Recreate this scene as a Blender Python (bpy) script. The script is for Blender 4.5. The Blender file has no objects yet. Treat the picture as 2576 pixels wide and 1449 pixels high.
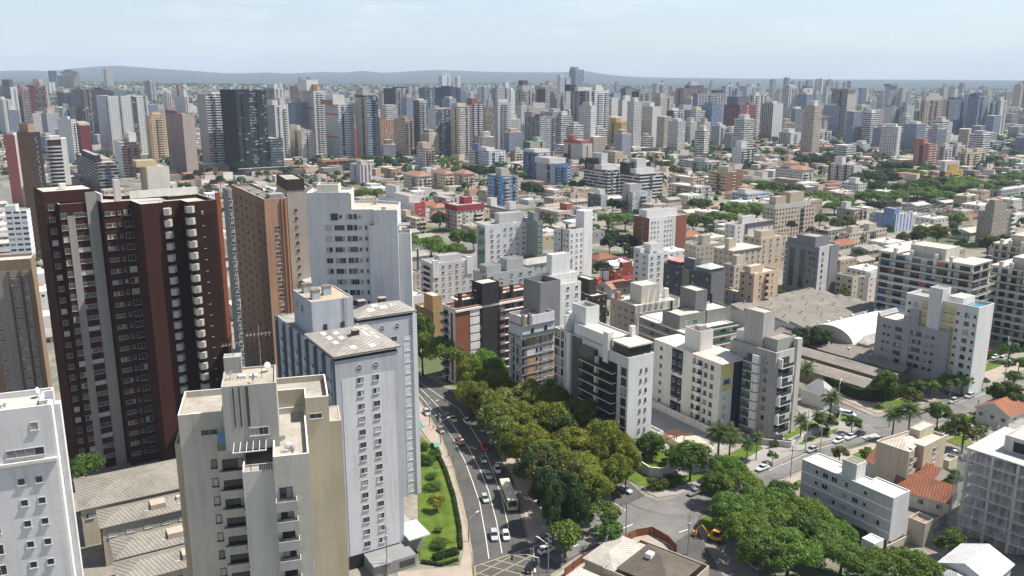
import bpy, math, random
from mathutils import Vector, Matrix
from math import sin, cos, radians, pi, hypot, atan2, sqrt, floor
R = random.Random(7)
S = bpy.context.scene
COL = S.collection
# ---------------------------------------------------------------- camera
F, CX, CY, YH, CAMH = 2150., 1288., 724.5, 203., 105.
PIT = math.atan((CY - YH) / F)
cam = bpy.data.cameras.new('camera'); camo = bpy.data.objects.new('camera', cam); COL.objects.link(camo)
cam.sensor_fit = 'HORIZONTAL'; cam.sensor_width = 36; cam.lens = 36 * F / 2576
cam.clip_start = 1; cam.clip_end = 90000
camo.location = (0, 0, CAMH); camo.rotation_euler = (pi / 2 - PIT, 0, 0)
S.camera = camo
HAZE = .00007
# ---------------------------------------------------------------- light
SUN_EL, SUN_AZ = 59., 9.            # azimuth measured from +X towards +Y
w = bpy.data.worlds.new('World'); S.world = w; w.use_nodes = True
nt = w.node_tree; nt.nodes.clear()
out = nt.nodes.new('ShaderNodeOutputWorld'); bg = nt.nodes.new('ShaderNodeBackground')
sky = nt.nodes.new('ShaderNodeTexSky'); sky.sky_type = 'NISHITA'; sky.sun_disc = False
sky.sun_elevation = radians(SUN_EL); sky.sun_rotation = radians(90 - SUN_AZ)
sky.altitude = 900; sky.air_density = 1.0; sky.dust_density = 1.2; sky.ozone_density = 1.2
tc = nt.nodes.new('ShaderNodeTexCoord'); mp = nt.nodes.new('ShaderNodeMapping'); mp.inputs['Scale'].default_value = (1.2, 1.2, 9)
nz = nt.nodes.new('ShaderNodeTexNoise'); nz.inputs['Scale'].default_value = 2.2; nz.inputs['Detail'].default_value = 7; nz.inputs['Roughness'].default_value = .76
cr = nt.nodes.new('ShaderNodeMapRange'); cr.inputs[1].default_value = .48; cr.inputs[2].default_value = .78; cr.inputs[3].default_value = 0; cr.inputs[4].default_value = .5
mx = nt.nodes.new('ShaderNodeMixRGB'); mx.inputs[2].default_value = (8.2, 8.5, 8.9, 1)
nt.links.new(tc.outputs['Generated'], mp.inputs[0]); nt.links.new(mp.outputs[0], nz.inputs['Vector'])
nt.links.new(nz.outputs['Fac'], cr.inputs[0]); nt.links.new(cr.outputs[0], mx.inputs[0])
hsv = nt.nodes.new('ShaderNodeHueSaturation'); hsv.inputs['Saturation'].default_value = .76
nt.links.new(sky.outputs[0], hsv.inputs['Color']); nt.links.new(hsv.outputs[0], mx.inputs[1]); nt.links.new(mx.outputs[0], bg.inputs[0])
bg.inputs[1].default_value = 0.09
nt.links.new(bg.outputs[0], out.inputs[0])
sl = bpy.data.lights.new('sun', 'SUN'); sl.energy = 5.0; sl.angle = radians(.55); sl.color = (1, .945, .86)
so = bpy.data.objects.new('sun', sl); COL.objects.link(so); so.location = (0, 0, 400)
_d = Vector((cos(radians(SUN_EL)) * cos(radians(SUN_AZ)), cos(radians(SUN_EL)) * sin(radians(SUN_AZ)), sin(radians(SUN_EL))))
so.rotation_euler = _d.to_track_quat('Z', 'Y').to_euler()
S.view_settings.view_transform = 'Standard'; S.view_settings.look = 'None'; S.view_settings.gamma = 1
S.view_settings.exposure = 0.76
cy = S.cycles
cy.max_bounces = 5; cy.diffuse_bounces = 3; cy.glossy_bounces = 2; cy.transmission_bounces = 4; cy.transparent_max_bounces = 8; cy.volume_bounces = 0
cy.use_denoising = True
try: cy.denoiser = 'OPENIMAGEDENOISE'
except Exception: pass
cy.use_adaptive_sampling = True; cy.adaptive_threshold = .02
cy.caustics_reflective = False; cy.caustics_refractive = False
# ---------------------------------------------------------------- pixel -> world (2576-wide picture measurements)
def ray(x, y):
    a = (x - CX) / F; b = (CY - y) / F; c, s = cos(PIT), sin(PIT)
    return a, c + b * s, -s + b * c
def P(x, y, z=0.):
    d = ray(x, y); t = (z - CAMH) / d[2]; return d[0] * t, d[1] * t
def proj(X, Y, Z):
    c, s = cos(PIT), sin(PIT); z = Z - CAMH
    dep = Y * c - z * s; up = Y * s + z * c
    return CX + F * X / dep, CY - F * up / dep
def top_h(x, yt, yb):                # height of a vertical edge seen from (x,yt) down to its foot row yb
    X, Y = P(x, yb); lo, hi = 0, 250
    for _ in range(40):
        m = (lo + hi) / 2
        if proj(X, Y, m)[1] > yt: lo = m
        else: hi = m
    return lo
def along(X, Y, z, ang, px, tmax=400):      # distance from X,Y along ang (deg) until picture column px is met
    c, s = cos(radians(ang)), sin(radians(ang))
    f = lambda t: proj(X + c * t, Y + s * t, z)[0] - px
    f0 = f(0); lo, hi = 0., tmax
    if f0 * f(hi) > 0: return 12.
    for _ in range(50):
        m = (lo + hi) / 2
        if f0 * f(m) > 0: lo = m
        else: hi = m
    return lo
# ---------------------------------------------------------------- materials
MC = {}
def _mat(key):
    m = bpy.data.materials.new('_'.join(str(k) for k in key)[:50]); m.use_nodes = True
    n = m.node_tree; n.nodes.clear()
    o = n.nodes.new('ShaderNodeOutputMaterial'); b = n.nodes.new('ShaderNodeBsdfPrincipled'); n.links.new(b.outputs[0], o.inputs[0])
    return m, n, b
def N(n, t, **k):
    x = n.nodes.new('ShaderNode' + t)
    for a, v in k.items():
        if a.startswith('i'):
            x.inputs[int(a[1:])].default_value = v
        else: setattr(x, a, v)
    return x
def MA(n, op, a, b=None, c=None):
    x = n.nodes.new('ShaderNodeMath'); x.operation = op
    for i, v in enumerate((a, b, c)):
        if v is None: continue
        if isinstance(v, (int, float)): x.inputs[i].default_value = v
        else: n.links.new(v, x.inputs[i])
    return x.outputs[0]
def MIX(n, f, a, b, bt='MIX'):
    x = n.nodes.new('ShaderNodeMixRGB'); x.blend_type = bt
    for i, v in ((0, f), (1, a), (2, b)):
        if isinstance(v, (int, float)): x.inputs[i].default_value = v
        elif isinstance(v, tuple): x.inputs[i].default_value = v if len(v) == 4 else v + (1,)
        else: n.links.new(v, x.inputs[i])
    return x.outputs[0]
def pos(n, sc=(1, 1, 1)):
    g = N(n, 'NewGeometry'); m = N(n, 'Mapping'); m.inputs['Scale'].default_value = sc
    n.links.new(g.outputs['Position'], m.inputs[0]); return m.outputs[0]
def noise(n, v, sc, det=4, rough=.6):
    x = N(n, 'TexNoise'); x.inputs['Scale'].default_value = sc; x.inputs['Detail'].default_value = det; x.inputs['Roughness'].default_value = rough
    n.links.new(v, x.inputs['Vector']); return x.outputs['Fac']
def rng(n, v, a, b, c, d):
    x = N(n, 'MapRange'); n.links.new(v, x.inputs[0])
    for i, q in enumerate((a, b, c, d)): x.inputs[i + 1].default_value = q
    return x.outputs[0]
def bump(n, b, hgt, st, dist=.1):
    x = N(n, 'Bump'); x.inputs['Strength'].default_value = st; x.inputs['Distance'].default_value = dist
    n.links.new(hgt, x.inputs['Height']); n.links.new(x.outputs[0], b.inputs['Normal'])
def dk(c, f): return tuple(min(1, x * f) for x in c[:3])
def plaster(c, dirt=.27, rough=.85):
    k = ('plaster', c, dirt)
    if k in MC: return MC[k]
    m, n, b = _mat(k)
    big = noise(n, pos(n, (.16, .16, .1)), 1, 3); st = noise(n, pos(n, (1.1, 1.1, .07)), 1, 5, .65); fine = noise(n, pos(n, (3, 3, 3)), 1, 2)
    f = MA(n, 'MULTIPLY', rng(n, st, .45, .75, 0, 1), rng(n, big, .3, .7, .25, 1))
    base = MIX(n, rng(n, fine, .3, .7, 0, 1), dk(c, .93), dk(c, 1.05)); base = MIX(n, rng(n, big, .35, .65, 0, .5), base, dk(c, .86))
    sz = N(n, 'SeparateXYZ'); n.links.new(N(n, 'NewGeometry').outputs['Position'], sz.inputs[0]); base = MIX(n, MA(n, 'MULTIPLY', MA(n, 'LESS_THAN', MA(n, 'FRACT', MA(n, 'DIVIDE', sz.outputs[2], 2.95)), .03), .22), base, dk(c, .45))
    b_ = MIX(n, MA(n, 'MULTIPLY', f, dirt * 2), base, tuple(x * .45 for x in dk(c, .95)))
    n.links.new(b_, b.inputs['Base Color']); b.inputs['Roughness'].default_value = rough; b.inputs['Specular IOR Level'].default_value = .2
    MC[k] = m; return m
def brick(c):
    k = ('brick', c)
    if k in MC: return MC[k]
    m, n, b = _mat(k)
    z = N(n, 'SeparateXYZ'); g = N(n, 'NewGeometry'); n.links.new(g.outputs['Position'], z.inputs[0])
    row = MA(n, 'FRACT', MA(n, 'MULTIPLY', z.outputs[2], 3.1))
    l = MA(n, 'LESS_THAN', row, .16)
    f1 = noise(n, pos(n, (.35, .35, .22)), 1, 4); f2 = noise(n, pos(n, (3, 3, 9)), 1, 2)
    base = MIX(n, rng(n, f2, .3, .7, 0, 1), dk(c, .78), dk(c, 1.2)); base = MIX(n, rng(n, f1, .4, .75, 0, .45), base, dk(c, .6))
    n.links.new(MIX(n, MA(n, 'MULTIPLY', l, .3), base, dk(c, 1.5)), b.inputs['Base Color'])
    b.inputs['Roughness'].default_value = .9; b.inputs['Specular IOR Level'].default_value = .15
    MC[k] = m; return m
def roofm(c=(.36, .34, .31), kind='flat', per=.9, ang=0.):
    k = ('roof', c, kind, per, ang)
    if k in MC: return MC[k]
    m, n, b = _mat(k)
    big = noise(n, pos(n, (.14, .14, .14)), 1, 5, .65); sm = noise(n, pos(n, (.9, .9, .9)), 1, 4)
    base = MIX(n, rng(n, big, .3, .7, 0, 1), dk(c, .72), dk(c, 1.18)); base = MIX(n, rng(n, sm, .5, .72, 0, .6), base, dk(c, .5))
    if kind != 'flat':
        mp = N(n, 'Mapping'); mp.inputs['Rotation'].default_value = (0, 0, radians(ang)); g = N(n, 'NewGeometry'); n.links.new(g.outputs['Position'], mp.inputs[0])
        wv = N(n, 'TexWave', wave_type='BANDS', bands_direction='X'); wv.inputs['Scale'].default_value = .314 / per; n.links.new(mp.outputs[0], wv.inputs[0])
        vo = N(n, 'TexVoronoi'); vo.inputs['Scale'].default_value = .55; n.links.new(mp.outputs[0], vo.inputs[0])
        sp = N(n, 'SeparateColor'); n.links.new(vo.outputs['Color'], sp.inputs[0])
        base = MIX(n, rng(n, sp.outputs[0], 0, 1, 0, .3), base, dk(c, 1.3 if kind == 'corr' else .6))
        base = MIX(n, MA(n, 'MULTIPLY', rng(n, wv.outputs['Fac'], .0, .5, 1, 0), .45), base, dk(c, .4))
        bump(n, b, wv.outputs['Fac'], .6, .12)
    n.links.new(base, b.inputs['Base Color']); b.inputs['Roughness'].default_value = .9; b.inputs['Specular IOR Level'].default_value = .15
    MC[k] = m; return m
def plain(c, rough=.6, metal=0., spec=.3, var=0.):
    k = ('plain', c, rough, metal, var)
    if k in MC: return MC[k]
    m, n, b = _mat(k)
    if var:
        f = noise(n, pos(n, (1, 1, 1)), 2.5, 3); n.links.new(MIX(n, rng(n, f, .3, .7, 0, 1), dk(c, 1 - var), dk(c, 1 + var)), b.inputs['Base Color'])
    else: b.inputs['Base Color'].default_value = tuple(c) + (1,)
    b.inputs['Roughness'].default_value = rough; b.inputs['Metallic'].default_value = metal; b.inputs['Specular IOR Level'].default_value = spec
    MC[k] = m; return m
def glass(c=(.03, .035, .04), rough=.12): return plain(c, rough, 0., .6)
def netting(c=(.62, .6, .56), cover=.55):
    k = ('net', c, cover)
    if k in MC: return MC[k]
    m, n, b = _mat(k)
    st = noise(n, pos(n, (1.3, 1.3, .12)), 1, 4); f = rng(n, st, .3, .75, cover - .25, min(1, cover + .35))
    t = N(n, 'BsdfTransparent'); mx = N(n, 'MixShader'); n.links.new(f, mx.inputs[0]); n.links.new(t.outputs[0], mx.inputs[1]); n.links.new(b.outputs[0], mx.inputs[2])
    b.inputs['Base Color'].default_value = c + (1,); b.inputs['Roughness'].default_value = .9
    n.links.new(mx.outputs[0], n.nodes['Material Output'].inputs[0]); MC[k] = m; return m
def facade(c, g=(.05, .055, .065), bay=3.2, wf=.5, fh=3., hf=.45, mode='grid', c2=None, n2=0, off=0., curt=.25):
    """far-away wall: storeys of openings laid out in metres along the wall (UV), each pane with its own blind or curtain"""
    k = ('facade', c, g, bay, wf, fh, hf, mode, c2, n2, off, curt)
    if k in MC: return MC[k]
    m, n, b = _mat(k)
    uv = N(n, 'UVMap'); sx = N(n, 'SeparateXYZ'); n.links.new(uv.outputs[0], sx.inputs[0])
    u = MA(n, 'ADD', MA(n, 'DIVIDE', sx.outputs[0], bay), off); v = MA(n, 'DIVIDE', sx.outputs[1], fh)
    fu, fv = MA(n, 'FRACT', u), MA(n, 'FRACT', v); iu, iv = MA(n, 'FLOOR', u), MA(n, 'FLOOR', v)
    inv = MA(n, 'LESS_THAN', MA(n, 'ABSOLUTE', MA(n, 'SUBTRACT', fv, .5)), hf / 2)
    inu = MA(n, 'LESS_THAN', MA(n, 'ABSOLUTE', MA(n, 'SUBTRACT', fu, .5)), wf / 2)
    cell = N(n, 'CombineXYZ'); n.links.new(iu, cell.inputs[0]); n.links.new(iv, cell.inputs[1])
    oi = N(n, 'ObjectInfo'); n.links.new(oi.outputs['Random'], cell.inputs[2])
    wn = N(n, 'TexWhiteNoise', noise_dimensions='3D'); n.links.new(cell.outputs[0], wn.inputs[0])
    win = inv if mode == 'band' else inu if mode == 'stripe' else MA(n, 'MULTIPLY', inu, inv)
    base = c
    st = noise(n, pos(n, (.5, .5, .03)), 1, 4); base = MIX(n, rng(n, st, .45, .8, 0, .35), c, dk(c, .6))
    if c2 is not None:
        q = MA(n, 'FRACT', MA(n, 'DIVIDE', iu, n2)) if n2 > 0 else MA(n, 'FRACT', MA(n, 'DIVIDE', iv, -n2))
        base = MIX(n, MA(n, 'LESS_THAN', q, .99 / abs(n2)), base, c2)
    gl = MIX(n, rng(n, wn.outputs[0], 1 - curt, 1, 0, .75), g, dk((.5, .5, .48), 1))
    gl = MIX(n, rng(n, wn.outputs[0], 0, .6, .5, 0), gl, dk(g, .4))
    n.links.new(MIX(n, win, base, gl), b.inputs['Base Color'])
    n.links.new(rng(n, win, 0, 1, .85, .25), b.inputs['Roughness']); b.inputs['Specular IOR Level'].default_value = .3
    MC[k] = m; return m
# ---------------------------------------------------------------- mesh builder
class MB:
    def __init__(s): s.v = []; s.f = []; s.m = []; s.uv = []
    def face(s, pts, mi=0, uv=None):
        i = len(s.v); s.v += [tuple(p) for p in pts]; s.f.append(tuple(range(i, i + len(pts)))); s.m.append(mi)
        s.uv += list(uv) if uv else [(0, 0)] * len(pts)
        return s
    def box(s, x0, x1, y0, y1, z0, z1, mi=0, top=None, bottom=True):
        t = mi if top is None else top; L, D, Hh = x1 - x0, y1 - y0, z1 - z0
        s.face([(x0, y0, z0), (x1, y0, z0), (x1, y0, z1), (x0, y0, z1)], mi, [(0, z0), (L, z0), (L, z1), (0, z1)])
        s.face([(x1, y0, z0), (x1, y1, z0), (x1, y1, z1), (x1, y0, z1)], mi, [(0, z0), (D, z0), (D, z1), (0, z1)])
        s.face([(x1, y1, z0), (x0, y1, z0), (x0, y1, z1), (x1, y1, z1)], mi, [(0, z0), (L, z0), (L, z1), (0, z1)])
        s.face([(x0, y1, z0), (x0, y0, z0), (x0, y0, z1), (x0, y1, z1)], mi, [(0, z0), (D, z0), (D, z1), (0, z1)])
        s.face([(x0, y0, z1), (x1, y0, z1), (x1, y1, z1), (x0, y1, z1)], t)
        if bottom: s.face([(x0, y1, z0), (x1, y1, z0), (x1, y0, z0), (x0, y0, z0)], mi)
        return s
    def prism(s, poly, z0, z1, mi=0, top=None, cap=True):
        n = len(poly)
        for i in range(n):
            a, b = poly[i], poly[(i + 1) % n]; L = hypot(b[0] - a[0], b[1] - a[1])
            mm = mi[i % len(mi)] if isinstance(mi, (list, tuple)) else mi
            s.face([(a[0], a[1], z0), (b[0], b[1], z0), (b[0], b[1], z1), (a[0], a[1], z1)], mm, [(0, z0), (L, z0), (L, z1), (0, z1)])
        if cap: s.face([(p[0], p[1], z1) for p in poly], (mi if not isinstance(mi, (list, tuple)) else mi[0]) if top is None else top, [(p[0], p[1]) for p in poly])
        return s
    def tube(s, p, q, r0, r1=None, k=8, mi=0):
        r1 = r0 if r1 is None else r1; p, q = Vector(p), Vector(q); d = (q - p).normalized()
        a = d.orthogonal().normalized(); b = d.cross(a); i0 = len(s.v)
        for c, r in ((p, r0), (q, r1)):
            for j in range(k):
                t = 2 * pi * j / k; s.v.append(tuple(c + a * (cos(t) * r) + b * (sin(t) * r)))
        for j in range(k):
            s.f.append((i0 + j, i0 + (j + 1) % k, i0 + k + (j + 1) % k, i0 + k + j)); s.m.append(mi); s.uv += [(0, 0)] * 4
        s.f.append(tuple(i0 + k + j for j in range(k))); s.m.append(mi); s.uv += [(0, 0)] * k
        s.f.append(tuple(i0 + k - 1 - j for j in range(k))); s.m.append(mi); s.uv += [(0, 0)] * k
        return s
    def mesh(s, name, mats):
        me = bpy.data.meshes.new(name); me.from_pydata(s.v, [], s.f)
        for m in mats: me.materials.append(m)
        me.polygons.foreach_set('material_index', s.m)
        ul = me.uv_layers.new(name='UVMap'); ul.data.foreach_set('uv', [c for q in s.uv for c in q]); me.update()
        return me
    def build(s, name, mats, parent=None, loc=None, rz=0):
        return put(name, s.mesh(name, mats if isinstance(mats, (list, tuple)) else [mats]), parent, loc, rz)
def put(name, me, parent=None, loc=None, rz=0):
    o = bpy.data.objects.new(name, me); COL.objects.link(o)
    if parent is not None: o.parent = parent
    if loc is not None: o.location = loc
    if rz: o.rotation_euler = (0, 0, rz)
    return o
def empty(name, loc, rz=0.): return put(name, None, None, loc, rz)
def tag(o, label, cat, group=None, kind=None):
    if label: o['label'] = label
    if cat: o['category'] = cat
    if group: o['group'] = group
    if kind: o['kind'] = kind
    return o
def copy_tree(o, parent=None):
    c = o.copy(); COL.objects.link(c)
    if parent is not None: c.parent = parent
    for ch in o.children[:]: copy_tree(ch, c)
    return c
def inset(poly, d):
    n = len(poly); r = []
    for i in range(n):
        a, b, c = poly[i - 1], poly[i], poly[(i + 1) % n]
        e1 = Vector((b[0] - a[0], b[1] - a[1])).normalized(); e2 = Vector((c[0] - b[0], c[1] - b[1])).normalized()
        n1, n2 = Vector((-e1.y, e1.x)), Vector((-e2.y, e2.x)); k = 1 + n1.dot(n2)
        q = (n1 + n2) / max(k, .3); r.append((b[0] + q.x * d, b[1] + q.y * d))
    return r
# ---------------------------------------------------------------- shared materials
WHITE = (.74, .73, .70); OFFW = (.62, .60, .55); CREAM = (.58, .52, .40); BEIGE = (.47, .41, .32); LGREY = (.48, .48, .47); GREY = (.29, .29, .29); DGREY = (.09, .09, .095)
BRICK = (.20, .075, .05); CONC = (.36, .34, .30); TILE = (.30, .13, .08); FIBRE = (.30, .28, .25)
ROOFG = roofm((.32, .295, .265)); ROOFL = roofm((.48, .455, .41)); ROOFD = roofm((.17, .16, .15)); FIB = roofm(FIBRE, 'corr', .9, 34); FIBL = roofm((.45, .43, .39), 'corr', .9, 34)
TILEM = roofm(TILE, 'tile', .7, 34); TILED = roofm((.26, .11, .07), 'tile', .7, 34); TILEO = roofm((.35, .19, .135), 'tile', .7, 34)
GL = glass(); GLG = glass((.02, .11, .09)); GLB = glass((.04, .09, .16)); FRW = plain((.46, .46, .45), .5); FRB = plain((.36, .36, .35), .5); FRD = plain((.03, .03, .032), .5); CURT = plain((.42, .42, .40), .7); CURT2 = plain((.2, .2, .2), .6); CURT3 = plain((.30, .29, .25), .7)
METAL = plain((.35, .36, .37), .45, .6); RAILG = plain((.10, .14, .14), .1, 0, .6); POLE = plain((.25, .24, .22), .8); DARK = plain((.02, .02, .02), .7)
def mm(c): return c if isinstance(c, bpy.types.Material) else plaster(tuple(c))
# ---------------------------------------------------------------- windows
FOOT = []
WM = {}
def wgeom(mb, w, h, n, r, fr=.07, sill=True, M=None, dk_=.62):
    def bx(x0, x1, y0, y1, z0, z1, mi): mb.box(x0, x1, y0, y1, z0, z1, mi)
    i0 = len(mb.v); hw, hh = w / 2, h / 2; pw = w / n; lights = r.random()
    for i in range(n):
        x0 = -hw + i * pw; k = r.random(); mi = 1 if k < dk_ else (2 if k < .72 else 3 if k < .86 else 4)
        if lights > .9: mi = 2
        mb.face([(x0, -.03, -hh), (x0 + pw, -.03, -hh), (x0 + pw, -.03, hh), (x0, -.03, hh)], mi)
        if i: bx(x0 - fr * .4, x0 + fr * .4, -.07, -.032, -hh, hh, 0)
    bx(-hw - fr, hw + fr, -.1, 0, hh, hh + fr, 0); bx(-hw - fr, -hw, -.1, 0, -hh, hh, 0); bx(hw, hw + fr, -.1, 0, -hh, hh, 0)
    if sill: bx(-hw - .14, hw + .14, -.2, 0, -hh - .13, -hh, 0)
    else: bx(-hw - fr, hw + fr, -.1, 0, -hh - fr, -hh, 0)
    if M is not None:
        for j in range(i0, len(mb.v)): mb.v[j] = tuple(M @ Vector(mb.v[j]))
def wmesh(w, h, n, frame, gl, var, fr, sill):
    k = (round(w, 2), round(h, 2), n, frame.name, gl.name, var, fr, sill)
    if k not in WM:
        mb = MB(); wgeom(mb, w, h, n, random.Random(str(k)), fr, sill, None, .9 if frame is FRB else .66); WM[k] = mb.mesh('window', [frame, gl, CURT, CURT2, CURT3])
    return WM[k]
# ---------------------------------------------------------------- a building, measured from its near upper corner
class B:
    fh = 2.95
    def __init__(s, label, xc, yt, xl, xr, h=None, yb=None, fl=None, a=34., name='apartment_building', cat='apartment building', group=None, U=None, V=None, fh=None, cap=100, base=0.):
        if fh: s.fh = fh
        if h is None and yb is not None: h = top_h(xc, yt, yb)
        if h is None:
            lo, hi = -10., 104.
            for _ in range(50):
                m = (lo + hi) / 2; p = P(xc, yt, m)
                if proj(p[0], p[1], m - s.fh)[1] - yt > fl: hi = m
                else: lo = m
            h = m
        s.h = h; s.a = a
        if yb is not None: s.Y = P(xc, yb)[1]; s.X = (xc - CX) / F * (s.Y * cos(PIT) - (h - CAMH) * sin(PIT))
        else: s.X, s.Y = P(xc, yt, h)
        s.U = U if U else along(s.X, s.Y, h, a, xr); s.V = V if V else along(s.X, s.Y, h, a + 90, xl)
        FOOT.append(s); s.root = empty(name, (s.X, s.Y, base), radians(a)); tag(s.root, label, cat, group); s.wreq = []; s.cap = cap; s.par = .8; s.r = random.Random(label); s.label = label
    def lv(s, px): return 1 - along(s.X, s.Y, s.h, s.a + 90, px) / s.V
    def fu(s, px): return along(s.X, s.Y, s.h, s.a, px) / s.U
    def seg(s, face):
        U, V = s.U, s.V
        return {'f': ((0, 0), (U, 0)), 'l': ((0, V), (0, 0)), 'r': ((U, 0), (U, V)), 'b': ((U, V), (0, V))}.get(face) if isinstance(face, str) else face
    def body(s, mats, poly=None, z0=0., z1=None, par=.8, cope=None, roof=None, name='wall', rname='roof'):
        z1 = s.h if z1 is None else z1; poly = poly or [(0, 0), (s.U, 0), (s.U, s.V), (0, s.V)]
        mats = [mm(m) for m in (mats if isinstance(mats, list) else [mats])]; n = len(poly)
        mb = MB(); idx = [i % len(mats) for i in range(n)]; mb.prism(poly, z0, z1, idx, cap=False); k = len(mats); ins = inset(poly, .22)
        for i in range(n):
            j = (i + 1) % n; a, b, c, d = poly[i], poly[j], ins[j], ins[i]
            mb.face([(a[0], a[1], z1), (b[0], b[1], z1), (c[0], c[1], z1), (d[0], d[1], z1)], k)
            mb.face([(c[0], c[1], z1 - par), (d[0], d[1], z1 - par), (d[0], d[1], z1), (c[0], c[1], z1)], idx[i])
        if z0 > .5: mb.face([(p[0], p[1], z0) for p in reversed(poly)], 0)
        o = mb.build(name, mats + [mm(cope) if cope is not None else mats[0]], s.root)
        if roof is not False:
            rb = MB(); rb.face([(p[0], p[1], z1 - par) for p in ins], 0); rb.build(rname, roof or ROOFG, s.root)
        return o
    def box(s, name, u0, u1, v0, v1, z0, z1, mat, top=None, par=0., roof=None):
        mat = mm(mat)
        if par: return s.body([mat], [(u0, v0), (u1, v0), (u1, v1), (u0, v1)], z0, z1, par, None, roof or ROOFG, name, 'roof')
        return MB().box(u0, u1, v0, v1, z0, z1, 0, 1).build(name, [mat, top or mat], s.root)
    def onface(s, face, f, z, out=0.):
        (a, b), (c, d) = s.seg(face); L = hypot(c - a, d - b); t = atan2(d - b, c - a)
        return (a + (c - a) * f + sin(t) * out, b + (d - b) * f - cos(t) * out, z), t, L
    def rows(s, drop=1.9, zmin=2.6, fh=None, n=None):
        fh = fh or s.fh; z = s.h - drop; r = []
        while z > zmin and (n is None or len(r) < n): r.append(z); z -= fh
        return r
    def win(s, face, cols, w=1.4, h=1.2, rows=None, n=2, frame=None, gl=None, fr=.055, sill=True, skip=0., out=0.):
        rows = s.rows() if rows is None else rows
        if isinstance(cols, int): cols = [(i + .5) / cols for i in range(cols)]
        for z in rows:
            for f in cols:
                if skip and s.r.random() < skip: continue
                p, t, L = s.onface(face, f, z, out); s.wreq.append((p, t, w, h, n, frame or FRW, gl or GL, fr, sill))
        return s
    def panel(s, face, f0, f1, z0, z1, mat, d=.08, name='facade_panel'):
        p, t, L = s.onface(face, f0, 0); return MB().box(0, (f1 - f0) * L, -d, 0, z0, z1).build(name, mm(mat), s.root, (p[0], p[1], 0), t)
    def band(s, z0, z1, mat, d=.1, faces='fl', name='cornice'):
        mb = MB(); U, V = s.U, s.V
        mb.prism([(-d, -d), (U + d, -d), (U + d, V + d), (-d, V + d)], z0, z1, 0, cap=False)
        mb.face([(-d, -d, z1), (U + d, -d, z1), (U, 0, z1), (0, 0, z1)]); mb.face([(-d, V + d, z1), (-d, -d, z1), (0, 0, z1), (0, V, z1)])
        mb.face([(U + d, -d, z1), (U + d, V + d, z1), (U, V, z1), (U, 0, z1)]); mb.face([(0, 0, z0), (U, 0, z0), (U + d, -d, z0), (-d, -d, z0)]); mb.face([(0, V, z0), (0, 0, z0), (-d, -d, z0), (-d, V + d, z0)])
        return mb.build(name, mm(mat), s.root)
    def balc(s, face, f0, f1, dep=1.3, rows=None, hgt=1.05, mat=WHITE, slab=None, glz=False, door=True, zoff=-1.3, name='balcony'):
        rows = s.rows() if rows is None else rows; m = mm(mat); sm = mm(slab) if slab is not None else m; me = None
        for z in rows:
            p, t, L = s.onface(face, f0, z + zoff)
            if me is None:
                W = (f1 - f0) * L; mb = MB(); mb.box(0, W, -dep, 0, -.16, 0, 1); q = .05 if glz else .12
                mb.box(0, W, -dep, -dep + q, 0, hgt, 0); mb.box(0, q, -dep + q, 0, 0, hgt, 0); mb.box(W - q, W, -dep + q, 0, 0, hgt, 0)
                if door: mb.face([(W * .12, -.02, .05), (W * .88, -.02, .05), (W * .88, -.02, 2.2), (W * .12, -.02, 2.2)], 2)
                me = mb.mesh(name, [RAILG if glz else m, sm, GL])
            put(name, me, s.root, p, t)
    def hip(s, rise=1.6, over=.5, mat=None, z=None, u0=None, u1=None, v0=None, v1=None, name='roof', fascia=None, gable=False):
        z = s.h if z is None else z; u0 = -over if u0 is None else u0; v0 = -over if v0 is None else v0; u1 = s.U + over if u1 is None else u1; v1 = s.V + over if v1 is None else v1
        mb = MB(); L, D = u1 - u0, v1 - v0; th = .18
        mb.prism([(u0, v0), (u1, v0), (u1, v1), (u0, v1)], z, z + th, 1, cap=False); mb.face([(u0, v1, z), (u1, v1, z), (u1, v0, z), (u0, v0, z)], 1); z += th
        if L >= D:
            k = .02 if gable else D / 2; a, b = (u0 + k, (v0 + v1) / 2, z + rise), (u1 - k, (v0 + v1) / 2, z + rise)
            mb.face([(u0, v0, z), (u1, v0, z), b, a]); mb.face([(u1, v1, z), (u0, v1, z), a, b]); mb.face([(u1, v0, z), (u1, v1, z), b], 1 if gable else 0); mb.face([(u0, v1, z), (u0, v0, z), a], 1 if gable else 0)
        else:
            k = .02 if gable else L / 2; a, b = ((u0 + u1) / 2, v0 + k, z + rise), ((u0 + u1) / 2, v1 - k, z + rise)
            mb.face([(u0, v1, z), (u0, v0, z), a, b]); mb.face([(u1, v0, z), (u1, v1, z), b, a]); mb.face([(u0, v0, z), (u1, v0, z), a], 1 if gable else 0); mb.face([(u1, v1, z), (u0, v1, z), b], 1 if gable else 0)
        return mb.build(name, [mat or FIB, mm(fascia) if fascia is not None else FRW], s.root)
    def clutter(s, n=4, z=None, u0=0., u1=None, v0=0., v1=None):
        z = s.h - s.par if z is None else z; u1 = s.U if u1 is None else u1; v1 = s.V if v1 is None else v1
        for _ in range(n):
            u = u0 + (u1 - u0) * s.r.uniform(.15, .85); v = v0 + (v1 - v0) * s.r.uniform(.15, .85); k = s.r.random()
            if k < .4: put('vent_stack', shared_vent(), s.root, (u, v, z))
            elif k < .7: put('roof_hatch', shared_hatch(), s.root, (u, v, z), s.r.random() * 3)
            else: put('satellite_dish', shared_dish(), s.root, (u, v, z), s.r.random() * 6)
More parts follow.
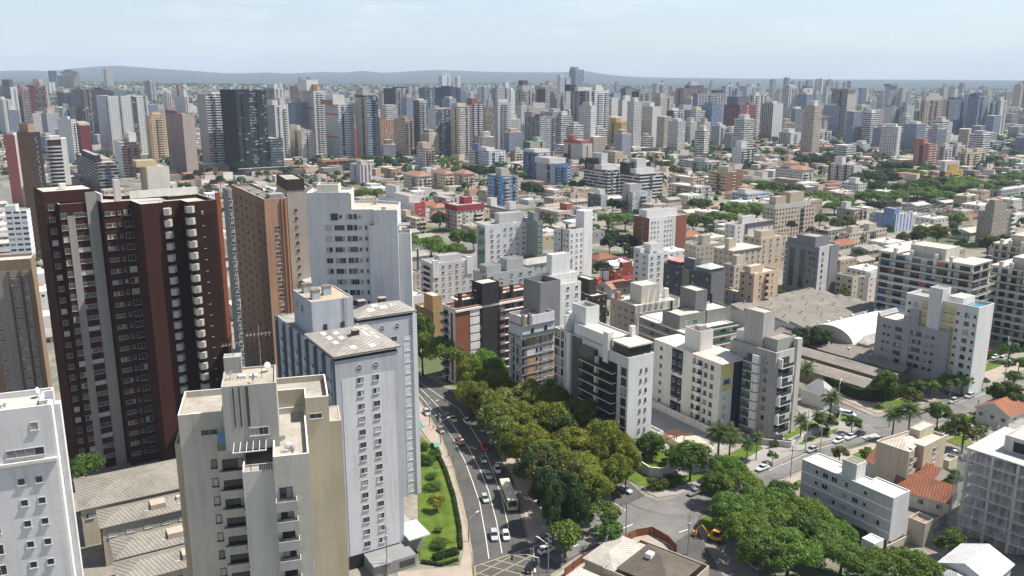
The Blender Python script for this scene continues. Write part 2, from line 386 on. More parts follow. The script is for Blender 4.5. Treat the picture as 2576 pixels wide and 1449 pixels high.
    def done(s):
        q = s.wreq
        for i, (p, t, w, h, n, fm, gl, fr, sl) in enumerate(q[:s.cap]):
            put('window', wmesh(w, h, n, fm, gl, s.r.randrange(7), fr, sl), s.root, p, t)
        if len(q) > s.cap:
            gs = {}
            for it in q[s.cap:]: gs.setdefault((it[5], it[6]), []).append(it)
            mb = MB(); mats = []
            for (fm, gl), its in gs.items():
                b0 = len(mats); mats += [fm, gl, CURT, CURT2, CURT3]; f0 = len(mb.m)
                for p, t, w, h, n, _, _, fr, sl in its: wgeom(mb, w, h, n, s.r, fr, sl, Matrix.Translation(p) @ Matrix.Rotation(t, 4, 'Z'), .9 if fm is FRB else .66)
                for j in range(f0, len(mb.m)): mb.m[j] += b0
            o = mb.build('window', mats, s.root); o['kind'] = 'stuff'
        return s
_sh = {}
def shared_vent():
    if 'v' not in _sh: _sh['v'] = MB().box(-.45, .45, -.45, .45, 0, 1.1).box(-.6, .6, -.6, .6, 1.1, 1.25, 1).mesh('vent_stack', [mm(LGREY), mm(CONC)])
    return _sh['v']
def shared_hatch():
    if 'h' not in _sh: _sh['h'] = MB().box(-.9, .9, -.6, .6, 0, .5).box(-1, 1, -.7, .7, .5, .6, 1).mesh('roof_hatch', [mm(OFFW), mm(WHITE)])
    return _sh['h']
def shared_dish():
    if 'd' not in _sh:
        mb = MB(); mb.tube((0, 0, 0), (0, 0, .9), .05); k = 12
        for ring in range(3):
            r0, r1 = ring * .2, ring * .2 + .2
            for j in range(k):
                a, b = 2 * pi * j / k, 2 * pi * (j + 1) / k
                f = lambda r, t: (r * cos(t), .25 - .35 * r * r - .3 * r * sin(t), .95 + r * sin(t) * .85)
                mb.face([f(r0, a), f(r1, a), f(r1, b), f(r0, b)] if ring else [f(r1, a), f(r1, b), f(0, 0)])
        _sh['d'] = mb.mesh('satellite_dish', [plain((.5, .5, .49), .5)])
    return _sh['d']
# ---------------------------------------------------------------- trees
def leafmat(name, c1, c2, c3=None, trans=.35):
    m, n, b = _mat(('leaf', name)); tcn = N(n, 'TexCoord'); oi = N(n, 'ObjectInfo')
    f = noise(n, tcn.outputs['Object'], .55, 3); g = noise(n, tcn.outputs['Object'], 3.5, 2)
    col = MIX(n, rng(n, f, .35, .65, 0, 1), c1, c2); col = MIX(n, rng(n, g, .4, .7, 0, .5), col, dk(c2, 1.35))
    if c3: col = MIX(n, rng(n, noise(n, tcn.outputs['Object'], 1.1, 4), .54, .64, 0, .6), col, c3)
    hs = N(n, 'HueSaturation'); n.links.new(col, hs.inputs['Color']); n.links.new(MA(n, 'MULTIPLY', rng(n, oi.outputs['Random'], 0, 1, .82, 1.2), rng(n, N(n, 'NewGeometry').outputs['Random Per Island'], 0, 1, .55, 1.5)), hs.inputs['Value']); n.links.new(rng(n, MA(n, 'FRACT', MA(n, 'MULTIPLY', oi.outputs['Random'], 17.3)), 0, 1, .482, .515), hs.inputs['Hue'])
    n.links.new(hs.outputs[0], b.inputs['Base Color']); b.inputs['Roughness'].default_value = .55; b.inputs['Specular IOR Level'].default_value = .25
    t = N(n, 'BsdfTranslucent'); n.links.new(MIX(n, 1, hs.outputs[0], (1.25, 1.2, .6), 'MULTIPLY'), t.inputs[0]); mx = N(n, 'MixShader'); mx.inputs[0].default_value = trans
    n.links.new(b.outputs[0], mx.inputs[1]); n.links.new(t.outputs[0], mx.inputs[2]); n.links.new(mx.outputs[0], n.nodes['Material Output'].inputs[0]); return m
LF = {'round': leafmat('round', (.042, .088, .015), (.08, .14, .022)), 'wide': leafmat('wide', (.055, .115, .016), (.11, .185, .026)), 'olive': leafmat('olive', (.07, .108, .012), (.15, .175, .018), (.25, .22, .04)),
      'blossom': leafmat('blossom', (.075, .115, .014), (.135, .175, .025), (.44, .40, .22)), 'dark': leafmat('dark', (.018, .045, .014), (.035, .07, .018)), 'araucaria': leafmat('araucaria', (.016, .032, .014), (.03, .05, .018)), 'palm': leafmat('palm', (.03, .06, .015), (.07, .105, .025)),
      'bright': leafmat('bright', (.07, .125, .014), (.12, .19, .025)), 'pink': leafmat('pink', (.42, .10, .2), (.5, .16, .27)), 'gold': leafmat('gold', (.13, .15, .015), (.24, .23, .03)), 'cypress': leafmat('cypress', (.015, .035, .014), (.025, .05, .018)), 'hedge': leafmat('hedge', (.035, .075, .012), (.07, .12, .018)), 'mixed': leafmat('mixed', (.05, .075, .018), (.10, .115, .03))}
BARK = plain((.07, .055, .04), .95, 0, .1, .3); BARKL = plain((.16, .14, .12), .9, 0, .1, .3)
def rdir(r, up=-1.):
    while True:
        v = Vector((r.uniform(-1, 1), r.uniform(-1, 1), r.uniform(-1, 1)))
        if .05 < v.length < 1:
            v.normalize()
            if v.z > up: return v
def leaves(mb, r, c, rad, n, s, flat=1.):
    for _ in range(n):
        d = rdir(r, -.6); p = Vector(c) + Vector((d.x, d.y, d.z * flat)) * rad * r.uniform(.6, 1.06)
        nn = (d + rdir(r) * .75 + Vector((0, 0, .35))).normalized(); a = nn.orthogonal().normalized(); a.rotate(Matrix.Rotation(r.random() * 6.28, 3, nn)); b = nn.cross(a); q = s * r.uniform(.6, 1.3)
        a *= q; b *= q * r.uniform(.5, .9); mb.face([p - a - b * .4, p - b, p + a - b * .3, p + a * .5 + b, p - a * .6 + b * .8])
def crown_tree(kind, seed, W, Hh, hb, nc, nl, ls, cr, shape='dome'):
    """trunk with limbs and a crown of leaf clumps; W crown width, Hh total height, hb crown base"""
    r = random.Random(seed); mb = MB(); tr = MB(); cz = (Hh + hb) / 2; top = Vector((r.uniform(-.3, .3), r.uniform(-.3, .3), hb + (Hh - hb) * .25))
    tr.tube((0, 0, -.3), (top.x * .4, top.y * .4, hb * .55), W * .035, W * .027, 8); tr.tube((top.x * .4, top.y * .4, hb * .55), top, W * .027, W * .02, 8)
    for i in range(nc):
        while True:
            d = rdir(r, -.35); k = r.uniform(.45, 1.) ** .6
            if shape == 'flat': p = Vector((d.x * W * .44 * k, d.y * W * .44 * k, hb + (Hh - hb) * (.35 + .35 * (1 - (d.x * d.x + d.y * d.y) * k * k) + r.uniform(0, .15))))
            elif shape == 'cone':
                t = (i + .5) / nc; k = (1 - t) * .42 * W; th = i * 2.4; p = Vector((cos(th) * k, sin(th) * k, hb + (Hh - hb) * (t * .95)))
            else: p = Vector((d.x * W * .42 * k, d.y * W * .42 * k, cz + d.z * (Hh - hb) * .42 * k + r.uniform(-.4, .4)))
            break
        rr = cr * r.choice((.6, .8, 1, 1.1, 1.5)) * (1 - .5 * (i + .5) / nc if shape == 'cone' else 1)
        leaves(mb, r, p, rr, int(nl * rr * rr / cr / cr * r.uniform(.6, 1.2)), ls, .75 if shape != 'cone' else 1.1)
        if i % 5 == 0 and shape != 'cone': tr.tube(top * r.uniform(.7, 1), p - Vector((0, 0, rr * .3)), W * .013, W * .005, 5)
    return kind, mb.mesh('crown', [LF[kind]]), tr.mesh('trunk', [BARK]), W, Hh, (hb + Hh) / 2
def araucaria(seed, W=9., Hh=17.):
    r = random.Random(seed); mb = MB(); tr = MB(); tr.tube((0, 0, -.3), (.1, 0, Hh - .5), .33, .16, 8)
    for t in range(3):
        z = Hh - 3.2 + t * 1.3; n = 15 - t * 2; L = W / 2 * (1 - .22 * t)
        for j in range(n):
            a = 2 * pi * j / n + r.uniform(-.1, .1) + t; l = L * r.uniform(.85, 1.05); e = Vector((cos(a) * l, sin(a) * l, z + 1.1)); tr.tube((0, 0, z - .3), e, .06, .035, 4)
            leaves(mb, r, e, .85, 75, .2, .8); leaves(mb, r, e * .62 + Vector((0, 0, z * .38)), .5, 25, .18, .7)
    leaves(mb, r, (0, 0, Hh), 1.2, 90, .22)
    return 'araucaria', mb.mesh('crown', [LF['araucaria']]), tr.mesh('trunk', [BARK]), W, Hh, Hh - 2
def palm(seed, W=6., Hh=10.):
    r = random.Random(seed); mb = MB(); tr = MB(); tr.tube((0, 0, -.3), (.15, 0, Hh * .5), .26, .2, 8); tr.tube((.15, 0, Hh * .5), (.1, 0, Hh - 1), .2, .17, 8)
    for j in range(26):
        a = j * 2.4; el = 1.25 - 1.7 * j / 26; L = W / 2 * r.uniform(.95, 1.2); p = Vector((.1, 0, Hh - 1)); seg = 7; v = Vector((cos(a) * cos(el), sin(a) * cos(el), sin(el)))
        for k in range(seg):
            q = p + v * (L / seg); v = (v + Vector((0, 0, -.19))).normalized(); s_ = v.cross(Vector((0, 0, 1))).normalized(); wd = .75 * sin(pi * (k + .8) / (seg + 1)) + .12
            for sd in (-1, 1):
                for u in (0, .5):
                    b0 = p + (q - p) * u; tip = b0 + s_ * sd * wd + Vector((0, 0, -.35 * wd)) + v * .35
                    mb.face([b0, b0 + (q - p) * .42, tip + v * .12, tip])
            p = q
    return 'palm', mb.mesh('crown', [LF['palm']]), tr.mesh('trunk', [BARKL]), W, Hh, Hh - 1.2
PR = {}
def protos():
    c = crown_tree
    PR['round'] = [c('round', i, 9, 9.5, 2.2, 52, 210, .19, 1.15) for i in (1, 2)]; PR['wide'] = [c('wide', i, 13, 10.5, 3.0, 74, 240, .2, 1.3, 'flat') for i in (3, 4)]
    PR['olive'] = [c('olive', i, 11, 13, 2.6, 84, 230, .19, 1.25) for i in (5, 6)]; PR['blossom'] = [c('blossom', i, 11, 13, 2.6, 84, 230, .19, 1.25) for i in (7, 8)]
    PR['dark'] = [c('dark', i, 9, 10.5, 1.4, 58, 200, .19, 1.15) for i in (9, 10)]; PR['bright'] = [c('bright', 11, 5.5, 6.5, 2.2, 14, 190, .2, 1.15)]; PR['mixed'] = [c('mixed', i, 8, 8.5, 2.2, 44, 170, .19, 1.05) for i in (12, 13)]
    PR['pink'] = [c('pink', 14, 6, 5.5, 1.8, 14, 150, .2, 1.2)]; PR['gold'] = [c('gold', 15, 3.2, 3.4, .8, 16, 150, .12, .75)]; PR['cypress'] = [c('cypress', 16, 3, 11, .6, 26, 110, .16, .95, 'cone')]
    PR['shrub'] = [c('hedge', 17, 2.4, 1.9, .2, 12, 100, .13, .62)]; PR['street'] = [c('round', 18, 6, 6.5, 2.3, 30, 130, .18, .85), c('wide', 19, 6.5, 6.8, 2.4, 30, 130, .18, .85)]
    PR['araucaria'] = [araucaria(20), araucaria(21, 8, 15)]; PR['palm'] = [palm(22), palm(23, 5.6, 9)]
    PR['stone'] = [c('hedge', 25, 2.6, 2.5, .1, 18, 170, .09, .7)]
protos()
TN = dict(araucaria=('umbrella_pine', 'pine tree'), palm=('palm_tree', 'palm tree'), cypress=('cypress_tree', 'cypress'), shrub=('shrub', 'shrub'), stone=('clipped_shrub', 'shrub'), gold=('golden_shrub', 'shrub'), pink=('flowering_tree', 'flowering tree'))
TC = [0]; TREES = [0]; EXTRA = []
def tree_at(X, Y, kind, sc, label, group=None, zs=1., base=0.):
    if kind not in TN:
        if TREES[0] >= 296: EXTRA.append((X, Y, PR[kind][0][3] * sc, PR[kind][0][4] * sc * zs)); return None
        TREES[0] += 1
    TC[0] += 1; k, cm, tm, W, Hh, cz = PR[kind][TC[0] % len(PR[kind])]; nm, cat = TN.get(kind, ('tree', 'tree'))
    o = empty(nm, (X, Y, base), R.random() * 6.28); e_ = R.uniform(.86, 1.16); o.scale = (sc * e_, sc / e_, sc * zs * R.uniform(.92, 1.08)); tag(o, label, cat, group); put('trunk', tm, o); put('crown', cm, o); return o
def tree(x, y, wd, kind, label, group=None, zs=1., zc=None):
    """tree whose crown centre shows at (x,y) and whose crown is wd wide in the picture"""
    _, _, _, W, Hh, cz = PR[kind][0]; z = zc or cz; X, Y = P(x, y, zc or 6.)
    for _ in range(4):
        dep = Y * cos(PIT) - (z - CAMH) * sin(PIT); sc = wd * dep / F / W; z = zc or min(cz * sc * zs, 40); X, Y = P(x, y, z)
    return tree_at(X, Y, kind, sc, label, group, zc / (cz * sc) if zc else zs)
# ---------------------------------------------------------------- ground, hills, streets
def sst(a, b, x):
    t = max(0, min(1, (x - a) / (b - a))); return t * t * (3 - 2 * t)
RIDGE = [(-900, 190), (-400, 184), (0, 180), (60, 177), (120, 182), (200, 172), (290, 165), (350, 170), (420, 175), (520, 181), (600, 186), (650, 180), (731, 185), (806, 181), (869, 183), (916, 178), (969, 183), (1044, 178), (1106, 177), (1288, 181), (1388, 183), (1475, 178), (1538, 189), (1613, 195), (1800, 197), (2100, 200), (2600, 203), (3600, 203)]
def ridge(px):
    for (a, b), (c, d) in zip(RIDGE, RIDGE[1:]):
        if a <= px <= c: return b + (d - b) * (px - a) / (c - a)
    return 200
def terrain(X, Y):
    d = hypot(X, Y)
    if d < 1500 or Y <= 0: return 0.
    wl = sst(1.0, -.35, X / max(Y, 1)) * .75 + .25
    z = 78 * wl * sst(1500, 5200, d) + 14 * sin(X * .0021 + 1.3) * sin(Y * .0013) * sst(2000, 4500, d)
    if d > 6500:
        px = CX + F * X / (Y * cos(PIT)) if Y > 1 else 0; hh = CAMH + (YH - ridge(px)) * cos(PIT) ** 2 / F * 13500 * Y / d; k = sst(8000, 13500, d)
        z = z * (1 - k) + (hh + 9 * sin(px * .11) * sin(d * .002)) * k
    return z
def hgt(X, Y): return terrain(X, Y)
def groundmat():
    m, n, b = _mat(('ground',)); g = N(n, 'NewGeometry'); ln = N(n, 'VectorMath', operation='LENGTH'); n.links.new(g.outputs['Position'], ln.inputs[0]); d = ln.outputs['Value']
    p = pos(n); f1 = noise(n, p, .035, 5); f2 = noise(n, p, .4, 4); f3 = noise(n, p, .009, 6, .7)
    near = MIX(n, rng(n, f1, .4, .6, 0, 1), (.20, .18, .155), (.27, .245, .21)); near = MIX(n, rng(n, f2, .45, .7, 0, .5), near, (.12, .11, .10)); near = MIX(n, rng(n, noise(n, p, .022, 3), .52, .6, 0, .8), near, (.05, .085, .02))
    far = MIX(n, rng(n, f3, .42, .58, 0, 1), (.035, .06, .025), (.13, .12, .105)); far = MIX(n, rng(n, noise(n, p, .02, 3), .55, .65, 0, .7), far, (.03, .055, .022))
    c = MIX(n, rng(n, d, 900, 1600, 0, 1), near, far); hill = MIX(n, f3, (.022, .032, .028), (.04, .05, .036)); c = MIX(n, rng(n, d, 5200, 7500, 0, 1), c, hill)
    n.links.new(c, b.inputs['Base Color']); b.inputs['Roughness'].default_value = .95; b.inputs['Specular IOR Level'].default_value = .1; return m
def build_ground():
    mb = MB(); nr, na = 58, 300; ds = [0.] + [25 * (1.125 ** i) for i in range(nr)]
    for i, d in enumerate(ds):
        for j in range(na):
            a = 2 * pi * j / na; X, Y = d * sin(a), d * cos(a); mb.v.append((X, Y, hgt(X, Y)))
    for i in range(len(ds) - 1):
        for j in range(na):
            k = (j + 1) % na
            f = (i * na + j, (i + 1) * na + j, (i + 1) * na + k, i * na + k)
            if i == 0: f = (j, na + j, na + k)
            f = tuple(reversed(f)); mb.f.append(f); mb.m.append(0); mb.uv += [(0, 0)] * len(f)
    o = mb.build('ground', groundmat()); tag(o, None, None, None, 'structure')
build_ground()
def asphalt(c=(.075, .073, .07)):
    m, n, b = _mat(('asphalt', c)); p = pos(n); f1 = noise(n, p, .12, 5); f2 = noise(n, p, 1.2, 5, .7); f3 = noise(n, pos(n, (.5, .5, .5)), 6, 2)
    col = MIX(n, rng(n, f1, .35, .65, 0, 1), dk(c, .8), dk(c, 1.25)); col = MIX(n, rng(n, f2, .5, .72, 0, .65), col, dk(c, .5)); col = MIX(n, rng(n, f3, .3, .7, 0, .25), col, dk(c, 1.7))
    vo = N(n, 'TexVoronoi', feature='DISTANCE_TO_EDGE'); vo.inputs['Scale'].default_value = .13; n.links.new(p, vo.inputs[0]); col = MIX(n, rng(n, vo.outputs['Distance'], .0, .006, .6, 0), col, dk(c, .35))
    n.links.new(col, b.inputs['Base Color']); b.inputs['Roughness'].default_value = .9; b.inputs['Specular IOR Level'].default_value = .2; return m
ASPH = asphalt(); ASPHL = asphalt((.14, .135, .13))
def paving(c=(.36, .30, .25)):
    m, n, b = _mat(('paving', c)); p = pos(n); f1 = noise(n, p, .25, 5); f2 = noise(n, p, 2.5, 3); br = N(n, 'TexBrick'); br.inputs['Scale'].default_value = 1.2; n.links.new(p, br.inputs[0])
    br.inputs['Color1'].default_value = dk(c, 1.) + (1,); br.inputs['Color2'].default_value = dk(c, .9) + (1,); br.inputs['Mortar'].default_value = dk(c, .65) + (1,)
    col = MIX(n, rng(n, f1, .4, .7, 0, .55), br.outputs[0], dk(c, .55)); col = MIX(n, rng(n, f2, .5, .75, 0, .3), col, dk(c, 1.3)); n.links.new(col, b.inputs['Base Color']); b.inputs['Roughness'].default_value = .9; return m
PAV = paving(); PAVG = paving((.30, .285, .265))
def grassmat(c1=(.06, .105, .014), c2=(.115, .16, .028)):
    m, n, b = _mat(('grass', c1)); p = pos(n); f1 = noise(n, p, .3, 5); f2 = noise(n, p, 4, 4)
    col = MIX(n, rng(n, f1, .35, .65, 0, 1), c1, c2); col = MIX(n, rng(n, f2, .4, .7, 0, .5), col, dk(c1, .6)); col = MIX(n, rng(n, noise(n, p, .2, 3), .6, .72, 0, .6), col, (.17, .14, .05)); n.links.new(col, b.inputs['Base Color']); b.inputs['Roughness'].default_value = .9; b.inputs['Specular IOR Level'].default_value = .1; return m
GRASS = grassmat(); LINE = plain((.55, .54, .5), .8, 0, .2, .15); YEL = plain((.40, .32, .18), .8, 0, .2, .15)
def flat(name, pts, mat, z, thick=0., kind='structure', px=True):
    g = [P(*p) if px else p for p in pts]; A = sum(g[i][0] * g[(i + 1) % len(g)][1] - g[(i + 1) % len(g)][0] * g[i][1] for i in range(len(g)))
    if A < 0: g = g[::-1]
    mb = MB()
    if thick: mb.prism(g, z - thick, z, 1, 0)
    else: mb.face([(x, y, z) for x, y in g])
    o = mb.build(name, [mat, mm((.42, .40, .37))]); return tag(o, None, None, None, kind)
def line(name, pts, wd, mat, z, dash=None, px=True):
    mb = MB(); g = [P(*p) if px else p for p in pts]
    for a, b in zip(g, g[1:]):
        L = hypot(b[0] - a[0], b[1] - a[1]); dx, dy = (b[0] - a[0]) / L, (b[1] - a[1]) / L; nx, ny = -dy * wd / 2, dx * wd / 2; t = 0
        while t < L - .01:
            e = min(L, t + (dash[0] if dash else L)); p, q = (a[0] + dx * t, a[1] + dy * t), (a[0] + dx * e, a[1] + dy * e)
            mb.face([(p[0] + nx, p[1] + ny, z), (p[0] - nx, p[1] - ny, z), (q[0] - nx, q[1] - ny, z), (q[0] + nx, q[1] + ny, z)]); t = e + (dash[1] if dash else 1e9)
    o = mb.build(name, mat); return tag(o, None, None, None, 'structure')
# the avenue, its continuation towards the camera and the streets that meet it
AVL = [(1205, 1560), (1196, 1470), (1190, 1390), (1178, 1320), (1160, 1240), (1140, 1170), (1110, 1095), (1075, 1035), (1046, 990), (960, 885), (880, 800), (820, 745)]
AVR = [(905, 745), (960, 830), (1046, 930), (1076, 948), (1159, 998), (1200, 1050), (1250, 1130), (1290, 1220), (1312, 1300), (1330, 1372), (1400, 1330), (1480, 1302), (1547, 1282), (1536, 1235), (1500, 1185), (1440, 1110), (1380, 1030), (1400, 1030), (1460, 1090), (1545, 1180), (1620, 1246), (1653, 1262), (1700, 1254), (1790, 1230), (1850, 1212), (1932, 1180), (2052, 1123), (2120, 1105), (2172, 1075), (2117, 1045), (2040, 1012), (1950, 975), (1900, 950), (1960, 955), (2030, 982), (2117, 1013), (2200, 1049), (2260, 1046), (2357, 1013), (2422, 993), (2482, 975), (2600, 930), (2700, 900), (2720, 945), (2600, 972), (2487, 1013), (2430, 1043), (2300, 1085), (2210, 1103), (2130, 1127), (2010, 1185), (1942, 1214), (1860, 1250), (1800, 1278), (1762, 1300), (1752, 1330), (1790, 1400), (1850, 1500), (1760, 1500), (1690, 1375), (1650, 1338), (1600, 1334), (1540, 1355), (1450, 1400), (1385, 1445), (1370, 1560)]
flat('road', AVL + AVR, ASPH, .03)
flat('road', [(1548, 1284), (1620, 1248), (1653, 1264), (1760, 1236), (1800, 1262), (1758, 1300), (1750, 1330), (1690, 1370), (1650, 1336), (1600, 1332), (1540, 1352), (1450, 1396), (1400, 1420), (1350, 1372), (1400, 1332), (1480, 1304)], ASPHL, .045)
flat('road', [(1790, 1232), (1850, 1214), (1932, 1182), (2052, 1125), (2122, 1107), (2174, 1077), (2119, 1047), (2042, 1014), (2032, 986), (2117, 1015), (2200, 1051), (2260, 1048), (2357, 1015), (2482, 977), (2600, 932), (2600, 968), (2487, 1011), (2430, 1041), (2300, 1083), (2208, 1101), (2130, 1125), (2010, 1183), (1942, 1212), (1860, 1248)], ASPHL, .045)
# pavements with kerbs
flat('pavement', [(1200, 1560), (1190, 1470), (1184, 1390), (1172, 1320), (1154, 1240), (1134, 1170), (1104, 1095), (1069, 1035), (1040, 990), (1010, 960), (1000, 1000), (1044, 1060), (1080, 1110), (1110, 1150), (1128, 1190), (1148, 1255), (1162, 1330), (1166, 1385), (1156, 1424), (1090, 1432), (1000, 1440), (1000, 1560)], PAV, .16, .16)
flat('pavement', [(1100, 950), (1165, 992), (1206, 1044), (1256, 1124), (1296, 1216), (1318, 1296), (1334, 1362), (1400, 1322), (1480, 1294), (1538, 1277), (1528, 1238), (1490, 1185), (1430, 1110), (1370, 1030), (1290, 960), (1160, 930)], PAV, .16, .16)
flat('pavement', [(1412, 1030), (1470, 1090), (1555, 1178), (1625, 1238), (1653, 1252), (1700, 1246), (1790, 1222), (1845, 1204), (1925, 1175), (2045, 1119), (2112, 1102), (2160, 1077), (2108, 1048), (2050, 1022), (2000, 1040), (1960, 1090), (1900, 1130), (1840, 1160), (1700, 1190), (1640, 1170), (1560, 1120), (1470, 1050)], PAVG, .16, .16)
flat('pavement', [(2036, 974), (2122, 1005), (2203, 1040), (2258, 1038), (2350, 1007), (2415, 987), (2475, 969), (2590, 925), (2560, 905), (2440, 940), (2330, 975), (2200, 1000), (2060, 960)], PAV, .16, .16)
flat('pavement', [(1948, 1220), (2014, 1191), (2134, 1133), (2214, 1109), (2304, 1091), (2434, 1049), (2491, 1019), (2600, 980), (2620, 1040), (2480, 1070), (2360, 1105), (2220, 1130), (2130, 1160), (1990, 1230), (1860, 1300), (1775, 1320), (1772, 1308), (1866, 1256)], PAV, .16, .16)
flat('pavement', [(1395, 1450), (1455, 1408), (1545, 1361), (1602, 1341), (1646, 1345), (1682, 1378), (1750, 1490), (1740, 1560), (1380, 1560)], PAV, .16, .16)
flat('concrete_yard', [(1400, 985), (1560, 985), (1840, 1120), (1700, 1180), (1600, 1130), (1480, 1050)], PAVG, .1, .1)
flat('concrete_yard', [(1610, 1130), (1690, 1175), (1720, 1168), (1800, 1130), (1740, 1090), (1660, 1100)], paving((.5, .43, .34)), .3, .3)
# lawns
flat('lawn', [(1049, 1150), (1056, 1412), (1150, 1420), (1160, 1382), (1146, 1252), (1126, 1187), (1108, 1148), (1088, 1122), (1060, 1100)], GRASS, .2, .2)
flat('lawn', [(1548, 1192), (1612, 1224), (1650, 1236), (1700, 1230), (1690, 1210), (1620, 1195), (1560, 1170)], GRASS, .2, .2)
flat('lawn', [(1700, 1226), (1790, 1200), (1775, 1185), (1700, 1200)], GRASS, .2, .2)
for q in ([(1975, 1108), (2040, 1080), (2130, 1055), (2110, 1040), (2040, 1060), (1970, 1090)], [(1992, 1118), (2060, 1090), (2110, 1078), (2100, 1090), (2045, 1108), (2020, 1120)], [(2190, 1032), (2250, 1034), (2330, 1008), (2300, 1000), (2220, 1012)], [(2380, 995), (2470, 962), (2440, 955), (2360, 982)], [(2330, 1085), (2430, 1050), (2470, 1030), (2520, 1020), (2500, 1045), (2400, 1085)], [(2380, 1110), (2440, 1135), (2480, 1150), (2420, 1090)], [(1985, 1222), (2010, 1208), (2030, 1215), (2000, 1235)], [(2120, 1155), (2190, 1125), (2205, 1150), (2150, 1175)], [(1100, 955), (1165, 985), (1230, 975), (1160, 940)], [(1760, 1310), (1800, 1285), (1850, 1300), (1900, 1320), (1780, 1345)], [(1840, 1175), (1920, 1130), (1900, 1110), (1820, 1150)], [(2470, 940), (2560, 905), (2540, 895), (2450, 925)]):
    flat('lawn', q, GRASS, .2, .2)
# lane lines, stop lines and the yellow box
line('lane_marking', [(1230, 1406), (1222, 1350), (1206, 1262), (1190, 1215), (1169, 1159), (1141, 1105), (1100, 1048), (1046, 982)], .2, LINE, .055)
line('lane_marking', [(1263, 1392), (1249, 1312), (1229, 1235), (1206, 1178), (1180, 1130), (1140, 1070), (1100, 1020), (1046, 966)], .2, LINE, .055)
line('lane_marking', [(1280, 1330), (1262, 1250), (1234, 1170), (1214, 1123), (1156, 1030), (1100, 992), (1046, 955)], .2, LINE, .055)
line('kerb_marking', [(1186, 1390), (1174, 1320), (1156, 1240), (1136, 1170), (1106, 1095), (1071, 1035), (1042, 990)], .18, YEL, .175)
line('kerb_marking', [(2030, 980), (2117, 1011), (2182, 1040)], .3, YEL, .175)
for a in ([(1195, 1425), (1335, 1378)], [(1335, 1378), (1340, 1470)], [(1195, 1425), (1195, 1480)], [(1195, 1440), (1300, 1470)], [(1210, 1420), (1340, 1452)], [(1245, 1408), (1338, 1432)], [(1285, 1395), (1337, 1410)], [(1200, 1470), (1335, 1400)], [(1260, 1480), (1338, 1432)], [(1195, 1448), (1310, 1387)]): line('road_marking', a, .2, YEL, .06)
line('road_marking', [(1341, 1378), (1346, 1440)], .4, LINE, .062)
for a in ([(1474, 1365), (1510, 1350)], [(1566, 1330), (1592, 1319)], [(1420, 1385), (1455, 1370)], [(1480, 1368), (1500, 1362)], [(1708, 1340), (1730, 1332)]): line('road_marking', a, .3, LINE, .062)
line('road_marking', [(1934, 1184), (1967, 1168), (1965, 1164)], .15, LINE, .062); line('road_marking', [(1966, 1171), (1990, 1160), (2052, 1130), (2170, 1098)], .15, LINE, .062); line('road_marking', [(2390, 1020), (2490, 986), (2475, 980)], .15, LINE, .062)
for i in range(7): line('road_marking', [(2170 + i * 5, 1098 - i * 1.2), (2184 + i * 5, 1107 - i * 1.2)], .5, LINE, .062)
# ---------------------------------------------------------------- the near towers, left of the avenue
def loc(b, px, py, z):
    X, Y = P(px, py, z); c, s = cos(radians(b.a)), sin(radians(b.a)); dx, dy = X - b.X, Y - b.Y
    return dx * c + dy * s, -dx * s + dy * c
def rooftower(b, u0, u1, v0, v1, z0, z1, mat, roof=None, name='stair_tower'): b.box(name, u0, u1, v0, v1, z0, z1, mat, par=.25, roof=roof)
# 1 white tower with the blue recessed strip, cut by the left edge
b = B('white and pale grey tower with a blue recessed strip down its side', 122, 1018, -190, 155, h=65., a=112, U=7.)
b.body([(.60, .60, .60)], [(0, 0), (2.2, 0), (2.2, 1.1), (5.6, 1.1), (5.6, .1), (7, .1), (7, b.V), (0, b.V)], roof=ROOFL, cope=WHITE)
b.box('recess_panel', 2.21, 5.59, 1.0, 1.09, 0, b.h - .9, plaster((.08, .12, .30)))
b.box('edge_fin', 0.02, 1.9, -.3, 0, 0, b.h, WHITE); b.box('edge_fin', 5.7, 7, -.55, .08, 0, b.h - 2, WHITE)
for i in range(20):
    z = b.h - 6.2 - 3 * i
    if z > 3: MB().prism([(2.3, 1.0), (3.2, .25), (4.5, .0), (5.5, .6), (5.5, 1.0)], z, z + .25).build('planter', mm(WHITE), b.root)
L = b.V
rw = [b.h - 9.9 - 2.95 * i for i in range(18)]
for o, k in ((2.2, .8), (4.2, .8)): b.win('l', [1 - o / L], .75, .85, rw, 1)
b.win('l', [1 - 8.6 / L, 1 - 13.5 / L], 2.6, 1.35, rw, 4); b.win('l', [1 - 1.9 / L], .8, 1.0, [b.h - 2.6], 1); b.win('l', [1 - 3.3 / L], 4.2, 1.0, [b.h - 6.0], 4); b.win('l', [1 - 9 / L], 1.4, 1.1, [b.h - 3, b.h - 6], 2)
b.box('ledge', -.45, 0, -.2, L, b.h - 7.5, b.h - 7.1, OFFW); b.clutter(5); b.done()
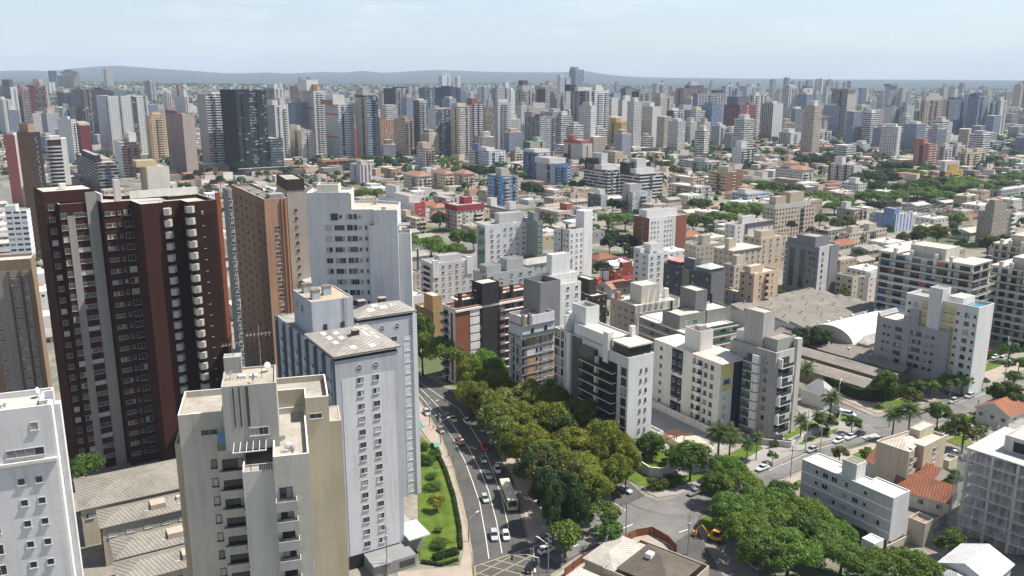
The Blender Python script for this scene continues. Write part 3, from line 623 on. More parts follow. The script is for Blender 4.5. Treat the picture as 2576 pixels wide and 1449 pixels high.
# 2 dark red-brown tower
b = B('dark red-brown brick tower with two grey stripes and stacks of white balcony boxes', 107, 486, 60, 238, h=77, a=38, V=13, U=12.2, fh=3.08)
RB = brick((.048, .020, .015)); prof = [(0, 3, 0), (3, 12.5, -3), (12.5, 19.5, -6), (19.5, 25, -15.5), (25, 30.3, -13.5), (30.3, 38, -18.5)]
poly = []
for u0, u1, v in prof: poly += [(u0, v), (u1, v)]
poly += [(38, -4), (30, -4), (30, 2), (19.5, 5), (12.5, 13), (0, 13)]
b.body([RB], poly, 0, 74.2, par=1., cope=WHITE, roof=FIBL)
b.box('machine_room', 0.03, 12.3, .03, 12.9, 74.25, 77.3, RB, par=.3, roof=ROOFL); b.box('vent_stack', 5, 6.5, 5, 6.4, 77.3, 78.6, OFFW)
b.box('facade_stripe', 9.2, 11.9, -3.45, -3.0, 0, 76.8, (.27, .26, .24)); b.box('facade_stripe', 4.4, 6.2, -3.3, -3.0, 0, 71, (.27, .26, .24))
b.box('parapet_wall', 20, 37.8, -3.9, -3.6, 74.3, 76.3, OFFW); b.box('chimney', 16.6, 18.2, -2.5, -1, 73.4, 79.5, (.50, .46, .46)); b.box('parapet_wall', 12.6, 13, -5, 2, 73.4, 76.3, WHITE)
rw = [71.1 - 3.08 * i for i in range(23)]; sg = lambda i: ((prof[i][0], prof[i][2]), (prof[i][1], prof[i][2]))
b.win(sg(0), [.5], 1.25, 1.25, [z + 2 for z in rw], 2, frame=FRB, fr=.06); b.win(sg(1), [.07], 1.3, 1.3, rw, 3, frame=FRB, fr=.06); b.win(sg(1), [.485], 2.9, 1.05, rw, 5, frame=FRB, fr=.06); b.win(sg(2), [.22], 2.3, 1.0, rw, 5, frame=FRB, fr=.06); b.win(sg(2), [.56], .55, .9, rw, 1, FRB); b.win(sg(2), [.85], 1.8, 1.5, rw, 2, frame=FRB, fr=.06); b.win(sg(5), [.48], .4, .8, rw, 1)
me = MB().prism([(-1.05, -1.9), (.15, -2.3), (1.15, -1.25), (1.15, 0), (-1.05, 0)], 0, 1.75).mesh('balcony', [mm((.40, .385, .345))])
for i in range(24):
    z = 69.6 - 3.08 * i
    if z > 3: put('balcony', me, b.root, (25.9, -14.2, z + 1.2)); put('balcony', me, b.root, (30.9, -17.3, z + 1.7))
b.box('facade_panel', 31.3, 37.2, -18.62, -18.5, 2, 71, brick((.03, .014, .012)))
for i in range(24): b.box('balcony', 38.0, 39.1, -17.5, -9, 73.4 - 3.08 * i - .35, 73.4 - 3.08 * i, brick((.24, .08, .045)))  # end balconies and pier in brighter brick, full sun painted into the colour
b.box('side_pier', 38.0, 39.2, -18.4, -17.5, 0, 76, brick((.24, .08, .045))); b.done()
# 3 brown tower, left edge
b = B('brown and grey tower block beside the white tower, shaded ribs down its front', 76, 650, -90, 84, h=57, a=112, U=9)
b.body([(.26, .185, .125)], cope=OFFW, roof=ROOFL); L = b.V; b.panel('l', .35, .93, 0, b.h - 3.2, (.28, .26, .23), .15)
for f in (.62, .80): b.panel('l', f, f + .03, 0, b.h - 3.2, (.16, .09, .07), .5, 'rib')
b.win('l', [.40, .70, .745, .88], .9, .55, b.rows(5), 2, out=.15); b.done()
# 4 tan tower
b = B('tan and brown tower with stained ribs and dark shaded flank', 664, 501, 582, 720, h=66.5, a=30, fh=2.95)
b.body([(.43, .26, .17), (.40, .22, .13), (.3, .2, .1), (.25, .155, .10)], cope=OFFW, roof=ROOFD)  # left wall is a browner tone, with the shade painted into its colour
b.win('l', [.12, .3, .46], 1.5, .7, b.rows(3.5), 3, FRD); b.win('l', [.62, .8, .94], 1.3, 1.1, b.rows(3.5), 2, FRD); b.win('f', [.52], 1.5, 1.15, b.rows(10), 2)
for f in (.74, .9): b.panel('f', f, f + .04, 0, b.h - .1, (.42, .22, .13), .5, 'rib')
b.box('water_tank', 3, 8, 4, 9, b.h - .8, b.h + .9, GREY); b.clutter(4); b.done()
b = B('grey narrow tower wing squeezed between the red-brown and tan towers', 574, 478, 540, 582, h=70, a=30, V=9)
b.body([(.33, .33, .32), (.24, .24, .24)]); b.win('l', [.5], .7, .7, b.rows(3), 1); b.win('f', [.4], 1.2, .9, b.rows(3), 2); b.done()
# 5 beige concrete tower with dark cap
b = B('plain beige concrete tower with a dark brown cap on its roof', 721, 473, 694, 787, h=68, a=24)
b.body([(.44, .41, .36), (.42, .39, .34)]); b.box('roof_cap', -.1, b.U * .68, -.1, b.V * .9, b.h - 1, b.h + 3, plaster((.06, .05, .045)), par=.5)
b.win('f', [.30], .8, .55, b.rows(8), 1, FRD); b.done()
# 11 grey annex below
b = B('small grey block with awnings wedged below the white tower', 775, 715, 730, 800, h=34, a=30, U=8)
b.body([(.30, .28, .26)]); b.hip(1, .2, roofm((.5, .5, .5), 'corr', .9, 0), gable=True); b.win('l', 4, 1.3, 1.2, b.rows(3), 2); b.done()
# 6 white-grey tower behind the pale blue block
b = B('tall plain white tower with scattered small windows on its broad face', 773, 528, 740, 1000, h=72, a=4, fh=2.95, V=18)
U, h = b.U, b.h; WG = (.60, .60, .595); uf = b.fu; u1, u2 = U * uf(927), U * uf(941)
b.body([WG], [(0, 0), (u1, 0), (u1, -1.6), (u2, -1.6), (u2, -1.59), (U, -1.6), (U, 14), (U * .7, 18), (0, 18)], 0, h - 4, par=.2, cope=WHITE, roof=ROOFL)
b.body([WG], [(.02, .02), (u2, .02), (u2, -1.57), (U - .02, -1.57), (U - .02, 13.9), (U * .7, 17.9), (.02, 17.9)], h - 4.02, h, par=.7, cope=WHITE, roof=roofm((.42, .38, .33)), name='upper_wall')
b.box('upper_block', .04, U * uf(880), .04, 11, h - .7, h + 4.5, WG, par=.6, roof=ROOFL); b.box('stair_tower', U * uf(795), U * uf(850), 3, 8, h + 3.8, h + 6.2, (.62, .62, .5), par=.3); b.box('vent_stack', U - 4.2, U - 3, -1.2, 0, h - .7, h + .8, WG); b.box('edge_panel', U * uf(880), U * uf(884), .04, 3, h + .01, h + 4.2, (.55, .55, .38))
rw = [h - 1.9 - 2.95 * i for i in range(16)]; b.win('f', [uf(824)], 1.6, 1.3, rw[1:], 2); b.win('f', [uf(852)], 2.6, 1.3, rw[1:], 4); b.win('f', [uf(884)], 2.6, 1.4, rw, 4); b.win('f', [uf(904)], .7, .9, rw, 1); b.win('f', [uf(919)], .5, 1.0, rw[1:], 1); b.win('f', [uf(840)], 1.7, 1.6, rw[:1], 1, FRD); b.win('f', [uf(856)], .7, .9, rw[:1], 1)
b.box('side_terrace', U, U + 3.2, 0, 6, 0, h - 6.5, WG, par=.9); b.box('terrace_canopy', U + .1, U + 3, .2, 5, h - 4.6, h - 4.4, METAL); b.clutter(3); b.done()
# 8 pale blue residential block of three wings
PB = (.57, .58, .595); PB2 = (.41, .43, .455); PBD = (.13, .165, .215)
b = B('pale blue-grey apartment block with skylit fibre roofs and dark blue pilasters', 842, 910, 766, 1002, h=48.5, a=31, U=14.3, V=18.7)
W2, H0 = 29.7, 48.5; poly = [(0, 0), (14.3, 0), (14.3, 25), (W2, 25), (W2, 35.5), (10, 35.5), (10, 42), (0, 42)]
b.body([PB2], poly, par=.3, roof=ROOFG)
for f, n in (('f', 'front_panel'),): b.panel('f', .09, .92, 0, H0 - 4.2, PB, .06, n)
b.panel(((14.3, 25), (W2, 25)), .78, .97, 0, H0 - 5, PB, .06, 'front_panel'); b.box('corner_pier', W2 - .9, W2 + .25, 24.6, 25, 0, H0 + .3, PB); b.box('end_wall', W2, W2 + .12, 25.1, 35.4, 0, H0 - .4, PB)
for v in (.5, 6.3, 11.8, 17.6, 23.4, 29.4, 35.3, 41.4): b.box('pilaster', -.7, 0, v - .3, v + .35, 0, H0 + .2, PBD)
for v in (3.4, 9, 14.7, 20.5, 26.4, 32.3, 38.3):
    for i in range(15):
        z = H0 - 4.9 - 2.95 * i; b.box('infill_panel', -.05, 0, v - 2.3, v + 2.1, z - 1.9, z - .75, PB)
rw = [H0 - 5.4 - 2.95 * i for i in range(15)]; LF_ = ((0, 42), (0, 0)); lf = lambda v: 1 - v / 42
b.win(LF_, [lf(x) for x in (2.2, 8.8, 14.5, 26.5, 31.5)], 1.9, 1.35, rw, 3); b.win(LF_, [lf(x) for x in (4.8, 20.2, 38.5)], 1.2, 1.35, rw, 2)
b.win('f', [.375, .62], 1.35, 1.25, [z + .4 for z in rw], 2, out=.06); b.win(((14.3, 25), (W2, 25)), [.17, .45, .62, .86], 1.5, 1.25, rw, 2)
for f, z in ((.37, H0 - 2.2), (.63, H0 - 2.2)):
    p, t, L = b.onface('f', f, z); mb = MB(); mb.tube((0, -.08, 0), (0, .0, 0), .75, .75, 20, 1); mb.tube((0, -.1, 0), (0, -.08, 0), .6, .6, 20, 0); mb.box(-.45, .45, -.14, -.1, .1, .22, 1); mb.box(-.45, .45, -.14, -.1, -.2, -.08, 1); mb.build('round_vent', [DARK, mm(PB)], b.root, p, t)
    p, t, L = b.onface(((14.3, 25), (W2, 25)), f + .05, z); put('round_vent', bpy.data.meshes['round_vent'], b.root, p, t)
def skylit(b, u0, u1, v0, v1, z, rise, hips, spots, name='roof'):
    o = b.hip(rise, 0, roofm(FIBRE, 'corr', .9, 31), z, u0, u1, v0, v1, name, (.05, .05, .05)); L, D = u1 - u0, v1 - v0; mb = MB(); zz = z + .18
    for (fu, fv, a_, b_) in spots:
        u, v = u0 + fu * L, v0 + fv * D
        def hz(u, v):
            du, dv = min(u - u0, u1 - u), min(v - v0, v1 - v); return zz + rise * min(1, min(du, dv) / (min(L, D) / 2)) + .06
        mb.face([(u - a_, v - b_, hz(u - a_, v - b_)), (u + a_, v - b_, hz(u + a_, v - b_)), (u + a_, v + b_, hz(u + a_, v + b_)), (u - a_, v + b_, hz(u - a_, v + b_))])
    mb.build('skylight', plain((.55, .55, .52), .4), o)
b.box('eave_vent', .35, 13.95, .35, 18.4, H0, H0 + .75, DARK); b.box('gutter', -.35, 14.65, -.35, 19.1, H0 + .75, H0 + 1.0, OFFW)
skylit(b, -.4, 14.7, -.4, 19.2, H0 + 1.0, 1.9, 1, [(.2, .35, .5, 1.2), (.32, .42, .5, 1.2), (.2, .55, .5, 1.2), (.33, .62, .5, 1.2), (.2, .75, .5, 1.2), (.38, .8, .5, 1.2), (.7, .4, .5, 1.2), (.82, .35, .5, 1.2), (.72, .55, .5, 1.2), (.84, .52, .5, 1.2), (.7, .7, .5, 1.2), (.82, .72, .5, 1.2), (.65, .85, .5, 1.2), (.35, .12, .7, .6), (.62, .1, .7, .6)])
b.box('roof_vent', 6.6, 8, 6.3, 7.7, H0 + 2.9, H0 + 4.0, (.10, .09, .08)); b.box('roof_vent', 6.4, 8.2, 6.1, 7.9, H0 + 4.0, H0 + 4.15, (.3, .25, .2))
b.box('eave_vent', 14.7, W2 - .35, 25.3, 35.2, H0, H0 + .75, DARK); b.box('gutter', 14.5, W2 + .35, 24.65, 35.8, H0 + .75, H0 + 1.0, OFFW)
skylit(b, 14.4, W2 + .4, 24.6, 35.9, H0 + 1.0, 1.7, 1, [(.3, .25, .9, .7), (.52, .3, .9, .7), (.4, .4, .8, .6), (.7, .35, .8, .6)])
for u in (17.5, 23): b.box('roof_vent', u, u + 1.6, 31, 32.5, H0 + 2.3, H0 + 3.6, (.10, .09, .08)); b.box('roof_vent', u - .2, u + 1.8, 30.8, 32.7, H0 + 3.6, H0 + 3.75, (.35, .3, .24))
b.box('stair_tower', 1.8, 11.6, 19.3, 33, H0 - .3, H0 + 8.2, (.42, .45, .49), par=.25, roof=roofm((.42, .34, .25)))
for u, v in ((3, 22), (6.5, 24.5), (3.2, 29)): b.box('roof_vent', u, u + 1.9, v, v + 1.7, H0 + 7.9, H0 + 10, (.40, .43, .46)); b.box('roof_vent', u - .15, u + 2.05, v - .15, v + 1.85, H0 + 10, H0 + 10.15, (.2, .16, .12))
b.win(((1.8, 33), (1.8, 19.3)), [.2, .5], 1.3, 1.5, [H0 + 5.2], 2); b.win(((1.8, 19.3), (11.6, 19.3)), [.3, .72], .8, 1.3, [H0 + 1.9], 1, FRD)
mb = MB()
for u in (9.3, 9.8): mb.box(u, u + .06, 19.05, 19.1, H0 + .9, H0 + 9)
for i in range(18): mb.box(9.3, 9.86, 19.05, 19.1, H0 + 1 + i * .45, H0 + 1.06 + i * .45)
mb.build('ladder', POLE, b.root)
b.box('entrance_canopy', 14.3, 19.5, -2.5, 5, 4.3, 4.7, WHITE); b.box('entrance_canopy', 14.4, 18.5, 18, 24.5, 7, 7.3, WHITE); b.box('podium', 14.35, 19, 0, 24, 0, 3.6, (.30, .30, .29)); b.box('entrance', 1, 13, -.15, 0, 0, 3.2, DARK); b.done()
# 9 cream tower in front
CRM = (.50, .48, .42); TANW = (.45, .40, .30)
b = B('cream and tan tower with tile-patched terraces, balconies and a stained lift block', 612 - 45, 1150, 500, 772, h=56, a=15, U=5, V=18)
b.X, b.Y = P((650 + 670 / 1.61) / 1.5528, (1350 + 700 / 1.61) / 1.5528, 56); b.root.location = (b.X, b.Y, 0)
TILES = roofm((.35, .32, .28))
b.body([CRM], [(0, 0), (4.7, 0), (4.7, 18), (0, 18)], 0, 56, par=1.0, cope=WHITE, roof=TILES); b.box('wing', -4.2, -.03, 1.9, 12, 0, 53.3, (.55, .54, .50), par=.9, roof=TILES)
b.box('wing', -7.8, -4.25, 8.6, 14, 0, 55.2, CRM, par=.7, roof=TILES); b.body([CRM, TANW], [(-13, 12), (-6.5, 12), (-6.5, 22), (-13, 22)], 0, 58.6, par=1., cope=WHITE, roof=TILES, name='wing'); b.box('wing', -14.2, -10.4, 15, 20, 0, 53, TANW, par=.2)
b.body([(.47, .42, .32)], [(4.75, 13.8), (8.2, 13.8), (8.2, 24), (-2, 24), (-2, 18.1), (4.75, 18.1)], 0, 58.8, par=1., cope=WHITE, roof=TILES, name='wing'); b.box('wing', 8.25, 10, 15.5, 22, 0, 54, TANW, par=.1)
b.box('lift_block', -6.3, .9, 5.6, 13.5, 55, 64.5, (.40, .39, .355), par=.3, roof=roofm((.36, .32, .26))); b.box('water_tank', -6.2, -3.8, 12, 14, 64.2, 66.6, (.36, .35, .32))
for u in (-4.9, -4.1, -3.2): b.box('rain_stain', u, u + .18 + (.2 if u == -3.2 else 0), 5.55, 5.6, 58.5, 64.3, (.08, .075, .07))
b.win(((-6.3, 5.6), (.9, 5.6)), [.63], 2.4, 1.1, [57.6], 4); b.win(((-13, 12), (-6.5, 12)), [.62], 2.2, .75, [55.6], 2); b.win(((4.75, 13.8), (8.2, 13.8)), [.42], 1.7, .75, [55.8], 2)
rw = [50.6 - 2.95 * i for i in range(16)]
b.win('f', [.28], 1.6, 1.5, [z for z in rw], 2, FRD); b.balc('f', .0, .56, 1.5, rw, 1.25, (.40, .39, .36), zoff=-1.9, door=False)
b.win(((-7.8, 8.6), (-4.25, 8.6)), [.55], 2.7, 1.45, [z + 1.2 for z in rw], 4, FRD); b.balc(((-7.8, 8.6), (-4.25, 8.6)), .02, .98, .8, rw, 1.1, CRM, zoff=-.7, door=False)
b.win(((-10.3, 12), (-6.5, 12)), [.42], .7, 1.2, rw, 1, FRD); b.win(((-4.2, 12), (-4.2, 1.9)), [.5, .8], .8, 1.2, rw, 1, FRD)
mb = MB()
for i in range(6): mb.box(-5.2 + i * .85, -5.14 + i * .85, 2, 5.5, 56.2, 56.3)
mb.box(-5.3, -.8, 1.95, 2.05, 56.15, 56.32); mb.build('pergola', mm(WHITE), b.root)
mb = MB(); mb.face([(-7.7, 8.0, 55.4), (-4.3, 8.0, 55.4), (-4.6, 9.3, 56.6), (-7.4, 9.3, 56.6)]); mb.face([(-7.7, 8, 55.4), (-7.4, 9.3, 56.6), (-7.6, 10.5, 56.6), (-7.8, 10.5, 55.4)]); mb.build('glass_roof', plain((.12, .25, .36), .15, 0, .6), b.root)
b.box('glass_screen', -7.7, -4.3, 8.0, 8.05, 54.2, 55.4, RAILG)
mb = MB()
for i in range(14): mb.box(-4.1 + i * .3, -4.06 + i * .3, 1.9, 1.94, 53.3, 54.3)
mb.box(-4.2, -.05, 1.88, 1.96, 54.3, 54.36); mb.build('terrace_rail', mm(WHITE), b.root)
for p in ((-2, 7, 64.2), (-5.2, 9, 64.2), (-.3, 11.5, 64.2), (1.2, 6, 55), (2, 3.6, 55), (2.6, 2.2, 55)): put('satellite_dish', shared_dish(), b.root, p, R.random() * 6)
mb = MB(); mb.tube((0, 0, 64.2), (0, 0, 72), .05, .04); mb.tube((-1.8, .1, 70.5), (1.6, -.1, 70.8), .04)
for i in range(7): mb.tube((-1.6 + i * .5, -1., 70.6), (-1.6 + i * .5, 1., 70.6), .025)
mb.build('antenna', POLE, b.root, (-1, 9, 0)); mb = MB(); mb.tube((0, 0, 64), (0, 0, 69), .04); mb.tube((-1.5, 0, 68), (1.5, .2, 68.5), .04)
for i in range(6): mb.tube((-1.2 + i * .45, -.8, 68.2), (-1.2 + i * .45, .8, 68.2), .025)
mb.build('antenna', POLE, b.root, (-5, 13, 0)); b.box('skylight', -4.2, -3.2, 9.6, 10.5, 64.25, 64.5, WHITE); b.box('skylight', -2.6, -1.6, 9.4, 10.3, 64.25, 64.5, WHITE); b.done()
# 10 low courtyard blocks under ridged fibre-cement roofs
FB = roofm((.245, .225, .195), 'corr', .75, 124)
for k, (lab, px, py, L, D, a) in enumerate((('low cream hall with a broad hipped fibre-cement roof next to the red-brown tower', 203, 1282, 24, 17, 30), ('low brick block under a grey hipped roof, farthest of three in the yard', 256, 1328, 26, 8.5, 30), ('low brick block under a grey hipped roof, middle of three in the yard', 292, 1407, 26, 8.5, 30), ('low brick block under a grey hipped roof, nearest of three in the yard', 302, 1470, 30, 8.5, 30))):
    z = 9.5; b = B(lab, px, py, px - 30, px + 200, h=z, a=a, U=L, V=D, name='low_building', cat='low building')
    b.body([(.50, .44, .33)] if k == 0 else [(.44, .40, .34), (.3, .1, .06)], roof=False); b.panel('l', 0, 1, 0, z - .3, brick((.30, .13, .075)) if k else (.52, .46, .35), .05, 'brick_face') if k else None
    b.hip(1.7, .45, FB, fascia=(.34, .32, .29) if k else OFFW); b.win('f', 7, 1.5, 1.2, [z - 2], 3); b.win('l', [.3, .36, .7, .76], .4, 1.6, [z - 2.5, z - 5.6], 1, FRD)
    if k: b.box('water_tank', L * .4, L * .4 + 3.2, D * .15, D * .5, z + .7, z + 2, (.42, .36, .29)); b.box('roof_vent', L * .62, L * .62 + 1, D * .3, D * .3 + .9, z + 1.2, z + 2.1, LGREY)
    for u in (.35, .62): b.box('skylight', L * u, L * u + 2.2, D * .16, D * .33, z + .9, z + .95, plain((.52, .5, .42), .5)) if k else None
    b.done()
# ---------------------------------------------------------------- right of the avenue: near blocks
def blk(label, xc, yt, xl, xr, wall, nf=0, nl=0, w=1.3, hh=1.1, wl=None, roof=None, tw=None, cap=40, drop=1.9, rise=0, fh=None, n=2, gl=None, frame=None, zmin=2.6, skip=0., bal=None, clut=2, cope=None, par=.8, balm=None, fin=True, zb=0, **k):
    b = B(label, xc, yt, xl, xr, fh=fh, cap=cap, **k); b.par = par
    b.body([wall, wall, wall, wl or wall], cope=cope, roof=False if rise else (roof or ROOFG), par=.05 if rise else par, z0=zb)
    if rise: b.hip(rise, .5, roof)
    if tw:
        for t in (tw if isinstance(tw, list) else [tw]): rooftower(b, t[0] * b.U, t[1] * b.U, t[2] * b.V, t[3] * b.V, b.h - .8, b.h + t[4], t[5] if len(t) > 5 else wall, roof)
    rw = b.rows(drop, zmin)
    if nf: b.win('f', nf, w, hh, rw, n, frame, gl, skip=skip)
    if nl: b.win('l', nl, w, hh, rw, n, frame, gl, skip=skip)
    for q in bal or (): b.balc(q[0], q[1], q[2], q[3] if len(q) > 3 else 1.3, rw, 1.05, balm or wall)
    if clut and not rise: b.clutter(clut)
    return b.done() if fin else b
# tan block
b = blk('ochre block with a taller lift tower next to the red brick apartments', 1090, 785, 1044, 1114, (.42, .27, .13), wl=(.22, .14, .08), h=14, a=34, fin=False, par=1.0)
rooftower(b, .1, b.U * .95, .5, b.V * .5, b.h - 1, b.h + 6.5, (.42, .27, .13), ROOFL); b.win('l', [.6], .8, .6, b.rows(4), 1, FRD); b.done()
# red brick apartments
b = B('red brick apartments with white balcony panels and a tall black core', 1145, 777, 1112, 1345, h=28, a=36, cap=100, fh=3.1)
BK = brick((.22, .085, .05)); U, V, h = b.U, b.V, b.h; uf = b.fu; b.body([BK, BK, BK, OFFW], par=1.1, cope=WHITE, roof=ROOFL)
b.box('penthouse', U * uf(1168), U - 2, 3, V - 2, h - 1, h + 3.2, BK, par=.5, roof=ROOFG); b.box('roof_slab', U * uf(1160), U - 1.5, 2.0, V - 1.5, h + 2.0, h + 2.35, WHITE)
b.box('lift_core', U * uf(1211), U * uf(1254), -.5, 6, 0, h + 7.5, plaster((.035, .033, .035)), par=.3, roof=ROOFL)
for px in (1160, 1200, 1263, 1290): b.box('chimney', U * uf(px), U * uf(px) + 1.1, 1.0, 2.0, h - 1, h + 5, plaster((.04, .035, .035)), roofm((.2, .19, .18)))
rw = b.rows(2.4)
for z in rw: b.panel('f', uf(1182), uf(1206), z - 1.3, z + 1.3, (.66, .66, .68), .14, 'balcony_panel'); b.panel('f', uf(1257), .99, z - 1.5, z - 1.2, WHITE, .6, 'sill_band')
b.panel('f', 0, .99, h - 1.3, h - .6, WHITE, .5, 'sill_band'); b.win('f', [uf(1262), uf(1277), uf(1293), uf(1310), uf(1330)], 1.9, 1.6, rw, 2, FRD, GL); b.win('f', [uf(1208.5)], 1.0, 1.5, rw, 1, FRD); b.balc('l', .08, .5, 1.4, rw, 1.0, WHITE, glz=True); b.panel('l', .66, .8, 1, h - 2, FRD, .05, 'window_strip'); b.balc('f', uf(1254.5), uf(1266), 1.1, rw, 1.0, (.22, .2, .19), door=False)
b.win(((U * uf(1168), 3), (U - 2, 3)), [.1, .22, .6, .75, .9], 2.2, 1.8, [h + .6], 3, FRD, GLG); b.done()
# timber and white tower with grey core
WOOD = roofm((.44, .28, .15), 'corr', .4, 0)
b = B('timber-clad and white corner tower with wrap-around slabs and one lit window row', 1315, 798, 1280, 1395, h=33.5, a=36, cap=100)
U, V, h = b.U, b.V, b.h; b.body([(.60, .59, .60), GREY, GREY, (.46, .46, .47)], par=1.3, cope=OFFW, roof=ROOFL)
b.box('stair_core', U * .75, U + 5, V * .45, V + 5, 0, h + 9, plaster((.20, .20, .205)), par=2, roof=ROOFD)
rw = [h - 8.6 - 3.0 * i for i in range(9)]
for i, z in enumerate(rw):
    b.box('floor_slab', -.5, U + .2, -.3, V * .9, z + 1.45, z + 1.65, (.22, .23, .25))
    if i % 5 != 1: b.panel('f', .12, .40, z - 1.3, z + 1.4, WOOD, .06, 'timber_panel'); b.panel('f', .82, .97, z - 1.3, z + 1.4, WOOD, .06, 'timber_panel'); b.panel('f', .52, .6, z - 1.3, z + 1.4, WOOD, .06, 'timber_panel')
b.win('f', [.05], 1.8, 1.9, rw, 2, FRD); b.win('f', [.45, .57], .7, .9, rw, 1, FRD); b.win('f', [.7, .86], 1.4, 1.6, rw, 2, FRW, CURT3); b.win('l', [.3, .7], 2, 1.7, rw, 2, FRD)
b.box('floor_slab', -.9, U + .3, -.9, V, h - 6.9, h - 6.6, (.22, .23, .25)); b.box('floor_slab', -.5, U + .2, -.5, V, h - 3.1, h - 2.85, (.22, .23, .25)); b.panel('f', .02, .3, h - 2.8, h - .2, WOOD, .06, 'timber_panel'); b.win('f', [.3, .72], 1.0, 1.9, [h - 5.2], 1, FRD)
for u in (-.3, 2.2): b.box('roof_post', u, u + .9, -.4, .4, h - 3, h + .8, (.2, .2, .21))
b.box('terrace_glass', -.85, U, -.86, -.82, h - 6.6, h - 5.5, RAILG); b.done()
# white tower with black balconies
b = B('white tower with stacked black balconies, a black glass top floor and white chimneys', 1582, 900, 1395, 1645, h=30.5, a=32, cap=100)
U, V, h = b.U, b.V, b.h; vv = lambda px: (1 - b.lv(px)) * V; WH = (.66, .66, .64); BLK = plaster((.025, .025, .027)); b.body([WH, WH, WH, (.56, .56, .54)], par=.9, cope=WHITE, roof=ROOFL)
b.box('roof_block', .6, U - .6, .6, 7.5, h + .1, h + 2.7, plain((.02, .02, .022), .1, 0, .6)); b.box('roof_slab', .2, U - .2, .2, 8, h + 2.7, h + 3.1, OFFW, ROOFL); b.box('penthouse', 1, U - 1, 8.5, V - 9, h - .8, h + 3.4, WH, par=.5, roof=ROOFL)
b.box('stair_tower', 3, U - 1, V - 12, V - 5, h - .8, h + 8.5, WH, par=1, roof=ROOFD); b.box('chimney', -.5, 1.6, vv(1532), vv(1520), h - 4, h + 5, WH); b.box('chimney', U - 2.4, U - 1, 7, 8.3, h + 2, h + 6.2, WH); b.box('end_wall', -.6, 3.5, V - 6.5, V - 6, 0, h + 5.3, WH); b.box('chimney', 3.6, 5.6, V - 3, V - 1.5, h - .8, h + 4.8, WH)
rw = [h - 4.6 - 3.0 * i for i in range(9)]; lf = lambda v: 1 - v / V; v0, v1, v2, v3 = vv(1554), vv(1466), vv(1440), vv(1428)
b.panel('l', lf(v1), lf(v0), 2, h - 3.2, BLK, .08, 'dark_panel'); b.panel('l', lf(v2), lf(v1 + .2), 0, h - .2, plaster((.10, .10, .105)), .1, 'dark_panel')
for z in rw:
    b.box('balcony', -1.7, -.1, v0 + .3, v1 - .5, z - 1.5, z - 1.25, OFFW); b.box('balcony_front', -1.7, -1.62, v0 + .3, v1 - .5, z - 1.25, z - .35, plain((.015, .015, .017), .15, 0, .5)); b.box('balcony_front', -1.62, -.1, v0 + .3, v0 + .38, z - 1.25, z - .35, plain((.015, .015, .017), .15, 0, .5)); b.box('divider_wall', -1.2, -.1, v0 * .5 + v1 * .5, v0 * .5 + v1 * .5 + .9, z - 1.2, z + 1.4, OFFW)
b.win('l', [lf(1.9)], 2.1, 2.1, [z for z in rw], 1, FRD); b.win('l', [lf((v1 + v2) / 2)], 1.6, 1.4, rw, 2, FRD); b.win('f', [.50, .72], .5, .95, rw, 1, FRD); b.win('l', [lf(v3 + 2), lf(V - 1.6)], 2.3, 2.0, [h - 1.5 - 3 * i for i in range(10)], 2, FRD)
b.box('end_wall', -.6, 0, v2 + .3, v3, 0, h + .2, WH); b.box('glass_bay', -1.5, -.1, v1 - 7.5, v1 - .6, h - 6, h - 1.5, plain((.03, .032, .035), .12, 0, .6)); b.box('podium', U, U + 5, 0, 9, 0, 5.5, WH, par=.6); b.panel(((U, -.02), (U + 5, -.02)), .3, .8, 1.2, 3.6, DARK, .05, 'opening'); b.done()
# white, navy and yellow block
b = B('white apartment block with navy panels, yellow corners and a pale hipped roof', 1814, 916, 1646, 1880, h=22.5, a=32, cap=100)
U, V, h = b.U, b.V, b.h; WY = (.66, .65, .60); b.body([WY], roof=False, par=.05); b.hip(1.4, .9, roofm((.56, .52, .47), 'corr', .6, 30), u0=-.5, u1=U + .9, v0=-.9, v1=13, fascia=OFFW); b.hip(1.2, .2, roofm((.66, .63, .58), 'corr', .6, 30), u0=-.2, u1=U, v0=13.1, v1=V, fascia=OFFW)
b.box('stair_tower', 2, U * .66, 11, 18, h, h + 7, WY, par=.4, roof=ROOFD); b.box('water_tank', U * .3, U * .3 + 3, 13, 15, h + 6.6, h + 8, CONC)
rw = b.rows(2.2); NAVY = plaster((.028, .032, .055)); YL = plaster((.60, .52, .22)); lf = lambda v: 1 - v / V
for i in range(3): b.panel('l', b.lv(1692), b.lv(1719), h - 8.2 - 8.6 * i, h - .9 - 8.6 * i if i else h - .5, NAVY, .06, 'navy_panel')
b.win('l', [b.lv(1698), b.lv(1713)], 1.1, 1.1, rw, 2); b.win('l', [b.lv(1665)], 1.1, 1.2, rw, 2); b.win('l', [b.lv(1748), b.lv(1778), b.lv(1793)], 1.1, 1.3, rw, 2, FRD)
for z in rw[::2]: b.panel('l', b.lv(1745), b.lv(1751), z + .8, z + 2.2, YL, .05, 'yellow_panel')
b.panel('f', .48, .90, 0, h - .3, NAVY, .1, 'navy_panel'); b.panel('f', .02, .48, h - 4.8, h - .3, YL, .12, 'yellow_panel'); b.win('f', [.25], 3, 1.5, [h - 6], 4, out=.3); b.panel('f', .02, .46, h - 8.3, h - 7, YL, .4, 'yellow_panel'); b.win('f', [.2], 1.0, 1.2, rw[2:], 2)
b.balc('l', b.lv(1756), b.lv(1770), 1.2, rw, 1.0, WHITE); b.balc('f', .86, 1.0, 1.4, rw[2:], 1.0, YL); b.box('base_wall', -2.2, -2, -4, V, 0, 2.5, OFFW); b.box('porch', U, U + 4, 0, 5, 0, 4, WHITE, par=.5); b.done()
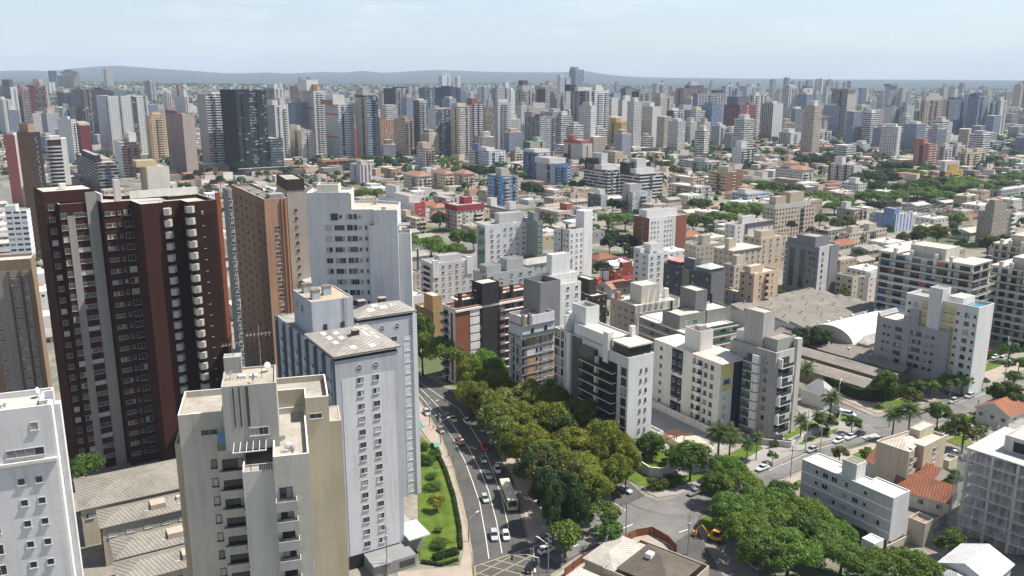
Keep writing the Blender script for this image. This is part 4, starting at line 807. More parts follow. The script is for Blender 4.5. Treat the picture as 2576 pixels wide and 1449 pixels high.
# grey and glass block
b = B('grey block with white-framed glass balconies beside the white and navy block', 1953, 888, 1838, 2014, yb=1108, a=36, cap=100)
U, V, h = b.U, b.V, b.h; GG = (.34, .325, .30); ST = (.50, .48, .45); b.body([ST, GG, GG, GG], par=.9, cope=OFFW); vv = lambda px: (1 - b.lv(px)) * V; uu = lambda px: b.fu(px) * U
b.box('stair_tower', 1.5, U * .6, vv(1908), vv(1862), h - .8, h + 10.5, (.42, .405, .375), par=.4, roof=roofm((.4, .34, .29))); b.box('penthouse', U * .2, U - .5, 1.5, vv(1908) - .2, h - .8, h + 3.2, GG, par=.5); b.box('frame_arch', U - 2.0, U + .2, -.4, 1.2, 0, h + 2.6, ST); b.box('penthouse', 2, U - 3, vv(1860), V - .5, h - .8, h + 3, OFFW, par=.4)
b.box('grey_pier', -.12, uu(1960), -.12, 0, 0, h, GG); u0, u1 = uu(1961), uu(1988); rw = b.rows(3.4); q0, q1, q2 = vv(1917), vv(1902), vv(1880)
for i, z in enumerate(rw):
    b.box('balcony', u0, u1, -1.6, -.05, z - 1.5, z - 1.2, WHITE); b.box('balcony_front', u0, u1, -1.6, -1.55, z - 1.2, z - .2, plain((.03, .05, .05), .1, 0, .6)); b.box('balcony_frame', u1 if i % 2 else u0 - .4, u1 + .4 if i % 2 else u0, -1.6, -.05, z - 1.5, z + 1.5, WHITE); b.panel('f', u0 / U, u1 / U, z - 1.1, z + 1.3, GL, .03, 'glass_door')
    b.box('balcony', -1.4, -.05, q1, q2, z - 1.5, z - 1.25, WHITE); b.box('balcony_front', -1.4, -1.34, q1, q2, z - 1.25, z - .3, plain((.03, .09, .075), .1, 0, .6)); b.box('pier', -1.4, -.05, q0, q1, z - 1.25, z + 1.3, WHITE)
    b.box('balcony', U + .05, U + 2, 1, 5, z - 1.5, z - 1.3, WHITE); b.box('balcony_front', U + 1.95, U + 2, 1, 5, z - 1.3, z - .3, plain((.03, .09, .075), .1, 0, .6))
b.win('l', [b.lv(1891)], 2.6, 1.9, rw, 3, FRW, GLG); b.win('l', [b.lv(1930)], .9, 1, rw, 1, FRD); b.done()
# villa at its foot
b = blk('small grey-roofed gatehouse villa under the palms by the fenced garden', 2075, 1000, 2018, 2105, (.62, .62, .60), h=4.5, a=36, rise=4.2, roof=roofm((.38, .38, .38), 'corr', .6, 36), name='house', cat='house')
# terrace block behind
b = B('grey block with green glass terraces and a tall plain lift tower', 1730, 832, 1608, 1842, h=24, a=30, cap=60)
U, V, h = b.U, b.V, b.h; DG = (.23, .225, .21); b.body([OFFW, DG, DG, (.3, .3, .28)], par=.9, cope=OFFW, roof=ROOFL)
b.box('penthouse', -1, U * .52, 3, 12, h - .8, h + 4.6, DG, par=.6, roof=roofm((.55, .49, .41))); b.box('penthouse', U * .6, U + 3, 4, 14, h - .8, h + 4.4, DG, par=.6, roof=ROOFL); b.box('lift_tower', U * .46, U * .72, 7, 15, h - 1, h + 11, (.20, .195, .185), par=.3, roof=ROOFL)
for z in (h - .3, h - 3.2, h - 6.2): b.box('terrace_slab', -2, U + 1, -2, V * .9, z - .35, z, WHITE); b.box('terrace_band', -2.02, U + 1.02, -2.02, V * .9, z - .75, z - .36, (.35, .16, .07)); b.box('terrace_glass', -1.95, U + .9, -1.95, -1.9, z + .01, z + 1.0, plain((.05, .14, .11), .1, 0, .6))
b.win('f', [.2, .5, .8], 2.2, 1.7, b.rows(2.6), 3, FRW, GLG); b.win('l', [.3, .6], 2, 1.6, b.rows(2.6), 2, FRW, GLG); b.win(((-1, 3), (U * .52, 3)), [.3, .6], 1.8, 2, [h + 1.4], 2, FRW, GLG)
for u, v in ((2, 11), (U + 1, 12)): b.box('flue', u, u + .6, v, v + .6, h + 4, h + 7.5, BLK)
b.done()
# netted block under renovation
b = B('cream block under renovation wrapped in torn white safety netting', 1600, 770, 1536, 1714, h=24, a=30)
U, V, h = b.U, b.V, b.h; b.body([(.42, .39, .35), (.4, .37, .33), BEIGE, (.38, .32, .27)], par=.6, roof=roofm((.60, .55, .47))); b.box('lift_block', U * .22, U * .62, 3, 10, h - .6, h + 6.5, (.56, .52, .44), par=.3, roof=roofm((.62, .57, .5))); b.box('chimney', U - 3, U - 1.2, 6, 7.8, h - .5, h + 3, OFFW); b.box('chimney', .4, 2, V - 4, V - 2.2, h - .5, h + 2.6, (.4, .2, .15))
b.win('l', 4, 1.8, 1.3, b.rows(3), 3); mb = MB(); r = random.Random(3); n = 26; zt = [h + (6.6 if .2 < i / n < .62 else .6) * (1 - abs(sin(i * .9)) * .25) for i in range(n + 1)]
for i in range(n):
    for j in range(8):
        f = lambda i, j: (-.9 + (U + 1.8) * i / n, -.9 + .5 * sin(i * 1.9 + j) * .5 - j * .05, zt[i] + (3 - zt[i]) * j / 8)
        mb.face([f(i, j + 1), f(i + 1, j + 1), f(i + 1, j), f(i, j)])
for i in range(16):
    for j in range(6):
        f = lambda i, j: (U + .9 + .2 * sin(i * 2 + j), -.8 + (V + 1) * i / 16, h + .3 + (4 - h) * j / 6); mb.face([f(i, j + 1), f(i + 1, j + 1), f(i + 1, j), f(i, j)])
mb.build('safety_net', netting((.60, .58, .53), .62), b.root); b.clutter(6); b.done()
# flat dark brown block
b = blk('dark brown flat-roofed block with a square lift box, behind the white chimneys', 1490, 745, 1408, 1527, (.055, .045, .038), 3, 3, 1.2, 1, h=23, a=34, roof=ROOFL, tw=(.25, .75, .2, .6, 5.5), cope=OFFW, frame=FRD)
# white stepped block
b = blk('white stepped penthouse block with a cubic white lift tower', 1372, 722, 1343, 1462, (.70, .70, .68), 4, 2, 1.1, .9, h=31, a=34, tw=[(.05, .98, .25, .95, 3.5), (.28, .8, .35, .8, 11)], cope=WHITE, roof=ROOFL)
# dark slate block
b = B('dark slate-grey block with a light stair stripe and a metal-railed roof terrace', 1790, 689, 1670, 1826, h=24, a=36, cap=70)
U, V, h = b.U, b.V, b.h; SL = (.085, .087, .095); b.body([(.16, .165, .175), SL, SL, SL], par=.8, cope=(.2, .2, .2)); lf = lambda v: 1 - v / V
b.panel('l', .42, .56, 0, h - .2, (.22, .205, .185), .3, 'stair_stripe'); b.box('stair_tower', 1, 5, V * .38, V * .6, h - .8, h + 4.5, (.13, .135, .145), par=.4); b.hip(1.6, .6, roofm((.5, .5, .5), 'corr', .7, 36), u0=0, u1=U, v0=1, v1=V * .33, z=h + 1.6); b.box('roof_terrace', .3, U - .3, 1.3, V * .32, h - .3, h + 1.6, RAILG); b.box('roof_canopy', 1, U - 1, V * .68, V * .98, h + 1.5, h + 1.7, (.45, .2, .18)); b.box('roof_room', 1.2, U - 1.2, V * .7, V * .97, h - .7, h + 1.5, DGREY)
b.win('l', [.1, .3, .63, .78, .92], 1.2, 1, b.rows(3), 2, FRD, skip=.15); b.done()
# white small-window block
b = blk('white four-column block with rows of triple windows, left of the slate-grey block', 1632, 640, 1594, 1684, (.66, .67, .66), 3, 2, 1.5, 1.1, h=23, a=34, tw=[(.3, .95, .3, .8, 4), (.0, .5, .55, 1, 2)], roof=ROOFG, n=3)
# white tower with brick ends
b = blk('white tower with brick-red end panels and small paired windows', 1634, 549, 1594, 1728, (.68, .68, .67), 0, 0, h=24.5, a=33, wl=brick((.22, .09, .06)), tw=[(.05, .6, .3, .8, 4), (.5, .95, .5, .9, 3)], fin=False, cope=WHITE, cap=60)
b.panel('f', .70, 1, 0, b.h - .3, brick((.24, .1, .065)), .05, 'brick_panel'); b.panel('f', .63, .70, 0, b.h - .2, OFFW, .12, 'panel'); rw = b.rows(3); b.win('f', [.07, .15, .24, .42, .5, .58], .9, 1, rw, 1); b.win('f', [.66], .5, .7, rw, 1); b.win('l', [.6], 1.2, 1.2, rw, 2); b.done()
# white slab with green glass end
b = blk('white slab block with a green glass end wall and blue-tinted windows', 1221, 566, 1199, 1338, (.70, .70, .69), 0, 0, h=29, a=28, tw=[(.35, .9, .3, .8, 5, (.55, .55, .54))], fin=False, cope=WHITE, cap=80, gl=GLB)
b.panel('l', .1, .9, 2, b.h - 1.5, plain((.02, .14, .11), .08, 0, .7), .06, 'glass_wall'); rw = b.rows(3.2); b.win('f', [.14, .28, .42, .55, .68, .82, .93], 1.5, .9, rw, 2, FRW, GLB, skip=.1); b.done()
b = blk('grey-green slab block standing directly behind the white slab with green glass', 1352, 556, 1300, 1366, (.24, .28, .25), 2, 5, 1.2, .9, h=31, a=28, tw=(.1, .9, .2, .5, 4), gl=GLG)
# white tall pair
b = blk('white block with a plain blank taller slab and a thin brown stripe', 1433, 578, 1393, 1490, (.68, .68, .67), 0, 0, h=31, a=40, fin=False, cope=WHITE, cap=80, wl=(.60, .60, .57))
b.box('blank_slab', b.U * .62, b.U + .1, -.1, b.V * .5, 0, b.h + 8.5, (.70, .70, .69)); b.panel('l', .48, .56, 0, b.h - .5, (.16, .08, .09), .06, 'stripe'); rw = b.rows(3); b.win('l', [.14, .36, .7, .88], .9, 1, rw, 1); b.win('f', [.1, .32, .52], 1.1, 1.1, rw, 2); b.box('chimney', 1, 2, 3, 4, b.h - .8, b.h + 2.6, (.15, .07, .09)); b.done()
# light grey block and narrow beige neighbour
b = blk('light grey block with curved balconies, two raised end piers and a slim mast before it', 1088, 664, 1058, 1192, (.54, .53, .52), 6, 0, 1.2, 1.1, h=19.5, a=30, fin=False, cap=60, tw=(.25, .8, .3, .7, 2.5))
for f in (.0, .82): b.box('end_pier', b.U * f, b.U * f + 3.2, -.4, .6, b.h - 7, b.h + 1.6, (.60, .60, .59))
b.balc('l', .15, .85, 1.4, b.rows(3), 1.0, (.54, .53, .52)); b.done()
b = blk('narrow beige block with tiny windows between the white tower and the curved balconies', 1034, 686, 1008, 1058, (.46, .40, .33), 2, 2, .8, .8, h=20, a=30)
b = blk('pale terrace house with a flat white roof at the foot of the white tower', 1040, 745, 1010, 1075, OFFW, 0, 0, h=12, a=34, roof=ROOFL, name='low_building', cat='low building')
# row behind red brick
b = blk('light grey block with dark roof terraces and pergolas behind the brick apartments', 1225, 690, 1190, 1345, (.40, .41, .42), 5, 2, 1.5, 1.1, h=24, a=34, tw=[(.05, .35, .2, .7, 3), (.5, .85, .3, .8, 4.5)], roof=ROOFD)
b = blk('pale green hip-roofed block half hidden by an umbrella pine', 1320, 668, 1292, 1440, (.36, .41, .35), 7, 2, 1.2, 1.2, h=16, a=34, rise=2, roof=roofm((.34, .33, .3), 'corr', .9, 34))
b = blk('dark red low building next to the pink flowering tree', 1546, 683, 1532, 1594, (.27, .07, .05), 2, 1, 1, .8, h=11.5, a=34, tw=(.5, 1, .3, .9, 3.5), roof=ROOFL)
# large orange and crimson roofs
for i, (lab, x, y, L, D, mt, hh) in enumerate((('white house with a bright orange gabled roof below the dark red building', 1540, 728, 16, 11, TILEO, 5), ('house under a long crimson metal roof', 1580, 712, 20, 9, roofm((.22, .035, .03), 'corr', .5, 34), 6), ('house with a bright red roof left of the umbrella pine', 1468, 722, 12, 10, roofm((.5, .1, .06), 'tile', .7, 34), 6))):
    b = B(lab, x, y, x - 20, x + 20, h=hh, a=34, U=L, V=D, name='house', cat='house'); b.body([OFFW], roof=False, par=.05); b.hip(2.6, .6, mt, gable=True); b.win('f', 3, 1.2, 1.1, [hh - 1.6], 2); b.done()
# beige group
b = blk('beige block with small windows left of the L-shaped cream block', 1752, 618, 1723, 1830, (.44, .41, .33), 7, 3, 1.0, .7, h=15, a=30, tw=(.3, .55, .3, .7, 4.5))
b = blk('white block crossed by a dark grey band along its roof edge', 1850, 566, 1824, 1946, (.60, .59, .57), 5, 2, 1.2, 1, h=17, a=36, tw=(.25, .6, .3, .7, 4), fin=False); b.panel('f', .25, 1, b.h - 3, b.h - .2, (.11, .1, .1), .3, 'dark_band'); b.panel('f', .25, .32, 0, b.h - 3, (.11, .1, .1), .3, 'dark_band'); b.done()
b = blk('cream hip-roofed block with a narrow stair tower on its corner', 1845, 632, 1796, 1916, (.54, .47, .37), 5, 4, 1.4, 1.2, h=18.5, a=34, rise=1.5, roof=roofm((.5, .46, .4), 'corr', .9, 34), tw=(.0, .25, .25, .45, 6))
b = blk('cream block with pale ribbon windows behind the cream hip-roofed block', 1915, 600, 1870, 1982, (.54, .45, .33), 4, 3, 1.7, 1.2, h=19, a=34, n=3, tw=(.2, .7, .3, .7, 3))
b = blk('peach block with round balconies down its middle', 1898, 690, 1862, 1960, (.56, .42, .30), 2, 2, 1.1, 1.2, h=22, a=38, bal=[('f', .42, .62, 1.2)], tw=(.0, .5, .3, .7, 3), roof=ROOFL)
b = blk('cream block with a chamfered stair tower rising above the grey cube', 1848, 668, 1822, 1880, (.55, .48, .38), 2, 2, 1.0, 1.1, h=23, a=36, tw=(.3, .8, .2, .7, 4))
b = blk('small grey-green cube block with flat roof below the slate-grey block', 1858, 735, 1820, 1879, (.40, .40, .36), 1, 2, 1.1, 1.4, h=12.5, a=34, roof=roofm((.5, .44, .36)))
# dark grey and white tower
b = B('dark grey tower with black glass slots and a white window strip', 2062, 622, 1976, 2111, h=25, a=38, cap=90)
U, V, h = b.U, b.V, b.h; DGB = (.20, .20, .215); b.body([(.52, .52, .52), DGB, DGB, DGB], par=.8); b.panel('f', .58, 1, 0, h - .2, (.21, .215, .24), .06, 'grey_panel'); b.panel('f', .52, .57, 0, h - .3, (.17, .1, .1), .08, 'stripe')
for f0, f1 in ((.16, .30), (.46, .6)): b.panel('l', f0, f1, 3, h - 2.5, plain((.012, .013, .016), .15, 0, .6), .06, 'glass_slot')
b.box('top_block', .6, U * .75, V * .15, V * .7, h - .8, h + 4.6, DGB, par=.8); b.box('top_block', 1, U * .6, V * .7, V * .98, h - .8, h + 2.5, DGB, par=.5); rw = b.rows(3.6); b.win('l', [.04], 1.2, .9, rw, 1, FRW, CURT); b.win('l', [.73, .86], 1.2, 1, rw, 2, FRD); b.balc('l', .66, .94, .7, rw, .9, DGB, door=False); b.win('f', [.2], 1.3, 1.1, rw, 1, FRD); b.done()
# balcony slabs: the two big terraced blocks on the right
def terraced(label, xc, yt, xl, xr, h, a, seed):
    b = B(label, xc, yt, xl, xr, h=h, a=a, cap=100); r = random.Random(seed); U, V = b.U, b.V; CR = (.55, .52, .44); b.fh = 3.1
    b.body([CR, CR, CR, (.50, .47, .40)], par=.6, roof=roofm((.60, .57, .51)))
    b.box('penthouse', 2, U - 2, V * .3, V * .68, h - .6, h + 4.5, (.50, .48, .41), par=.2, roof=roofm((.58, .5, .4)))
    for k in (0, .8): b.box('roof_slab', -.6, U + .6, V * k - .6, V * k + V * .2, h + .05, h + .35, WHITE, ROOFL)
    for v in (.2, .36, .62, .8): b.box('chimney', -.4, 1.2, V * v, V * v + 1.3, h - 8, h + 2.2, (.58, .56, .49))
    n = int(h / 3.1); rw = [h - 1.9 - 3.1 * i for i in range(n)]; RL = plain((.36, .355, .33), .2, 0, .5)
    for i, z in enumerate(rw):
        o = 1.0 if i == 0 else 2.0; mt = (WHITE, (.07, .055, .05), (.62, .63, .66))[i % 3 if i else 1]
        b.box('balcony', -o, -.05, -o, V * .97, z - 1.65, z - 1.35, mt); b.box('balcony', -.05, U + o, -o, -.05, z - 1.65, z - 1.35, mt)
        b.box('balcony_front', -o, -o + .06, -o, V * .97, z - 1.34, z - .6, RL); b.box('balcony_front', -o + .06, U + o, -o, -o + .06, z - 1.34, z - .6, RL)
        for f in (.03, .2, .37, .54, .72, .88): b.panel('l', f, f + .1, z - 1.3, z + 1.1, GL if r.random() < .7 else GLB, .03, 'glass_door')
        b.panel('f', .1, .45, z - 1.3, z + 1.1, GL, .03, 'glass_door'); b.panel('f', .6, .9, z - 1.3, z + 1.1, GL, .03, 'glass_door')
        for f in (.12, .47, .65):
            if r.random() < .5: b.panel('l', f, f + .08, z - 1.3, z + 1.1, ((.42, .14, .11), (.5, .42, .28), (.14, .12, .1), (.6, .55, .45))[r.randrange(4)], .05, 'wall_panel')
    for v in (.02, .98): b.box('pier', -.3, 0, V * v - .4, V * v, 0, h - 4, (.50, .48, .42))
    return b.done()
terraced('large cream terraced block with dark and white balcony slabs and roof penthouses', 2447, 668, 2212, 2492, 34, 38, 1)
terraced('cream terraced block cut by the right edge, its blue-edged slabs facing the street', 2640, 690, 2494, 2720, 31, 38, 2)
terraced('farther terraced block with dark balcony slabs behind the one at the right edge', 2620, 628, 2500, 2680, 34, 38, 3)
# white and yellow block in front of it
b = B('white block with yellow inset panels and a plain central lift shaft', 2464, 774, 2281, 2502, h=31.5, a=36, cap=90)
U, V, h = b.U, b.V, b.h; b.body([(.62, .62, .60)], par=1.2, cope=WHITE, roof=ROOFG); YP = (.60, .52, .32)
b.box('lift_shaft', -1, 4.5, V * .48, V * .66, 0, h + 4, (.60, .60, .60), par=.3); b.box('pool_deck', .6, U - .6, 1, V * .2, h - 1.1, h - 1.0, plain((.05, .2, .3), .1, 0, .5)); b.box('roof_shed', 1.5, U - 1, V * .24, V * .44, h - 1, h + 1.6, WHITE, ROOFL); rw = b.rows(3.4)
b.panel('l', .20, .33, 2, h - 1.3, YP, .06, 'yellow_panel'); b.panel('l', .54, .72, 2, h - 1.3, YP, .06, 'yellow_panel'); b.win('l', [.06, .74, .96], .7, .8, rw, 1, FRD); b.win('l', [.15, .28, .57, .66, .86], 1.5, 1.3, rw, 2, FRD)
for i in range(9): b.box('joint', -.03, 0, .1, V * .32, 3 + i * 3, 3.05 + i * 3, (.4, .4, .4))
for z in rw[3:]: b.balc('r', .1, .4, 1.2, [z], 1, (.3, .09, .08))
b.done()
# grey block with curved parapets
b = B('mid-grey five-storey block with upswept parapet ends in front of the yellow panels', 2388, 838, 2207, 2432, h=21, a=34.5, cap=90)
U, V, h = b.U, b.V, b.h; GY = (.345, .335, .34); b.body([GY], par=.4, roof=roofm((.55, .52, .47), 'corr', .7, 34)); lf = lambda v: 1 - v / V
for k, v in ((1, V - 1.6), (-1, .2)):
    mb = MB(); pr = [(0, 0), (1.4, 0), (1.4, .2), (1, .5), (.6, 1.2), (.2, 1.5), (0, 1.5)]; pr = [(q if k > 0 else 1.4 - q, z) for q, z in pr]
    A, Bq = [(-.05, v + 1.4 - q, h + z) for q, z in pr], [(U, v + 1.4 - q, h + z) for q, z in pr]; n = len(pr); mb.face(A if k < 0 else A[::-1]); mb.face(Bq[::-1] if k < 0 else Bq)
    for i in range(n): j = (i + 1) % n; mb.face([A[i], A[j], Bq[j], Bq[i]])
    mb.build('curved_parapet', mm(GY), b.root)
b.box('stair_tower', .05, 5.5, V * .42, V * .55, h - .3, h + 5.2, GY, par=.3, roof=ROOFL); b.box('front_fin', -.15, 0, V * .52, V * .62, 0, h + 2.4, GY)
rw = [h - 3.0 - 2.95 * i for i in range(5)]; b.win('l', [.12, .19], .8, .7, rw, 1, FRD); b.win('l', [.31, .375, .53, .61], 1.7, 1.3, rw, 2, FRD); b.win('l', [.72, .80], .9, .8, rw, 1, FRD); b.win('f', [.4], 1.3, 1.3, rw, 2, FRD); b.balc('f', .7, 1.0, 1.2, rw, 1.0, (.3, .09, .08)); b.done()
# olive stepped block
b = blk('olive-grey stepped block with rounded green roofs and white side balconies', 2500, 534, 2462, 2556, (.30, .27, .22), 5, 4, 1.4, .6, h=23, a=34, tw=[(.15, .7, .2, .8, 4.5), (.2, .55, .3, .7, 7)], bal=[('f', .8, 1, 1.3)], balm=WHITE)
# factory sheds and arched hall
def ph(name, label, px, py, L, D, z, a, cat='low building'):
    b = B(label, px, py, px - 9, px + 9, h=z, a=a, U=L, V=D, name=name, cat=cat); return b
b = ph('factory_shed', 'grey saw-tooth factory shed roofs with rows of small round vents', 2068, 838, 56, 48, 8, 34, 'factory'); mb = MB()
b.body([OFFW], roof=False, par=.05)
for i in range(6):
    v0 = i * 8; mb.face([(0, v0, 8.1), (56, v0, 8.1), (56, v0 + 7.6, 9.5), (0, v0 + 7.6, 9.5)]); mb.face([(56, v0 + 7.6, 9.5), (56, v0 + 8, 8.1), (0, v0 + 8, 8.1), (0, v0 + 7.6, 9.5)], 1); mb.face([(0, v0, 8.1), (0, v0 + 7.6, 9.5), (0, v0 + 8, 8.1)], 1); mb.face([(56, v0, 8.1), (56, v0 + 8, 8.1), (56, v0 + 7.6, 9.5)], 1)
mb.build('roof', [roofm((.205, .19, .165), 'corr', 1, 34), mm((.36, .35, .32))], b.root)
for i in range(6):
    for j in range(5): mb = MB(); mb.tube((0, 0, 0), (0, 0, .7), .25); mb.tube((0, 0, .7), (0, 0, 1.05), .45, .2); mb.build('roof_vent', METAL, b.root, (4 + j * 11 + (i % 2) * 3, i * 8 + 5.5, 9.6))
b = ph('factory_hall', 'white barrel-roofed hall beside the saw-tooth sheds', 2144, 868, 50, 19, 6, 34, 'factory'); mb = MB(); n = 14
b.body([OFFW], roof=False, par=.05)
for i in range(n):
    t0, t1 = pi * i / n, pi * (i + 1) / n; f = lambda t, u: (u, 9.5 - 9.9 * cos(t), 6 + 5.6 * sin(t)); mb.face([f(t0, -.3), f(t0, 50), f(t1, 50), f(t1, -.3)])
mb.face([(-.2, 9.5 - 9.9 * cos(pi * i / n), 6 + 5.6 * sin(pi * i / n)) for i in range(n, -1, -1)], 1); mb.face([(49.9, 9.5 - 9.9 * cos(pi * i / n), 6 + 5.6 * sin(pi * i / n)) for i in range(n + 1)], 1)
mb.build('barrel_roof', [plain((.80, .80, .80), .35, .2), mm((.5, .47, .38))], b.root)
for j in range(6): MB().box(-.5, .5, -.5, .5, 0, .9).build('roof_vent', mm(OFFW), b.root, (5 + j * 8, 15, 10.6))
b = ph('low_building', 'small grey hip-roofed hall with skylights by the barrel roof', 2180, 868, 18, 20, 6.5, 34); b.body([(.4, .37, .32)], roof=False, par=.05); b.hip(3, .4, roofm((.30, .29, .27), 'corr', .8, 34))
# school pavilions
for lab, x, y, xr_, zz in (('long grey-brown pavilion roof behind the ivy hedge, nearest of four', 2172, 974, 2207, 4.0), ('long grey-brown pavilion roof with white skylights, second from the hedge', 2238, 956, 2268, 4.6), ('long grey-brown pavilion roof with small vents, third from the hedge', 2268, 936, 2292, 4.2), ('long grey-brown pavilion roof against the mid-grey block, farthest from the hedge', 2300, 926, 2322, 4.8)):
    b = B(lab, x, y, x - 50, xr_, h=zz, a=37, V=58, name='pavilion', cat='low building'); b.body([(.30, .25, .16)], roof=False, par=.05); b.hip(1.5, .8, roofm((.24, .215, .19), 'corr', .8, 37), gable=True, fascia=(.06, .16, .13))
    if 'skylights' in lab:
        for k in range(4): b.box('skylight', 1, 4, 18 + k * 7, 20 + k * 7, 4.9, 5.1, plain((.6, .6, .58), .5))
    if 'vents' in lab:
        for k in range(3): b.box('roof_vent', 4, 5, 14 + k * 9, 15 + k * 9, 5.2, 6.5, LGREY)
# beige block at the crossing, grey slab on stilts and its neighbours
b = B('beige three-storey block with a faceted grey roof and cube annex at the crossing', 2288, 1137, 2205, 2376, h=13.5, a=38, cap=60)
U, V, h = b.U, b.V, b.h; BG = (.50, .43, .33); poly = [(0, 0), (2.8, 0), (2.8, 2), (6.4, 2), (6.4, -.6), (U, -.6), (U, V * .72), (2, V), (0, V)]; b.body([BG], poly, 2.4, h, par=.7, cope=OFFW, roof=roofm((.48, .44, .38)))
mb = MB(); zz = h - .6; c = (5, V * .5, h + .9)
for p, q in (((.4, .5), (U - .6, 2.6)), ((U - .6, 2.6), (U - .6, V * .68)), ((U - .6, V * .68), (2, V - .6)), ((2, V - .6), (.4, V - .6)), ((.4, V - .6), (.4, .5))): mb.face([(p[0], p[1], zz), (q[0], q[1], zz), c])
mb.build('roof', roofm((.48, .43, .37), 'corr', .8, 38), b.root); b.box('cube_annex', U * .55, U - .4, V * .3, V * .62, h - .6, h + 2.2, BG, par=.2, roof=ROOFL); b.box('ground_floor', 1, U - 1, 2.5, V - 1.5, 0, 2.4, (.2, .18, .15))
rw = [h - 2.6 - 2.95 * i for i in range(3)]; b.win(((0, 0), (2.8, 0)), [.5], 1.3, 1.5, rw, 2); b.win(((6.4, -.6), (U, -.6)), [.5], 1.6, 1.2, rw, 2); b.win(((2.8, 2), (6.4, 2)), [.5], 2.6, 1.5, rw, 3, FRD); b.balc(((2.8, 2), (6.4, 2)), .02, .98, 1.7, rw, 1, BG, zoff=-1.4)
for u, v in ((.2, .2), (2.6, .1), (U - .4, -.4)): b.box('post', u, u + .3, v, v + .3, 0, 2.4, WHITE)
b.done()
b = B('grey three-storey slab on stilts with white floor bands and a bright white roof', 2248, 1253, 2019, 2290, h=13.6, a=34, cap=60)
U, V, h = b.U, b.V, b.h; G3 = (.42, .41, .41); poly = [(0, 0), (U, 0), (U, V * .34), (U - 1.8, V * .34), (U - 1.8, V * .7), (U, V * .7), (U, V), (0, V)]; b.body([(.55, .55, .55), G3, G3, G3], poly, 2.8, h, par=.35, cope=WHITE, roof=plain((.78, .78, .77), .6, 0, .2, .06))
b.box('stair_tower', 1, 4.6, V * .42, V * .58, h - .4, h + 3.8, (.52, .53, .51), par=.15, roof=roofm((.2, .18, .14))); rw = [h - 1.7 - 2.9 * i for i in range(4)][:3]
for z in rw: b.box('floor_band', -.06, 0, .05, V - .05, z - 1.5, z - 1.2, WHITE)
b.win('l', [.18, .72], .8, .9, rw, 1); b.win('l', [.28, .38, .5, .62, .86], 1.5, 1.2, rw, 2); b.box('ground_floor', 2, U - 1, 6, V - 2, 0, 2.8, DGREY)
for v in (.2, 5, 10, 15, 20): b.box('stilt', .1, .4, v, v + .3, 0, 2.8, WHITE); b.box('stilt', U - .4, U - .1, v, v + .3, 0, 2.8, WHITE)
b.done()
for lab, x, y, L, D, a, z in (('house with a large terracotta tile roof between the grey slab and beige block', 2336, 1220, 10, 17, 36, 5), ('small house with a terracotta gable roof beside the netted site', 2388, 1268, 9, 13, 50, 3.8), ('terracotta-roofed house by the road sign at the right edge', 2540, 1050, 14, 10, 36, 4.5)):
    b = B(lab, x, y, x - 30, x + 30, h=z, a=a, U=L, V=D, name='house', cat='house'); b.body([OFFW], roof=False, par=.05); b.hip(3.2, .6, TILEM, gable=True); b.win('f', 2, 1.2, 1.1, [z - 1.5], 2); b.win('l', 3, 1.2, 1.1, [z - 1.5], 2); b.done()
b = blk('small beige flat-roofed shed with a dark parapet gutter by the grey slab', 2328, 1318, 2286, 2352, (.42, .37, .30), 0, 0, h=6, a=38, clut=0, roof=roofm((.34, .28, .22)), name='shed', cat='shed')
b = blk('tiny bright white cube building under the trees', 2200, 1368, 2168, 2224, WHITE, 0, 0, h=6.5, a=34, clut=0, roof=plain((.75, .75, .74), .6), name='shed', cat='shed', par=.3)
b = blk('grey roofed annex with a low wall between the beige block and red car', 2388, 1160, 2362, 2410, (.52, .47, .40), 1, 0, h=3.4, a=38, clut=0, name='shed', cat='shed')
# netted construction frame, right edge
b = B('concrete frame of a half-built block wrapped in pale safety netting', 2436, 1130, 2380, 2750, h=19, a=-52, U=44, V=20, name='construction_site', cat='construction')
b.X, b.Y = P(2402, 1342, 0); b.root.location = (b.X, b.Y, 0); U, V = b.U, b.V; CF = (.46, .45, .43)
for i in range(8): b.box('floor_slab', 0, U, 0, V, 2.6 + i * 2.75, 2.9 + i * 2.75, CF)
for i in range(9):
    for v in (.3, 9, V - .8): b.box('column', .2 + i * 5.4, .8 + i * 5.4, v, v + .6, 0, 22, CF)
b.box('upper_storey', 6, U, 5, V, 22.2, 26, (.50, .49, .47), par=.4, roof=ROOFL); b.box('opening', 8, 14, 4.9, 5, 22.6, 25, DARK)
for i in range(6): b.box('inner_wall', 3 + i * 7, 8 + i * 7, 4, 4.3, 2.9 + (i % 3) * 2.75, 21.8, (.30, .29, .28))
mb = MB(); nn = 30
for i in range(nn):
    for j in range(8):
        f = lambda i, j: (-1.2 + (U + 2) * i / nn, -1.3 + .12 * sin(i * 1.7 + j * .8) - (1.6 if j > 6 else 0) * .5, 23.2 - 1.2 * abs(sin(i * .55)) - 20.5 * j / 8); mb.face([f(i, j + 1), f(i + 1, j + 1), f(i + 1, j), f(i, j)])
for i in range(12):
    for j in range(8):
        f = lambda i, j: (-1.2 + .3 * sin(i * 2 + j), -1.3 + (V + 2) * i / 12, 23.2 - 1.2 * abs(sin(i * .7)) - 20.5 * j / 8); mb.face([f(i, j), f(i + 1, j), f(i + 1, j + 1), f(i, j + 1)])
mb.build('safety_net', netting((.52, .51, .49), .24), b.root); b.done()
b = ph('house', 'house with pale ribbed metal roofs in the bottom right corner', 2490, 1470, 11, 10, 6, 40, 'house'); b.body([(.5, .5, .5)], roof=False, par=.05); b.hip(2.4, .5, roofm((.55, .55, .55), 'corr', .5, 40), gable=True); b.hip(1.8, .3, roofm((.42, .42, .44), 'corr', .5, 40), z=5, u0=-5, u1=.2, v0=3, v1=9.5)
